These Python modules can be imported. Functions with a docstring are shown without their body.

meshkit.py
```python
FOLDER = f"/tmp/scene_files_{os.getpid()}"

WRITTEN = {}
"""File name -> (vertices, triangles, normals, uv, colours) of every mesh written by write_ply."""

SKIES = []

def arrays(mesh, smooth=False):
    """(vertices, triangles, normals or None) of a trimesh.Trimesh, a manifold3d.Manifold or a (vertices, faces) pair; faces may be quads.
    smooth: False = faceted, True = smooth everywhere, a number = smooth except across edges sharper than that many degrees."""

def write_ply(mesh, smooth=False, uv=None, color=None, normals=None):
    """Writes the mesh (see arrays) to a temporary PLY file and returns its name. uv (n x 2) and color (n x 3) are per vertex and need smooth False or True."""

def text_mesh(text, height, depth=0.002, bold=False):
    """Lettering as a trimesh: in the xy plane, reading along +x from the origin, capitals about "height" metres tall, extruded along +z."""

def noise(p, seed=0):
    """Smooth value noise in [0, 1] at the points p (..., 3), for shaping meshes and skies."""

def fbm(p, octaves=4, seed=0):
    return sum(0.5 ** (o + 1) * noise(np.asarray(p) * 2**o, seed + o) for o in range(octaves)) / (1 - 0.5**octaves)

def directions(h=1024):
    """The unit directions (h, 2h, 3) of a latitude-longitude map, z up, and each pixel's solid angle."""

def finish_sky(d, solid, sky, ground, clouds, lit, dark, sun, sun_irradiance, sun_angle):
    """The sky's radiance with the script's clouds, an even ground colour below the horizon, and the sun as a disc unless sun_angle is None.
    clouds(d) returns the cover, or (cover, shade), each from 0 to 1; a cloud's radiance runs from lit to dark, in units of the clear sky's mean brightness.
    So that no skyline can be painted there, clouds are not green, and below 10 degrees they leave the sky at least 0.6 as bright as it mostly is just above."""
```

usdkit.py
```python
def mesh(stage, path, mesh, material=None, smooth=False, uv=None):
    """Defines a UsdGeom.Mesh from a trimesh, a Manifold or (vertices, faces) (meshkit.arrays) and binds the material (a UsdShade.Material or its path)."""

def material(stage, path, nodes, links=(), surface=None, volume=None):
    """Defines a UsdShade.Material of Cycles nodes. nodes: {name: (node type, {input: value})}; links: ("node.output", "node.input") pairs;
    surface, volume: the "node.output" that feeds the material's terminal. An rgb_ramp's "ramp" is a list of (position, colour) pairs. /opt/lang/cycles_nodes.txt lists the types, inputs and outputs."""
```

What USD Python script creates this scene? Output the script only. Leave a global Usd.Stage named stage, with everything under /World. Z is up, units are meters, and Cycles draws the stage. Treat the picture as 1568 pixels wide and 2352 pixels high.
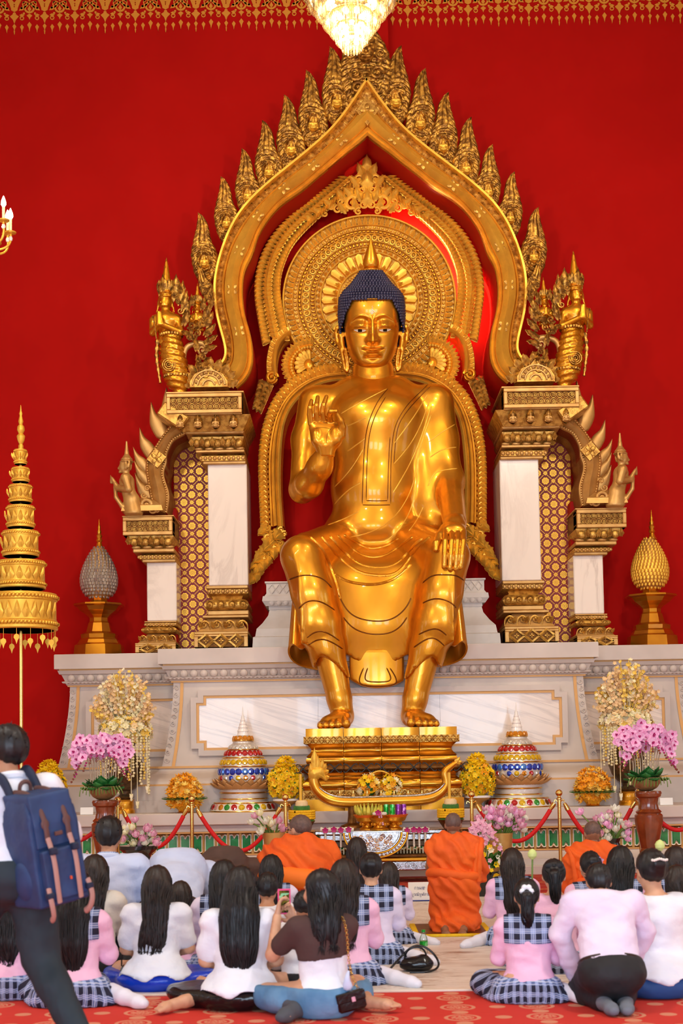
import math, random
import numpy as np, trimesh, usdkit, meshkit
from scipy.interpolate import CubicSpline, PchipInterpolator
from scipy.spatial import ConvexHull, cKDTree
from scipy import ndimage
from pxr import Usd, UsdGeom, UsdLux, Sdf, Gf, UsdShade, Vt

stage = Usd.Stage.CreateInMemory()
UsdGeom.SetStageUpAxis(stage, UsdGeom.Tokens.z)
UsdGeom.SetStageMetersPerUnit(stage, 1.0)
UsdGeom.Xform.Define(stage, '/World')
UsdGeom.Scope.Define(stage, '/World/Looks')
rng = np.random.default_rng(7)
PI = math.pi
A_ = np.array

# ---------------------------------------------------------------- camera: 50 mm lens, eye 1.5 m above the carpet, shifted lens, slight roll
FPX, CX, CY, EYE = 3267.0, 784.0, 1550.0, 1.5
PITCH, ROLL = math.radians(3.5), -math.radians(0.95)
_F = A_([0, math.cos(PITCH), math.sin(PITCH)])
_u0, _r0 = A_([0, -math.sin(PITCH), math.cos(PITCH)]), A_([1.0, 0, 0])
_R = math.cos(ROLL) * _r0 + math.sin(ROLL) * _u0
_U = -math.sin(ROLL) * _r0 + math.cos(ROLL) * _u0
cam = UsdGeom.Camera.Define(stage, '/World/camera')
_m = Gf.Matrix4d(*_R, 0, *_U, 0, *(-_F), 0, 0, 0, EYE, 1)
cam.AddTransformOp().Set(_m)
cam.CreateHorizontalApertureAttr(24.0)
cam.CreateVerticalApertureAttr(36.0)
cam.CreateFocalLengthAttr(FPX / 1568 * 24)
cam.CreateVerticalApertureOffsetAttr((CY - 1176) / 1568 * 24)
cam.CreateClippingRangeAttr(Gf.Vec2f(0.1, 200))
cam.CreateFStopAttr(3.2)
cam.CreateFocusDistanceAttr(19.0)
cam.CreateExposureAttr(0.0)


def W(px, py, Y):
    """the world point at depth Y that the photograph's pixel (px, py) shows"""
    d = _F + _R * (px - CX) / FPX - _U * (py - CY) / FPX
    return A_([0, 0, EYE]) + d * (Y / d[1])


def proj(p):
    d = np.atleast_2d(p) - [0, 0, EYE]
    w = d @ _F
    return np.stack([CX + FPX * (d @ _R) / w, CY - FPX * (d @ _U) / w], 1)


def floorY(px, py):
    d = _F + _R * (px - CX) / FPX - _U * (py - CY) / FPX
    return -EYE / d[2] * d[1]


def X2(pts, Y):
    """pixels -> (x, z) at depth Y"""
    return A_([W(a, b, Y)[[0, 2]] for a, b in pts])


# ---------------------------------------------------------------- light
def light(kind, name, color, inten, loc, look=None, **kw):
    l = getattr(UsdLux, kind).Define(stage, '/World/' + name)
    l.CreateColorAttr(Gf.Vec3f(*color)); l.CreateIntensityAttr(inten)
    if kind == 'RectLight':
        l.CreateWidthAttr(kw['w']); l.CreateHeightAttr(kw['h'])
    if kind == 'SphereLight':
        l.CreateRadiusAttr(kw['r'])
    if kind == 'DiskLight':
        l.CreateRadiusAttr(kw['r'])
    m = Gf.Matrix4d(1.0)
    if look is not None:
        m.SetLookAt(Gf.Vec3d(*map(float, loc)), Gf.Vec3d(*map(float, look)), Gf.Vec3d(0, 0, 1) if abs(look[2] - loc[2]) < .9 * np.linalg.norm(A_(look) - loc) else Gf.Vec3d(0, 1, 0)); m = m.GetInverse()
    else:
        m.SetTranslate(Gf.Vec3d(*map(float, loc)))
    l.AddTransformOp().Set(m)
    return l


dome = UsdLux.DomeLight.Define(stage, '/World/sky_light')
dome.CreateColorAttr(Gf.Vec3f(.75, .87, 1.0)); dome.CreateIntensityAttr(0.6)
# daylight: the open doors behind the visitors and the tall windows of the side walls; warm lamps under the ceiling
for k, x in enumerate((-4.2, 0, 4.2)):
    light('RectLight', f'door_daylight_{k}', (.60, .80, 1.0), 15.5, (x, -5.7, 2.4), (x, 10, 1.6), w=2.8, h=4.0)
for k, y in enumerate((1, 6, 11, 16)):
    for s in (-1, 1):
        light('RectLight', f'window_daylight_{k}_{"l" if s < 0 else "r"}', (.64, .82, 1.0), 2.4, (s * 8.85, y, 2.8), (0, y, 2.2), w=1.8, h=3.6)
for s in (-1, 1):
    light('SphereLight', f'ceiling_lamp_{"l" if s < 0 else "r"}', (1, .95, .88), 165, (s * 4.2, 6.5, 9.8), r=.4)
    sp = light('SphereLight', f'altar_spotlight_{"l" if s < 0 else "r"}', (1, .80, .52), 1150, (s * 4.2 + .5, 12.5, 12.2), (.5, 20.6, 5.6), r=.14)
    sh = UsdLux.ShapingAPI.Apply(sp.GetPrim()); sh.CreateShapingConeAngleAttr(52.0); sh.CreateShapingConeSoftnessAttr(1.0)


# ---------------------------------------------------------------- materials
def lin(c):
    if isinstance(c, str):
        c = [int(c[i:i + 2], 16) / 255 for i in (0, 2, 4)]
        return tuple(x / 12.92 if x < .04045 else ((x + .055) / 1.055) ** 2.4 for x in c)
    return tuple(c)


class N:
    """an output of a shader node, with arithmetic"""
    def __init__(s, g, ref): s.g, s.ref = g, ref
    def _m(s, t, b=None, c=None):
        kw = dict(math_type=t, value1=s)
        if b is not None: kw['value2'] = b
        if c is not None: kw['value3'] = c
        return s.g('math', 'value', **kw)
    def __add__(s, b): return s._m('add', b)
    __radd__ = __add__
    def __sub__(s, b): return s._m('subtract', b)
    def __rsub__(s, b): return s.g('math', 'value', math_type='subtract', value1=b, value2=s)
    def __mul__(s, b): return s._m('multiply', b)
    __rmul__ = __mul__
    def __truediv__(s, b): return s._m('divide', b)
    def lt(s, b): return s._m('less_than', b)
    def gt(s, b): return s._m('greater_than', b)
    def mx(s, b): return s._m('maximum', b)
    def mn(s, b): return s._m('minimum', b)
    def fr(s): return s._m('fract' 'ion')
    def ab(s): return s._m('absolute')
    def sin(s): return s._m('sine')
    def sq(s): return s._m('sqrt')
    def rng(s, a, b, c=0., d=1.):
        return s.g('map_range', 'result', value=s, from_min=a, from_max=b, to_min=c, to_max=d, clamp=True)


class G:
    def __init__(s): s.nodes, s.links, s.k = {}, [], 0
    def __call__(s, kind, out, **inp):
        nm = f'n{s.k}'; s.k += 1
        vals = {}
        for a, v in inp.items():
            if isinstance(v, N): s.links.append((v.ref, f'{nm}.{a}'))
            else: vals[a] = v
        s.nodes[nm] = (kind, vals)
        return N(s, f'{nm}.{out}')
    def more(s, n, out): return N(s, n.ref.split('.')[0] + '.' + out)
    def pos(s): return s('geometry', 'position')
    def obj(s): return s('texture_coordinate', 'object')
    def uv(s): return s('texture_coordinate', 'UV')
    def xyz(s, v):
        a = s('separate_xyz', 'x', vector=v)
        return a, s.more(a, 'y'), s.more(a, 'z')
    def noise(s, v, scale, detail=2, rough=.5, dist=0.):
        return s('noise_texture', 'fac', vector=v, scale=scale, detail=detail, roughness=rough, distortion=dist)
    def mix(s, f, a, b, t='mix'): return s('mix', 'color', mix_type=t, fac=f, color1=a, color2=b)
    def bump(s, h, dist=.01, strength=1.0): return s('bump', 'normal', height=h, distance=dist, strength=strength)
    def rnd(s): return s('object_info', 'random')


MATS = {}


def mat(name, fn):
    g = G(); out = fn(g)
    MATS[name] = usdkit.material(stage, '/World/Looks/' + name, g.nodes, g.links, surface=out.ref)
    return name


def pm(name, col, rough=.5, metal=0., col2=None, vs=3., vd=3, vc=(.35, .65), bump=0., bs=30., bd=.01, coat=0., rvar=0., rnd=0., **kw):
    """principled: colour varied by noise between col and col2, relief by noise, tone by object"""
    def fn(g):
        p = g.pos(); c = lin(col)
        f = None
        if col2 is not None or rvar:
            f = g.noise(p, vs, vd).rng(*vc)
        if col2 is not None:
            c = g.mix(f, c, lin(col2))
        if rnd:
            c = g('hsv', 'color', color=c, value=g.rnd().rng(0, 1, 1 - rnd, 1 + rnd), hue=g.rnd().rng(0, 1, .5 - rnd * .04, .5 + rnd * .04))
        a = dict(base_color=c, roughness=(f * rvar + rough) if rvar else rough, metallic=metal, **kw)
        if coat: a.update(coat_weight=coat, coat_roughness=.08)
        if bump: a['normal'] = g.bump(g.noise(p, bs, 3), bd, bump)
        return g('principled_bsdf', 'BSDF', **a)
    return mat(name, fn)


# ---------------------------------------------------------------- meshes as (vertices, triangles)
def J(*ms):
    ms = [m for m in ms if m is not None and len(m[0])]
    n, V, F = 0, [], []
    for v, f in ms:
        V.append(v); F.append(np.asarray(f) + n); n += len(v)
    return np.vstack(V), np.vstack(F)


def mv(m, d): return m[0] + A_(d, float), m[1]
def scl(m, s, c=(0, 0, 0)):
    s = A_(s, float) * np.ones(3); v = (m[0] - c) * s + c
    return v, (m[1][:, ::-1] if np.prod(s) < 0 else m[1])
def rotm(ax, a):
    return trimesh.transformations.rotation_matrix(a, {'x': [1, 0, 0], 'y': [0, 1, 0], 'z': [0, 0, 1]}[ax] if isinstance(ax, str) else ax)[:3, :3]
def rot(m, ax, a, c=(0, 0, 0)): return (m[0] - c) @ rotm(ax, a).T + c, m[1]
def mir(m, x): return scl(m, (-1, 1, 1), (x, 0, 0))


def _chamfer():
    e = .2; P = [(sx * (1 - e * (k != 0)), sy * (1 - e * (k != 1)), sz * (1 - e * (k != 2))) for sx in (-1, 1) for sy in (-1, 1) for sz in (-1, 1) for k in range(3)]
    P = A_(P); h = ConvexHull(P); f = h.simplices.copy()
    for i, t in enumerate(f):
        n = np.cross(P[t[1]] - P[t[0]], P[t[2]] - P[t[0]])
        if n @ P[t].mean(0) < 0: f[i] = t[::-1]
    return A_([(sx, sy, sz, k) for sx in (-1, 1) for sy in (-1, 1) for sz in (-1, 1) for k in range(3)]), f
_CH = _chamfer()


def box(x0, x1, y0, y1, z0, z1, b=.01):
    """a box with chamfered edges"""
    h = A_([x1 - x0, y1 - y0, z1 - z0]) / 2; c = A_([x1 + x0, y1 + y0, z1 + z0]) / 2
    b = min(b, .45 * np.abs(h).min()); t = _CH[0]
    V = c + t[:, :3] * (h - b * (t[:, 3:] != A_([0, 1, 2])))
    return V, _CH[1]


def grid(P, wu=False, wv=False, cap=False):
    """P (nu, nv, 3) -> mesh"""
    P = np.asarray(P, float); nu, nv = P.shape[:2]
    i = np.arange(nu * nv).reshape(nu, nv)
    if wu: i = np.vstack([i, i[:1]])
    if wv: i = np.hstack([i, i[:, :1]])
    a, b, c, d = i[:-1, :-1].ravel(), i[1:, :-1].ravel(), i[1:, 1:].ravel(), i[:-1, 1:].ravel()
    V, F = P.reshape(-1, 3), np.vstack([np.stack([a, b, c], 1), np.stack([a, c, d], 1)])
    if cap:
        n = len(V); V = np.vstack([V, P[0].mean(0), P[-1].mean(0)])
        r0, r1 = i[0], i[-1]
        F = np.vstack([F, np.stack([np.full(len(r0) - 1, n), r0[:-1], r0[1:]], 1), np.stack([np.full(len(r1) - 1, n + 1), r1[1:], r1[:-1]], 1)])
    return V, F


def lathe(prof, n=32, a0=0., c=(0, 0, 0), sx=1., sy=1., mod=None):
    """prof [(r, z)] from the bottom up"""
    p = A_(prof, float); a = a0 + np.arange(n) * 2 * PI / n
    r = p[:, :1] * np.ones((1, n))
    if mod is not None: r = r * mod(a[None, :], p[:, 1:2])
    P = np.stack([sx * r * np.cos(a), sy * r * np.sin(a), p[:, 1:2] * np.ones((1, n))], -1) + A_(c, float)
    V, F = grid(P, wv=True, cap=True)
    return V, F[:, ::-1]


def sph(c, r, n=10, s=(1, 1, 1)):
    t = np.linspace(0, PI, max(n // 2 + 1, 4))
    V, F = lathe([(max(math.sin(x), 1e-4), -math.cos(x)) for x in t], n)
    return V * r * A_(s, float) + A_(c, float), F


def spl(pts, n, closed=False):
    """a smooth curve through pts"""
    p = A_(pts, float)
    if closed: p = np.vstack([p, p[:1]])
    t = np.r_[0, np.cumsum(np.linalg.norm(np.diff(p, axis=0), axis=1) ** .5)]
    return CubicSpline(t, p, bc_type='periodic' if closed else 'natural')(np.linspace(0, t[-1], n + closed))[:n]


def tube(path, r, n=8, flat=None, cap=True):
    """sweep along path; r a number or one per point; flat = (axis vector, factor) squashes"""
    p = A_(path, float); m = len(p); r = np.broadcast_to(A_(r, float), (m,))
    t = np.gradient(p, axis=0); t /= np.linalg.norm(t, axis=1, keepdims=True) + 1e-12
    u = np.cross(t[0], [0, 0, 1.]) if abs(t[0][2]) < .97 else np.cross(t[0], [0, 1., 0])
    a = np.arange(n) * 2 * PI / n; Us = np.empty((m, 3))
    for i in range(m):
        q = t[i]; u = u - q * (u[0] * q[0] + u[1] * q[1] + u[2] * q[2]); u = u / math.sqrt(u[0] * u[0] + u[1] * u[1] + u[2] * u[2]); Us[i] = u
    o = (np.cos(a)[:, None] * Us[:, None] + np.sin(a)[:, None] * np.cross(t, Us)[:, None]) * r[:, None, None]
    if flat is not None:
        ax = A_(flat[0], float); o = o - (o @ ax)[..., None] * ax * (1 - flat[1])
    P = p[:, None] + o
    V, F = grid(P, wv=True, cap=cap)
    return V, F[:, ::-1]


def extrude(poly, y0, y1):
    """shapely polygon in (x, z) -> solid between depths y0 < y1"""
    from shapely.geometry import Polygon
    from shapely import get_parts
    if not hasattr(poly, 'geom_type'): poly = Polygon(poly)
    out = []
    for g in get_parts(poly.buffer(0)):
        if g.area < 1e-9: continue
        m = trimesh.creation.extrude_polygon(g, y1 - y0, engine='earcut')
        v = np.asarray(m.vertices); out.append((np.stack([v[:, 0], y1 - v[:, 2], v[:, 1]], 1), np.asarray(m.faces)))
    return J(*out)


def ribbon(Ac, Bc, prof, y):
    """loft between two curves (x, z) with profile [(t, forward)]; forward is towards the camera from depth y"""
    Ac, Bc = np.asarray(Ac), np.asarray(Bc)
    P = np.stack([np.stack([(Ac + (Bc - Ac) * t)[:, 0], np.full(len(Ac), y - d), (Ac + (Bc - Ac) * t)[:, 1]], 1) for t, d in prof], 1)
    V, F = grid(P)
    m = trimesh.Trimesh(V, F, process=False)
    return V, (F if m.face_normals[:, 1].sum() < 0 else F[:, ::-1])


def fixn(m, out=None):
    t = trimesh.Trimesh(*m, process=False)
    return (m[0], m[1][:, ::-1]) if t.volume < 0 else m


# ---------------------------------------------------------------- bodies from joined round forms
class Sdf_:
    def __init__(s, lo, hi, h):
        s.h = h; s.lo = A_(lo, float); n = np.ceil((A_(hi) - s.lo) / h).astype(int) + 1
        s.ax = [s.lo[i] + h * np.arange(n[i]) for i in range(3)]
        s.D = np.full(n, 9., np.float32)
    def blk(s, lo, hi):
        sl, cs = [], []
        for i in range(3):
            a = int(np.clip(np.floor((lo[i] - s.lo[i]) / s.h), 0, len(s.ax[i]) - 1)); b = int(np.clip(np.ceil((hi[i] - s.lo[i]) / s.h) + 1, a + 1, len(s.ax[i])))
            sl.append(slice(a, b)); sh = [1, 1, 1]; sh[i] = -1; cs.append(s.ax[i][a:b].reshape(sh))
        return tuple(sl), cs
    def put(s, sl, d, k, op):
        o = s.D[sl]; d = np.broadcast_to(d, o.shape)
        if op == '-': o, d = -o, d
        elif op == '&': o, d = -o, -d
        if k > 0:
            t = np.clip(.5 + .5 * (o - d) / k, 0, 1); r = o + (d - o) * t - k * t * (1 - t)
        else: r = np.minimum(o, d)
        s.D[sl] = r if op == '+' else -r
    def cap(s, a, b, ra, rb=None, k=.02, sc=(1, 1, 1), op='+', M=None):
        """round cone; sc squashes about its middle, in the axes of the rows of M"""
        rb = ra if rb is None else rb; a, b = A_(a, float), A_(b, float); R = max(ra, rb) * max(1, max(sc)) + 1.5 * k + 2 * s.h
        sl, (X, Y, Z) = s.blk(np.minimum(a, b) - R, np.maximum(a, b) + R)
        d = [X - a[0], Y - a[1], Z - a[2]]; q = b - a
        if M is not None:
            d = [d[0] * M[i][0] + d[1] * M[i][1] + d[2] * M[i][2] for i in range(3)]; q = A_(M) @ q
        d = [d[i] / sc[i] for i in range(3)]; q = q / A_(sc)
        t = np.clip((d[0] * q[0] + d[1] * q[1] + d[2] * q[2]) / max(q @ q, 1e-9), 0, 1)
        D = np.sqrt(sum((d[i] - t * q[i]) ** 2 for i in range(3))) - (ra + (rb - ra) * t)
        s.put(sl, (D * min(sc)).astype(np.float32), k, op); return s
    def ell(s, c, r, k=.02, M=None, op='+'):
        c, r = A_(c, float), A_(r, float) * np.ones(3); R = r.max() + 1.5 * k + 2 * s.h
        sl, (X, Y, Z) = s.blk(c - R, c + R); d = [X - c[0], Y - c[1], Z - c[2]]
        if M is not None: d = [d[0] * M[i][0] + d[1] * M[i][1] + d[2] * M[i][2] for i in range(3)]
        a = np.sqrt(sum((d[i] / r[i]) ** 2 for i in range(3))); b = np.sqrt(sum((d[i] / r[i] ** 2) ** 2 for i in range(3))) + 1e-9
        s.put(sl, (a * (a - 1) / b).astype(np.float32), k, op); return s
    def chain(s, pts, rs, k=.02, **kw):
        for i in range(len(pts) - 1): s.cap(pts[i], pts[i + 1], rs[i], rs[i + 1], k, **kw)
        return s
    def fn(s, f, k=0., op='+'):
        X, Y, Z = [s.ax[i].reshape([-1 if j == i else 1 for j in range(3)]) for i in range(3)]
        s.put((slice(None),) * 3, np.asarray(f(X, Y, Z), np.float32), k, op); return s
    def half(s, n, d, k=0.): return s.fn(lambda X, Y, Z: X * n[0] + Y * n[1] + Z * n[2] - d, k, '&')
    def mesh(s, rough=0., rs=8., seed=0):
        D = s.D
        for i in range(3):      # closed at the borders of the block
            D[(slice(None),) * i + (0,)] = np.maximum(D[(slice(None),) * i + (0,)], 1e-3); D[(slice(None),) * i + (-1,)] = np.maximum(D[(slice(None),) * i + (-1,)], 1e-3)
        S = D < 0; n = D.shape
        c = sum(S[i:n[0] - 1 + i, j:n[1] - 1 + j, k:n[2] - 1 + k].astype(np.int8) for i in (0, 1) for j in (0, 1) for k in (0, 1))
        act = (c > 0) & (c < 8); idx = np.full(act.shape, -1, np.int64); I = np.argwhere(act); idx[act] = np.arange(len(I))
        acc = np.zeros((len(I), 3)); cnt = np.zeros(len(I))
        for ax in range(3):
            e = np.eye(3, dtype=int)[ax]; o1, o2 = np.eye(3, dtype=int)[(ax + 1) % 3], np.eye(3, dtype=int)[(ax + 2) % 3]
            for p in (0, 1):
                for q in (0, 1):
                    a = o1 * p + o2 * q; ia = I + a; ib = ia + e
                    da, db = D[tuple(ia.T)].astype(float), D[tuple(ib.T)].astype(float)
                    m = (da < 0) != (db < 0); t = np.where(m, da / np.where(m, da - db, 1), 0)
                    acc += np.where(m[:, None], a + t[:, None] * e, 0); cnt += m
        V = s.lo + s.h * (I + acc / cnt[:, None]); F = []
        for ax in range(3):
            e1, e2 = (ax + 1) % 3, (ax + 2) % 3
            A0 = np.take(S, range(n[ax] - 1), ax); A1 = np.take(S, range(1, n[ax]), ax); d = np.argwhere(A0 != A1)
            d = d[(d[:, e1] > 0) & (d[:, e2] > 0) & (d[:, e1] < n[e1] - 1) & (d[:, e2] < n[e2] - 1)]
            def at(i, j):
                q = d.copy(); q[:, e1] -= i; q[:, e2] -= j; return idx[tuple(q.T)]
            Q = np.stack([at(1, 1), at(0, 1), at(0, 0), at(1, 0)], 1); fl = ~S[tuple(d.T)]
            Q[fl] = Q[fl][:, ::-1]; F.append(Q)
        Q = np.vstack(F); F = np.vstack([Q[:, [0, 1, 2]], Q[:, [0, 2, 3]]])
        if rough:
            m = trimesh.Trimesh(V, F, process=False); V = V + m.vertex_normals * (rough * (meshkit.fbm(V * rs, 3, seed) - .5))[:, None]
        return V, F
    def hit(s, o, d, t0, t1, n=240):
        """first crossing of the rays o + t d with the surface"""
        o = np.atleast_2d(o); d = np.atleast_2d(d); t = np.linspace(t0, t1, n)
        P = o[:, None] + d[:, None] * t[None, :, None]; q = ((P - s.lo) / s.h).reshape(-1, 3).T
        v = ndimage.map_coordinates(s.D, q, order=1, mode='nearest').reshape(P.shape[:2])
        neg = v < 0; ok = neg.any(1); i = np.clip(neg.argmax(1), 1, n - 1); r = np.arange(len(o))
        a, b = v[r, i - 1], v[r, i]; tt = t[i - 1] + (t[i] - t[i - 1]) * a / (a - b + 1e-12)
        return o + d * tt[:, None], ok


# ---------------------------------------------------------------- the scene's tree
_used = {}


def uniq(parent, name):
    k = _used.get((parent, name), 0); _used[(parent, name)] = k + 1
    return f'{parent}/{name}' + (f'_{k:03d}' if k else '')


def tag(prim, label=None, cat=None, group=None, kind=None):
    for k, v in (('label', label), ('category', cat), ('group', group), ('kind', kind)):
        if v: prim.SetCustomDataByKey(k, v)


def shade(V, F, ang):
    """vertices split along edges sharper than ang degrees, with their normals (True: none split)"""
    V, F = np.asarray(V, float), np.asarray(F, np.int64); fn = np.cross(V[F[:, 1]] - V[F[:, 0]], V[F[:, 2]] - V[F[:, 0]]); nf = len(F)
    if ang is True or (ang >= 50 and nf > 2500):
        n = np.stack([np.bincount(F.ravel(), np.repeat(fn[:, k], 3), len(V)) for k in range(3)], 1); return V, F, n / np.maximum(np.linalg.norm(n, axis=1, keepdims=True), 1e-20)
    u = fn / np.maximum(np.linalg.norm(fn, axis=1, keepdims=True), 1e-20)
    key = np.unique(np.round(V * 2e4).astype(np.int64) @ [1, 2654435761, 805459861], return_inverse=True)[1][F.ravel()]      # corners that meet at one point
    o = np.argsort(key, kind='stable'); ks = key[o]; st = np.r_[0, np.flatnonzero(np.diff(ks)) + 1]; cn = np.diff(np.r_[st, len(ks)]); g = np.repeat(np.arange(len(st)), cn); N_ = np.zeros((nf * 3, 3)); ca = math.cos(math.radians(ang))
    pos = np.arange(len(ks)) - st[g]
    for d in range(min(int(cn.max()), 40)):       # each corner against the d-th other corner of its point
        ok = d < cn[g]; a = o[ok]; b = o[st[g[ok]] + (pos[ok] + d) % cn[g[ok]]]; w = (u[a // 3] * u[b // 3]).sum(1) > ca; N_[a] += fn[b // 3] * w[:, None]
    N_ /= np.maximum(np.linalg.norm(N_, axis=1, keepdims=True), 1e-20)
    q = np.round(N_ * 60).astype(np.int64) @ [1, 1009, 1018081] + key * 4000000007; _, first, inv = np.unique(q, return_index=True, return_inverse=True)
    return V[F.ravel()[first]], inv.reshape(-1, 3), N_[first]


def put(path, mesh, m, smooth=35, uv=None):
    V, F = np.asarray(mesh[0]), np.asarray(mesh[1]); n = None
    if smooth is not False and smooth is not None: V, F, n = shade(V, F, smooth)
    me = usdkit.mesh(stage, path, (V, F), MATS.get(m))
    if n is not None: me.CreateNormalsAttr(Vt.Vec3fArray.FromNumpy(n.astype(np.float32))); me.SetNormalsInterpolation('vertex')
    return me.GetPrim()


class Thing:
    """an Xform at a thing's base; its parts are given in world coordinates (or local ones when loc is the origin)"""
    def __init__(s, name, label, cat, loc=(0, 0, 0), rz=0., sc=None, group=None, kind=None):
        s.path = uniq('/World', name); s.loc = A_(loc, float); s.name = name; s.cat = cat; s.group = group; s.dup = 0
        s.x = UsdGeom.Xform.Define(stage, s.path); s.place(s.loc, rz, sc)
        tag(s.x.GetPrim(), label, cat, group, kind)
    def place(s, loc, rz=0., sc=None):
        s.x.ClearXformOpOrder(); x = s.x
        (x.GetTranslateOp() or x.AddTranslateOp()).Set(Gf.Vec3d(*map(float, loc)))
        (x.GetRotateZOp() or x.AddRotateZOp()).Set(float(math.degrees(rz)))
        (x.GetScaleOp() or x.AddScaleOp()).Set(Gf.Vec3f(*map(float, (A_(sc if sc is not None else 1.) * np.ones(3)))))
        x.SetXformOpOrder([x.GetTranslateOp(), x.GetRotateZOp(), x.GetScaleOp()])
    def part(s, name, mesh, m, smooth=35, parent=None, label=None, kind=None, uv=None):
        p = uniq(parent or s.path, name)
        pr = put(p, (np.asarray(mesh[0]) - s.loc, mesh[1]), m, smooth, uv)
        tag(pr, label, None, None, kind)
        return p
    def copy(s, loc, rz=0., sc=None, label=None, group=None, cat=None):
        p = uniq('/World', s.name); x = UsdGeom.Xform.Define(stage, p); pr = x.GetPrim()
        pr.GetReferences().AddInternalReference(s.path); pr.SetInstanceable(True)
        x.GetTranslateOp().Set(Gf.Vec3d(*map(float, loc))); x.GetRotateZOp().Set(float(math.degrees(rz)))
        x.GetScaleOp().Set(Gf.Vec3f(*map(float, (A_(sc if sc is not None else 1.) * np.ones(3)))))
        tag(pr, label, cat, group)
        return pr


def solo(name, mesh, m, label, cat, group=None, kind=None, smooth=35, uv=None):
    """a thing that is one mesh"""
    p = put(uniq('/World', name), mesh, m, smooth, uv); tag(p, label, cat, group, kind); return p


def struct(name, mesh, m, label=None, smooth=35, parent=None, uv=None, kind='structure'):
    p = uniq(parent or '/World', name); pr = put(p, mesh, m, smooth, uv)
    tag(pr, label, None, None, kind if parent is None else None); return p
# ---------------------------------------------------------------- colours of things
pm('wall_red', 'a80803', .8, col2='ae0a05', vs=1.2, bump=.25, bs=260, bd=.004, specular_ior_level=.12)
pm('soffit_red', 'a40803', .6, col2='ae0c05', vs=2, specular_ior_level=.2)
pm('ceiling_white', 'b9a894', .8)
pm('wall_cream', 'c9b79a', .8)
pm('gold', 'e6a32c', .30, .88, col2='d08c1c', vs=2.2, rvar=.10, bump=.08, bs=7, bd=.006, coat=.35)
pm('gold_bright', 'f9c64a', .38, .6, col2='e6b040', vs=5, rvar=.1, bump=.12, bs=40, bd=.004)
pm('gold_carved', 'd8aa50', .38, .62, col2='a87830', vs=14, vc=(.42, .6), bump=.5, bs=60, bd=.006)
pm('gold_antique', 'cd9a40', .36, .75, col2='7c5420', vs=17, vc=(.40, .58), bump=.5, bs=60, bd=.006)
pm('stencil_gold', 'd08a20', .6)
pm('gold_paint', 'd2a763', .42, .55, col2='c0904c', vs=5, bump=.08, bs=40, bd=.003)
pm('gold_dark', '7a4c1c', .42, .8, col2='5e3812', vs=20)
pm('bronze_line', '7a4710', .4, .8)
pm('gold_line', 'd6a262', .5, .3)
pm('stone', 'd3c5b9', .42, col2='c5b7ac', vs=1.6, vd=5, bump=.05, bs=200, bd=.002)
pm('stone_white', 'ddd7cf', .5, col2='cfc8c0', vs=3, bump=.05, bs=90, bd=.003)
pm('brass', 'e9c06a', .16, 1., rvar=.06)
pm('velvet', 'd0070d', .7, sheen_weight=.5, sheen_tint=lin('ff5040'))
pm('green_tile', '1f9a50', .12, col2='157a3e', vs=9, coat=.6)
pm('black_gloss', '0c0b0b', .25)
pm('hair_blue', '2b2a45', .38, col2='353452', vs=9)
pm('white_enamel', 'e6ddca', .3)


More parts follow.
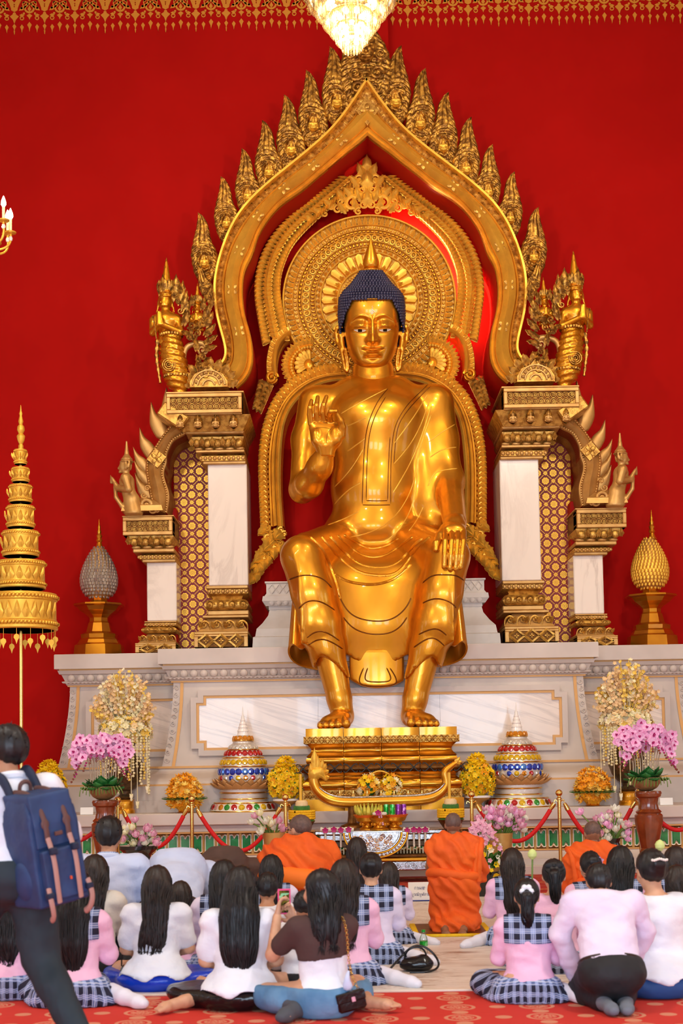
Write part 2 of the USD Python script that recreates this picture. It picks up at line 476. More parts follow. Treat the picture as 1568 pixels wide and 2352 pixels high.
def _marble(g):
    x, y, z = g.xyz(g.pos())
    v = g('combine_xyz', 'vector', x=x * 1.3, y=y * 1.3, z=z * .35)
    n = g.noise(v, 1.7, 6, .62, 1.4); f = ((n - .5).ab()).rng(0, .07, 1, 0) * g.noise(v, .9).rng(.4, .7)
    return g('principled_bsdf', 'BSDF', base_color=g.mix(f * .5, lin('f0e4d6'), lin('b9aa9e')), roughness=.2, coat_weight=.2)
mat('marble', _marble)


def _marble_panel(g):
    x, y, z = g.xyz(g.pos())
    v = g('combine_xyz', 'vector', x=(x + z * 2.2) * .5, y=y, z=(z + x * .3) * 2.2)
    n = g.noise(v, 1.5, 6, .6, 1.2); f = ((n - .5).ab()).rng(0, .06, 1, 0)
    return g('principled_bsdf', 'BSDF', base_color=g.mix(f * .45, lin('ecdccd'), lin('b3a39a')), roughness=.22, coat_weight=.2)
mat('marble_panel', _marble_panel)


def _carpet(g):
    x, y, z = g.xyz(g.pos())
    u, v = x / .48, y / .35
    def cell(a, b, r1, r0):
        du, dv = ((u + a).fr() - .5) * .48, ((v + b).fr() - .5) * .35
        d = (du * du + dv * dv).sq()
        return d.lt(r1) * d.gt(r0)
    ang = g.noise(g('combine_xyz', 'vector', x=x * 60, y=y * 60, z=0.), 1.0, 1).gt(.47)
    big = (cell(.1, .5, .108, .085) + cell(.1, .5, .068, .0) * ang).mn(1.)
    sm = (cell(.1, 0., .05, 0.) + cell(.6, .5, .05, 0.)).mn(1.)
    w = g.noise(g('combine_xyz', 'vector', x=x * 8, y=y * 220, z=0.), 1.0, 2)
    base = g.mix(w.rng(.3, .7), lin('cc2616'), lin('d8341f'))
    col = g.mix((big * .62 + sm * .62).mn(.62), base, lin('e0ae86'))
    return g('principled_bsdf', 'BSDF', base_color=col, roughness=.85, normal=g.bump(g.noise(g.pos(), 320, 2), .004, .6))
mat('carpet_red', _carpet)


def _wood_rug(g):
    x, y, z = g.xyz(g.pos())
    v = g('combine_xyz', 'vector', x=x * .8, y=y * 3.6, z=0.)
    n = g.noise(v, 1.6, 6, .62, 1.6); k = g.noise(g('combine_xyz', 'vector', x=x * 1.1, y=y * 1.1, z=0.), 1.3, 2).rng(.45, .62)
    f = ((n * 9.).fr() - .5).ab().rng(.22, .5) * (k * .8 + .2)
    kn = g('voronoi_texture', 'distance', vector=g('combine_xyz', 'vector', x=x, y=y * 1.8, z=0.), scale=1.3).rng(.0, .26, 1, 0)
    c = g.mix((f * .95 + n.rng(.45, .75) * .35).mn(1.), lin('e6dccf'), lin('9a6f4e'))
    c = g.mix(kn * n.rng(.35, .6), c, lin('7f5236'))
    pl = ((y / .42).fr() - .5).ab().gt(.492)
    return g('principled_bsdf', 'BSDF', base_color=g.mix(pl * .35, c, lin('8a6a50')), roughness=.5)
mat('rug_wood', _wood_rug)


def _mat_red(g):
    x, y, z = g.xyz(g.pos())
    a = ((x * 2.2 + y * 2.2).fr() - .5).ab(); b = ((x * 2.2 - y * 2.2).fr() - .5).ab()
    f = (a.gt(.46) + b.gt(.46)).mn(1.) * (((y * 1.1).fr() - .5).ab().gt(.2)) + ((y * 2.2).fr() - .5).ab().gt(.47)
    return g('principled_bsdf', 'BSDF', base_color=g.mix(f.mn(1.) * .7, lin('b5160f'), lin('d99a52')), roughness=.8)
mat('mat_red', _mat_red)


def _brocade(g):
    """gold rosettes in a lattice of dots on dark red: a print on the flat panel"""
    x, y, z = g.xyz(g.pos())
    S_ = .235
    u, v = (x - X0).ab() / S_, z / S_
    def cell(a, b):
        return ((u + a).fr() - .5) * S_, ((v + b).fr() - .5) * S_
    def ros(a, b):
        p, q = cell(a, b); d = (p * p + q * q).sq(); an = g('math', 'value', math_type='arctan2', value1=q, value2=p)
        pet = (an * 4.).sin().ab() * .008 + .047
        return d.lt(pet) * d.gt(.033) + d.lt(.029) * d.gt(.016) + d.lt(.011)
    def dia(a, b):
        p, q = cell(a, b); d = p.ab() + q.ab()
        return d.lt(.034) * d.gt(.016) + d.lt(.010)
    def lat():
        a, b = ((u + v).fr() - .5), ((u - v).fr() - .5)
        line = a.ab().gt(.463) * (((u - v) * 7.).fr().gt(.35)); line2 = b.ab().gt(.463) * (((u + v) * 7.).fr().gt(.35))
        return line + line2
    f = ros(0., 0.) + ros(.5, .5)
    o = (f + dia(.5, 0.) + dia(0., .5)).mn(1.)
    p1, q1 = cell(0., 0.); p2, q2 = cell(.5, .5); p3, q3 = cell(.5, 0.); p4, q4 = cell(0., .5)
    clear = (p1 * p1 + q1 * q1).gt(.0036) * (p2 * p2 + q2 * q2).gt(.0036) * (p3.ab() + q3.ab()).gt(.042) * (p4.ab() + q4.ab()).gt(.042)
    l1 = ((u + v).fr() - .5).ab().lt(.035) * ((u - v) * 8.).fr().gt(.4) + ((u - v).fr() - .5).ab().lt(.035) * ((u + v) * 8.).fr().gt(.4)
    f = (o + l1 * clear).mn(1.)
    return g('principled_bsdf', 'BSDF', base_color=g.mix(f, lin('8a120c'), lin('edb436')), roughness=f * -.15 + .5, metallic=f * .5)


X0 = .51                      # the altar's axis
mat('brocade', _brocade)

# ---------------------------------------------------------------- the hall
YW = 21.4
HZ = 14.6
struct('floor', box(-9, 9, -6, 22, -.1, 0, .001), 'carpet_red', 'red carpet with rows of pale oval medallions')
struct('wall_back', box(-9.2, 9.2, YW, YW + .3, 0, HZ, .01), 'wall_red', 'plain deep red back wall behind the altar')
struct('wall_left', box(-9.3, -9, -6, 22, 0, HZ, .01), 'wall_cream')
struct('wall_right', box(9, 9.3, -6, 22, 0, HZ, .01), 'wall_cream')
struct('wall_front', box(-9.2, 9.2, -6.3, -6, 0, HZ, .01), 'wall_cream')
struct('ceiling', box(-9.2, 9.2, -6.2, 22, HZ, HZ + .2, .01), 'ceiling_white')
pa, pb = W(789, 60, YW - .18), W(891.5, 60, YW - .18)
struct('trim_1', box(pa[0], pb[0], YW - .18, YW, 3, HZ, .01), 'wall_red', 'shallow red pier rising behind the crown leaf')


def spiral(c, r, turns=1.4, w=.2, dirn=1, a0=0., n=26, tail=None, y=0., nn=6):
    """a flat scroll as a tapering tube in the plane y"""
    t = np.linspace(0, 1, n); a = a0 + dirn * t * turns * 2 * PI; rr = r * (1 - .86 * t)
    P = np.stack([c[0] + rr * np.cos(a), np.full(n, y), c[1] + rr * np.sin(a)], 1); R = r * w * (1 - .45 * t)
    if tail is not None:
        q = A_(tail, float); k = 10; s = np.linspace(0, 1, k, endpoint=False)[:, None]; P0 = P[0]
        tg = P[0] - P[1]; c1 = P0 + tg / np.linalg.norm(tg) * r * .9
        B = (1 - s) ** 2 * A_([q[0], y, q[1]]) + 2 * (1 - s) * s * c1 + s ** 2 * P0
        P = np.vstack([B, P]); R = np.r_[np.linspace(r * w * .5, r * w, k), R]
    return J(tube(P, R, nn), sph((c[0], y, c[1]), r * .2, 8))


# gilded stencil border along the top of the wall
def stencil(kind):
    from shapely.geometry import Polygon, Point
    from shapely.ops import unary_union
    def drop(x, z, w, h): return Polygon([(x, z), (x + w, z - .3 * h), (x + w * .35, z - .6 * h), (x, z - h), (x - w * .35, z - .6 * h), (x - w, z - .3 * h)])
    def leafp(x, z, a, l, w):
        d = A_([math.cos(a), math.sin(a)]); n = A_([-d[1], d[0]]); c = A_([x, z])
        return Polygon([c, c + d * l * .4 + n * w, c + d * l, c + d * l * .4 - n * w])
    def ring(x, z, r, w): return Point(x, z).buffer(r, 6).difference(Point(x, z).buffer(r - w, 6))
    P = []
    if kind == 0:       # long pendant with leaves
        P += [drop(0, -.02, .07, .17), drop(0, -.19, .03, .13)] + [leafp(0, .0 + .05 * k, PI / 2 + s * (.5 + .25 * k), .12, .03) for k in range(4) for s in (-1, 1)]
        P += [ring(0, .1, .05, .02), Point(0, -.03).buffer(.025, 4), Polygon([(-.012, -.3), (.012, -.3), (.004, -.36), (-.004, -.36)])]
        P += [leafp(s * .07, .02, PI / 2 - s * 1.0, .15, .03) for s in (-1, 1)] + [ring(s * .17, .12, .05, .018) for s in (-1, 1)]
    elif kind == 1:     # wreath
        P += [ring(0, .06, .085, .03), leafp(0, .0, PI / 2, .1, .03), drop(0, -.03, .045, .1), drop(0, -.16, .035, .16)]
        P += [leafp(.1 * math.cos(a), .06 + .1 * math.sin(a), a, .05, .02) for a in np.linspace(0, 2 * PI, 9)[:-1]]
    else:               # small drop
        P += [ring(0, -.1, .035, .015), drop(0, -.03, .04, .07), drop(0, -.2, .03, .14)]
    return extrude(unary_union(P), -.012, 0.)


bz0 = W(784, 16, YW)[2]; per = 71.6 * YW / FPX * 1.0
tb = Thing('trim_2', 'gold stencilled border of pendants along the top of the red wall', None, (0, YW - .001, bz0), kind='structure')
st = [stencil(k) for k in range(3)]
for k in range(-4, 22):
    x = W(172, 20, YW)[0] + k * per
    for kind, dx in ((0, 0), (1, .5), (2, .25), (2, .75)):
        tb.part('stencil_pendant', mv(st[kind], (x + dx * per, YW - .001 - .18 * (pa[0] < x + dx * per < pb[0]), bz0)), 'stencil_gold', smooth=False)

# ---------------------------------------------------------------- carpets on the floor
solo('wood_print_rug', box(-7, 7, 9.42, 15.86, .0, .012, .004), 'rug_wood', 'pale rug printed with wood grain running across the middle of the hall', 'rug')
solo('rug_edging', box(-7, 7, 9.34, 9.418, .0, .014, .004), 'white_enamel', 'white edging strip along the near side of the wood print rug', 'edging')
solo('altar_runner', box(-7, 7, 15.9, 18.4, .0, .012, .004), 'mat_red', 'red and gold patterned runner along the foot of the altar', 'rug')

# ---------------------------------------------------------------- the stone altar
altar = Thing('altar', 'long tiered pale stone altar with gold fillets and green tile band', 'altar', (X0, 19, 0))


def rings(lv, x0, x1, yf, yb, closed=True):
    """a block of horizontal rings [(z, overhang)] from the bottom up"""
    P = [[(x0 - o, yf - o, z), (x1 + o, yf - o, z), (x1 + o, yb, z), (x0 - o, yb, z)] for z, o in lv]
    V, F = grid(A_(P), wv=True, cap=True)
    return fixn((V, F))


zl = lambda py, Y=19.6: W(784, py + 1.5, Y)[2]
ZT = zl(1482, 19.56)          # top of the altar
ZL = zl(1861, 18.6)           # ledge
SP = .006


def carved_edge(x, y, z0, z1, side, o):
    """scrolls carved up a flaring corner; o(z) the flare"""
    ms = []
    n = 11
    for k in range(n):
        z = z0 + (z1 - z0) * (k + .5) / n; dx = o(z)
        r = (z1 - z0) / n * .5
        ms += [spiral((x - side * dx + side * .045, z), r * .8, 1.3, .3, side * (1 if k % 2 else -1), PI / 2 * k, 14, y=y - dx - .005, nn=5)]
    return ms


def plinth(x0, x1, yf, ends):
    """one block of the altar: base slab, cyma, flared body with panel, bead cornice, top slab; ends: which ends show"""
    zb0, zb1, zc0, zc1 = ZL, zl(1830, 19.2), zl(1793, 19.25), zl(1757, 19.55)
    z2, z3, z4, z5, z6 = zl(1752, 19.6), zl(1560, 19.75), zl(1556, 19.7), zl(1521, 19.6), zl(1517, 19.57)
    a = altar.part; yb = YW
    fl = lambda z: .15 * max(0., (z3 - z) / (z3 - z2)) ** 1.7
    a('base_slab', rings([(zb0, .56), (zb1, .56)], x0, x1, yf, yb), 'stone')
    a('base_slab', rings([(zb1, .53), (zc0 - .025, .53)], x0, x1, yf, yb), 'stone')
    a('gold_fillet', rings([(zc0 - .025, .5), (zc0, .5)], x0, x1, yf, yb), 'gold_line')
    t = np.linspace(0, 1, 12); cy = [(zc0 + (zc1 - zc0) * s, .48 - .30 * (s - .10 * math.sin(2 * PI * s) * 1.4)) for s in t]
    a('cyma_moulding', rings(cy, x0, x1, yf, yb), 'stone')
    a('gold_fillet', rings([(zc1, .2), (z2, .2)], x0, x1, yf, yb), 'gold_line')
    a('altar_body', rings([(z2 + (z3 - z2) * s, fl(z2 + (z3 - z2) * s)) for s in np.linspace(0, 1, 10)], x0, x1, yf, yb), 'stone')
    a('gold_fillet', rings([(z3, .03), (z4, .03)], x0, x1, yf, yb), 'gold_line')
    a('cornice', rings([(z4, .04), (z4 + .02, .05), (z4 + .03, .09), (z4 + .05, .1), (z4 + .06, .06), (z5 - .06, .10), (z5 - .05, .13), (z5, .15)], x0, x1, yf, yb), 'stone')
    a('gold_fillet', rings([(z5, .13), (z6, .13)], x0, x1, yf, yb), 'gold_line')
    a('top_slab', rings([(z6, .19), (ZT - .012, .19), (ZT, .182)], x0, x1, yf, yb), 'stone')
    bead = sph((0, 0, 0), .056, 14, (1, .8, 1.05)); n = int((x1 - x0 + .1) / .138); zc = (z4 + z5) / 2 - .005
    for k in range(n):
        x = (x0 + x1) / 2 + (k - (n - 1) / 2) * .138
        a('bead', mv(bead, (x, yf - .088, zc)), 'stone')
    a('leaf_edging', J(*[mv(sph((0, 0, 0), .026, 6, (1, .7, .8)), (x0 - .1 + k * .05, yf - .11, z5 - .03)) for k in range(int((x1 - x0 + .2) / .05))]), 'stone', kind='stuff')
    a('leaf_edging', J(*[mv(sph((0, 0, 0), .03, 6, (1, .7, .7)), (x0 - .03 + k * .056, yf - .075, z4 + .035)) for k in range(int((x1 - x0 + .06) / .056))]), 'stone', kind='stuff')
    for s, on in ((-1, ends[0]), (1, ends[1])):
        if not on: continue
        xe = x0 if s < 0 else x1
        for m in carved_edge(xe, yf, z2 + .03, z3 - .03, -s, fl): a('carved_scroll', m, 'stone')
        xs = xe - s * .12
        P = [(xs - s * .022, -1), (xs + s * .022, 1)]
        zz = np.linspace(z2 + .0, z3, 8); L = [[(min(p for p, _ in P) - (-s) * 0 , yf - fl(z) - .012, z) for z in zz], [(max(p for p, _ in P), yf - fl(z) - .012, z) for z in zz]]
        V, F = grid(A_(L)); V[:, 0] += s * A_([fl(z) for z in list(zz) * 2]) * .75
        b2 = (V + [0, .02, 0], F); a('gold_strip', J((V, F), (b2[0], b2[1][:, ::-1])), 'gold_line')
    # stepped-corner panel
    pm_ = .33; px0, px1 = x0 + (pm_ if ends[0] else .12), x1 - (pm_ if ends[1] else .12); pz0, pz1 = zl(1717, 19.65), zl(1592, 19.7)
    def stepped(e, c=.1):
        A, B, C, D = px0 - e, px1 + e, pz0 - e, pz1 + e; c = c
        return [(A + c, C), (B - c, C), (B - c, C + c), (B, C + c), (B, D - c), (B - c, D - c), (B - c, D), (A + c, D), (A + c, D - c), (A, D - c), (A, C + c), (A + c, C + c)]
    from shapely.geometry import Polygon
    ya = yf - .02
    o1, o2, o3 = Polygon(stepped(.075)), Polygon(stepped(.0)), Polygon(stepped(-.035))
    a('panel_frame', extrude(o1.difference(o2), yf - .17, yf + .05), 'stone')
    a('gold_border', extrude(o2.difference(o3), yf - .15, yf + .05), 'gold_line')
    nb = max(1, round((px1 - px0) / 1.6)); xs = np.linspace(px0, px1, nb + 1)
    from shapely.geometry import box as sbox
    for k in range(nb):
        a('marble_sheet', extrude(o3.intersection(sbox(xs[k] + .001, pz0, xs[k + 1] - .001, pz1)), yf - .13, yf + .05), 'marble_panel')


XCL = W(398, 1562, 19.75)[0]; XWL = W(160, 1570, 20.4)[0]
plinth(XWL, XCL + .3, 20.42, (True, False))
plinth(2 * X0 - XCL - .3, 2 * X0 - XWL, 20.42, (False, True))
plinth(XCL, 2 * X0 - XCL, 19.75, (True, True))
# the ledge and the tile band below it
ax0, ax1 = X0 - 5.6, X0 + 5.6
a = altar.part
a('ledge_slab', box(ax0, ax1, 18.6, YW, zl(1889, 18.6), ZL, .012), 'stone')
a('ledge_fascia', box(ax0, ax1, 18.68, YW, zl(1905, 18.68), zl(1889, 18.6), .01), 'stone')
a('gold_fillet', box(ax0, ax1, 18.66, YW, zl(1908, 18.66), zl(1904, 18.66), .004), 'gold_line')
zg0, zg1 = zl(1955, 18.78), zl(1908, 18.78)
a('tile_bed', box(ax0, ax1, 18.8, YW, zg0, zg1, .004), 'gold_dark')
a('gold_fillet', box(ax0, ax1, 18.68, YW, zg0 - .02, zg0, .004), 'gold_line')
a('lower_step', rings([(zl(1992, 18.6), .16), (zl(1978, 18.6), .16), (zl(1975, 18.6), .12), (zl(1966, 18.6), .06), (zg0 - .02, .05)], ax0, ax1, 18.74, YW), 'stone')
a('bottom_step', box(ax0, ax1, 18.46, YW, 0, zl(1992, 18.6), .012), 'stone')


def tile_shape(w, h, e):
    t = np.linspace(-.8, .8, 9)
    top = [(w * (u) , h * (1 - .42 * max(0, 1 - (abs(u) / .45) ** 2))) for u in t]
    P = [(-w, -h * .96), (-w, h * .96)] + [(-w * .92, h)] + top + [(w * .92, h), (w, h * .96), (w, -h * .96), (w * .92, -h)] + [(x, -z) for x, z in top[::-1]] + [(-w * .92, -h)]
    from shapely.geometry import Polygon
    return Polygon(P).buffer(e, 3)


tw, th, tp = .052, (zg1 - zg0) / 2 * .76, 28 * 18.8 / FPX
T0 = tile_shape(tw, th, 0.); g1 = extrude(T0.buffer(-.012), -.034, -.01); g0 = extrude(T0, -.024, 0)
w1 = extrude(T0.buffer(.016, 3).difference(T0), -.022, 0)
rib = J(box(-.02, .02, -.022, 0, -(zg1 - zg0) / 2, (zg1 - zg0) / 2, .006), tube([(0, -.024, -(zg1 - zg0) / 2), (0, -.024, (zg1 - zg0) / 2)], .009, 6))
cres = [spiral((0, s * (zg1 - zg0) * .35), .03, 1, .22, 1, 0, 10, y=-.02, nn=4) for s in (-1, 1)]
xt0 = W(510, 1930, 18.8)[0]
for k in range(-21, 41):
    p = (xt0 + k * tp, 18.8, (zg0 + zg1) / 2)
    a('ceramic_tile', mv(J(g0, g1), p), 'green_tile', smooth=40)
    a('enamel_outline', mv(w1, p), 'white_enamel'); a('gilt_rib', mv(rib, (p[0] + tp / 2, *p[1:])), 'gold_paint'); [a('gilt_scroll', mv(c_, p), 'gold_paint') for c_ in cres]
# ---------------------------------------------------------------- small carved figures, used on leaves and friezes
def seated_figure(h):
    """a little cross-legged figure with a pointed crown, h high, facing -y"""
    s = Sdf_((-.5, -.45, -.05), (.5, .35, 1.1), .035)
    s.ell((0, 0, .12), (.36, .24, .13), .03); s.cap((-.3, -.1, .13), (.15, -.25, .12), .09, .07, .03); s.cap((.3, -.1, .13), (-.15, -.25, .12), .09, .07, .03)
    s.cap((0, .02, .2), (0, .02, .46), .15, .2, .05, sc=(1, .7, 1)); s.cap((-.2, 0, .5), (.2, 0, .5), .09, .09, .04)
    for k in (-1, 1): s.chain([(k * .25, .0, .5), (k * .29, -.06, .3), (k * .06, -.24, .24)], [.075, .065, .05], .02)
    s.cap((0, 0, .5), (0, -.01, .66), .07, .07, .02); s.ell((0, -.02, .72), (.105, .12, .13), .01); s.cap((0, 0, .8), (0, 0, 1.02), .1, .015, .02); s.ell((0, 0, .81), (.13, .13, .03), .01)
    return scl(s.mesh(), h)


FIG = seated_figure(1.0)


def lf(pts):
    p = A_(pts, float); o = np.argsort(p[:, 1]); return PchipInterpolator(p[o, 1], p[o, 0])


FL = lf([(.01, .0), (-.045, .08), (-.124, .22), (-.16, .456), (-.124, .63), (-.065, .81), (-.03, .94), (-.012, 1.0)])
FR = lf([(.03, .0), (.10, .09), (.205, .28), (.2, .456), (.126, .66), (.103, .84), (.053, .956), (-.008, 1.0)])
CL = lf([(-.06, 0), (-.2, .08), (-.285, .25), (-.31, .45), (-.27, .65), (-.17, .85), (-.07, .96), (0, 1.0)])


def flame(fl, fr, H, depth=.09, nu=52, nv=31, seed=0, niche=.36, carve=1., bend=0.):
    """a carved flame-shaped leaf, foot at the origin, facing -y"""
    s = np.linspace(0, 1, nu) ** .97; t = np.linspace(-1, 1, nv)
    Sg, Tg = np.meshgrid(s, t, indexing='ij'); xl, xr = fl(Sg), fr(Sg)
    X = xl + (xr - xl) * (Tg + 1) / 2; w = np.maximum(xr - xl, 1e-3); a = np.abs(Tg)
    ser = (1 + .022 * np.sin(Sg * 60) * carve) * (.95 if carve else 1); X = (xl + xr) / 2 + (X - (xl + xr) / 2) * ser - bend * Sg ** 3
    d = (.36 if carve else .55) * np.sqrt(np.clip(1 - a ** 2.4, 0, 1))
    fe = np.exp(-((a - .74) / .16) ** 2); d += carve * .24 * fe * (.5 + .5 * np.sin(Sg * 105 + a * 16))
    up = 1 / (1 + np.exp(-(Sg - .58) * 30)); d += carve * .22 * up * np.exp(-(a / .3) ** 4)
    q = np.stack([X * 26, Sg * 0, Sg * 26], -1); d += carve * (1 - up) * .42 * (np.abs(meshkit.noise(q * 2.2, seed) - .5) * 2 - .35) * np.exp(-(a / .75) ** 6)
    d += carve * (1 - up) * .18 * np.sin(np.hypot(X, Sg - niche) * 110) * np.exp(-(a / .6) ** 4)
    if niche: 
        e = np.hypot(X - .02, (Sg - niche) * .62) / .062; d = np.where(e < 1, d * .3 + .05, d); d += .25 * np.exp(-((e - 1.1) / .2) ** 2)
    Z = Sg * H; Yv = -depth * d; Yv[:, 0] = 0; Yv[:, -1] = 0
    P = np.stack([X * H, Yv, Z], -1); V, F = grid(P)
    B = np.stack([X[:, [-1, 0]] * H, np.full((nu, 2), .03), Z[:, [-1, 0]]], -1)
    side = grid(np.stack([P[:, -1], B[:, 0], B[:, 1], P[:, 0]], 1))
    m = J((V, F), side)
    return m if trimesh.Trimesh(V, F, process=False).face_normals[:, 1].sum() < 0 else (m[0], m[1][:, ::-1])


def acanthus(L, w, h, n=9):
    """a small curled leaf along +z of length L, standing proud towards -y"""
    s = np.linspace(0, 1, n); t = np.linspace(-1, 1, 7); Sg, Tg = np.meshgrid(s, t, indexing='ij')
    wd = w * np.sin(PI * np.clip(Sg, .04, 1) ** .7) ** .8 * (1 + .22 * np.sin(Sg * 20)) + .02 * w
    X = Tg * wd; Z = L * (Sg - .12 * np.abs(Tg) * (1 - Sg)); Y = -h * (np.sin(PI * Sg * .8) * (1 - .55 * Tg ** 2) + .5 * Sg ** 3 + .25 * np.exp(-(Tg / .2) ** 2) * (1 - Sg))
    m = grid(np.stack([X, Y, Z], -1)); b = grid(np.stack([X, Y * .2 + h * .25, Z], -1))
    return J(m, (b[0], b[1][:, ::-1])) if trimesh.Trimesh(*m, process=False).face_normals[:, 1].sum() < 0 else J((m[0], m[1][:, ::-1]), b)


def rosette(r, n=4, d=.03):
    P = []
    for k in range(n):
        a = k * 2 * PI / n + PI / 4 * 0
        P.append(rot(scl(sph((0, 0, 0), r * .36, 8), (1, .6, 1.5)), 'y', 0)); P[-1] = rot(mv(P[-1], (0, 0, r * .55)), 'y', a)
    return J(*P, sph((0, -d * .5, 0), r * .3, 8, (1, 1, 1)))


def along(path, n, i0=0):
    """n stations along a path (m, 2): points, tangents"""
    p = np.asarray(path); s = np.r_[0, np.cumsum(np.linalg.norm(np.diff(p, axis=0), axis=1))]
    q = np.linspace(0, s[-1], n + 1); q = (q[:-1] + q[1:]) / 2
    P = np.stack([np.interp(q, s, p[:, i]) for i in (0, 1)], 1); e = s[-1] * 1e-3
    T = np.stack([np.interp(q + e, s, p[:, i]) - np.interp(q - e, s, p[:, i]) for i in (0, 1)], 1); T /= np.linalg.norm(T, axis=1, keepdims=True)
    return P, T


def inxz(m, p, t, y):
    """a piece made along +z laid at p (x, z) pointing along t (x, z)"""
    a = math.atan2(t[0], t[1]); return mv(rot(m, 'y', a), (p[0], y, p[1]))


def curve(pts, n, Y):
    p = X2(pts, Y); t = np.r_[0, np.cumsum(np.linalg.norm(np.diff(p, axis=0), axis=1))]
    q = np.linspace(0, t[-1], n); return np.stack([CubicSpline(t, p[:, i], bc_type='natural')(q) for i in (0, 1)], 1)


# ---------------------------------------------------------------- the great arch: traced on its left half, built on both sides of the axis
YA = 20.4
RIM = [(842, 188), (793, 262), (756, 307), (714, 346), (673, 380), (631, 414), (589, 451), (552, 492), (527, 534), (510, 576), (498, 618), (492, 655), (492, 693), (498, 737), (508, 775), (515, 803), (515, 826), (505, 842), (490, 852)]
FRO = [(843, 237), (806, 287), (770, 326), (730, 364), (688, 397), (648, 430), (607, 468), (570, 508), (545, 545), (529, 580), (517, 620), (511, 664), (513, 702), (521, 740), (530, 780), (533, 812), (528, 842), (514, 860), (500, 868)]
FRI = [(843, 320), (822, 338), (800, 355), (767, 383), (725, 418), (696, 443), (652, 474), (612, 518), (592, 556), (579, 598), (565, 628), (559, 666), (560, 702), (566, 737), (576, 772), (582, 812), (580, 847), (568, 874), (545, 897)]
n_ = 140
rim, fro, fri = [curve(c, n_, YA) for c in (RIM, FRO, FRI)]
for c in (rim, fro, fri): c[0, 0] = X0
arch = Thing('gilded_arch', 'huge gilded pointed arch edged with carved flame leaves behind the golden statue', 'arch', (X0, YA, 7))
sc_ = [.5 + .5 * s for s in (0,)]


def offs(c, d):
    t = np.gradient(c, axis=0); t /= np.linalg.norm(t, axis=1, keepdims=True); return c + np.stack([t[:, 1], -t[:, 0]], 1) * d


def both(thing, name, m, ma, smooth=35, **kw):
    a = thing.part(name, m, ma, smooth, **kw); b = thing.part(name, mir(m, X0), ma, smooth, **kw); return a, b


prof = [(0, -.02), (0, .16), (.05, .19), (.10, .17), (.12, .13), (.15, .21), (.50, .31), (.74, .22), (.77, .16), (.82, .2), (.9, .15), (.94, .17), (1, .13), (1, .04)]
both(arch, 'smooth_frame', ribbon(fro, fri, prof, YA), 'gold_bright')
rin = offs(rim, -.05) if np.linalg.norm(offs(rim, -.05)[60] - fro[60]) < np.linalg.norm(rim[60] - fro[60]) else offs(rim, .05)
rin[0, 0] = X0
both(arch, 'outer_rim', ribbon(rim, rin, [(0, -.5), (0, .16), (.2, .2), (.8, .2), (1, .16), (1, -.05)], YA), 'gold_bright')
both(arch, 'ornament_bed', ribbon(rin, fro, [(0, .03), (.5, .05), (1, .03)], YA), 'gold_carved')
mid = (rin + fro) / 2; P, T = along(mid, 74); wd = np.linalg.norm(rin - fro, axis=1)
for k in range(len(P)):
    w = np.interp(k / len(P), np.linspace(0, 1, n_), wd); L = acanthus(.14, w * .42, .09, 7)
    both(arch, 'band_leaf', J(inxz(L, P[k] - T[k] * .07, T[k] * (-1 if k % 2 else 1), YA - .04), sph((P[k][0], YA - .07, P[k][1]), w * .22, 8)), 'gold_carved')
both(arch, 'soffit', ribbon(fri, fri * 1.0, [(0, .12), (0.5, -.4), (1, -1.0)], YA), 'soffit_red')
for q in (.115, .235, .345, .46, .585, .70, .83):
    i = int(q * n_); c = fro[i] * .5 + fri[i] * .5; t = fri[i] - fro[i]; t /= np.linalg.norm(t)
    both(arch, 'frame_rosette', inxz(scl(rosette(.085, 4), (1, .6, 1)), c, t, YA - .265), 'gold_carved')
i = 0; ap = W(843, 272, YA); arch.part('apex_diamond', mv(J(extrude([(-.16, 0), (0, .22), (.16, 0), (0, -.22)], -.05, 0), mv(rosette(.1, 4), (0, -.06, 0)), scl(rosette(.07, 8), 1)), (X0, YA - .2, ap[2])), 'gold_carved')

# flame leaves, feet behind the rim
tips = [((757, 122), (738, 300)), ((703, 174), (681, 350)), ((653, 229), (629, 404)), ((603, 286), (578, 452)), ((556, 349), (533, 500)), ((508, 412), (489, 560)), ((456, 494), (478, 652))]
for k, (tp_, ft) in enumerate(tips):
    a, b = W(*tp_, YA + .25), W(*ft, YA + .25); H = a[2] - b[2] + .1
    m = flame(FL, FR, H, .085 * H / 1.1, 72, 41, seed=k, bend=.045); q = A_([a[0] + .055 * H, YA + .1 + .015 * k, b[2] - .1])
    for s in (1, -1):
        mm = m if s > 0 else scl(m, (-1, 1, 1)); qq = q if s > 0 else A_([2 * X0 - q[0], q[1], q[2]])
        lp = arch.part('flame_leaf', mv(mm, qq), 'gold_antique', 50)
        arch.part('leaf_figure', mv(scl(FIG, .17 * H), qq + [.02 * H * s, -.022 * H, .28 * H]), 'gold_bright', 60, parent=lp)
for s in (1, -1):
    a = W(447, 618, YA + .2); m = rot(flame(FL, FR, .62, .07, seed=11, niche=0), 'y', -.35)
    arch.part('flame_leaf', (lambda m: m if s > 0 else mir(m, X0))(mv(m, (a[0] + .26, YA + .12, a[2] - .58))), 'gold_antique', 50)
a, b = W(838, 62, YA + .2), W(838, 262, YA + .2); Hc = a[2] - b[2]
lp = arch.part('crown_leaf', mv(flame(CL, lambda s: -CL(s), Hc, .14, 70, 45, seed=3, niche=0), (X0, YA + .08, b[2])), 'gold_antique', 50)
for s in (-1, 1):
    for r, dx, dz, d in ((.11, .16, .36, 1), (.09, .22, .58, -1), (.09, .13, .2, -1)):
        arch.part('crown_scroll', spiral((X0 + s * dx * 1.0, b[2] + dz * Hc), r, 1.4, .26, s * d, 0, 22, y=YA - .09, nn=6), 'gold_antique', 50, parent=lp)
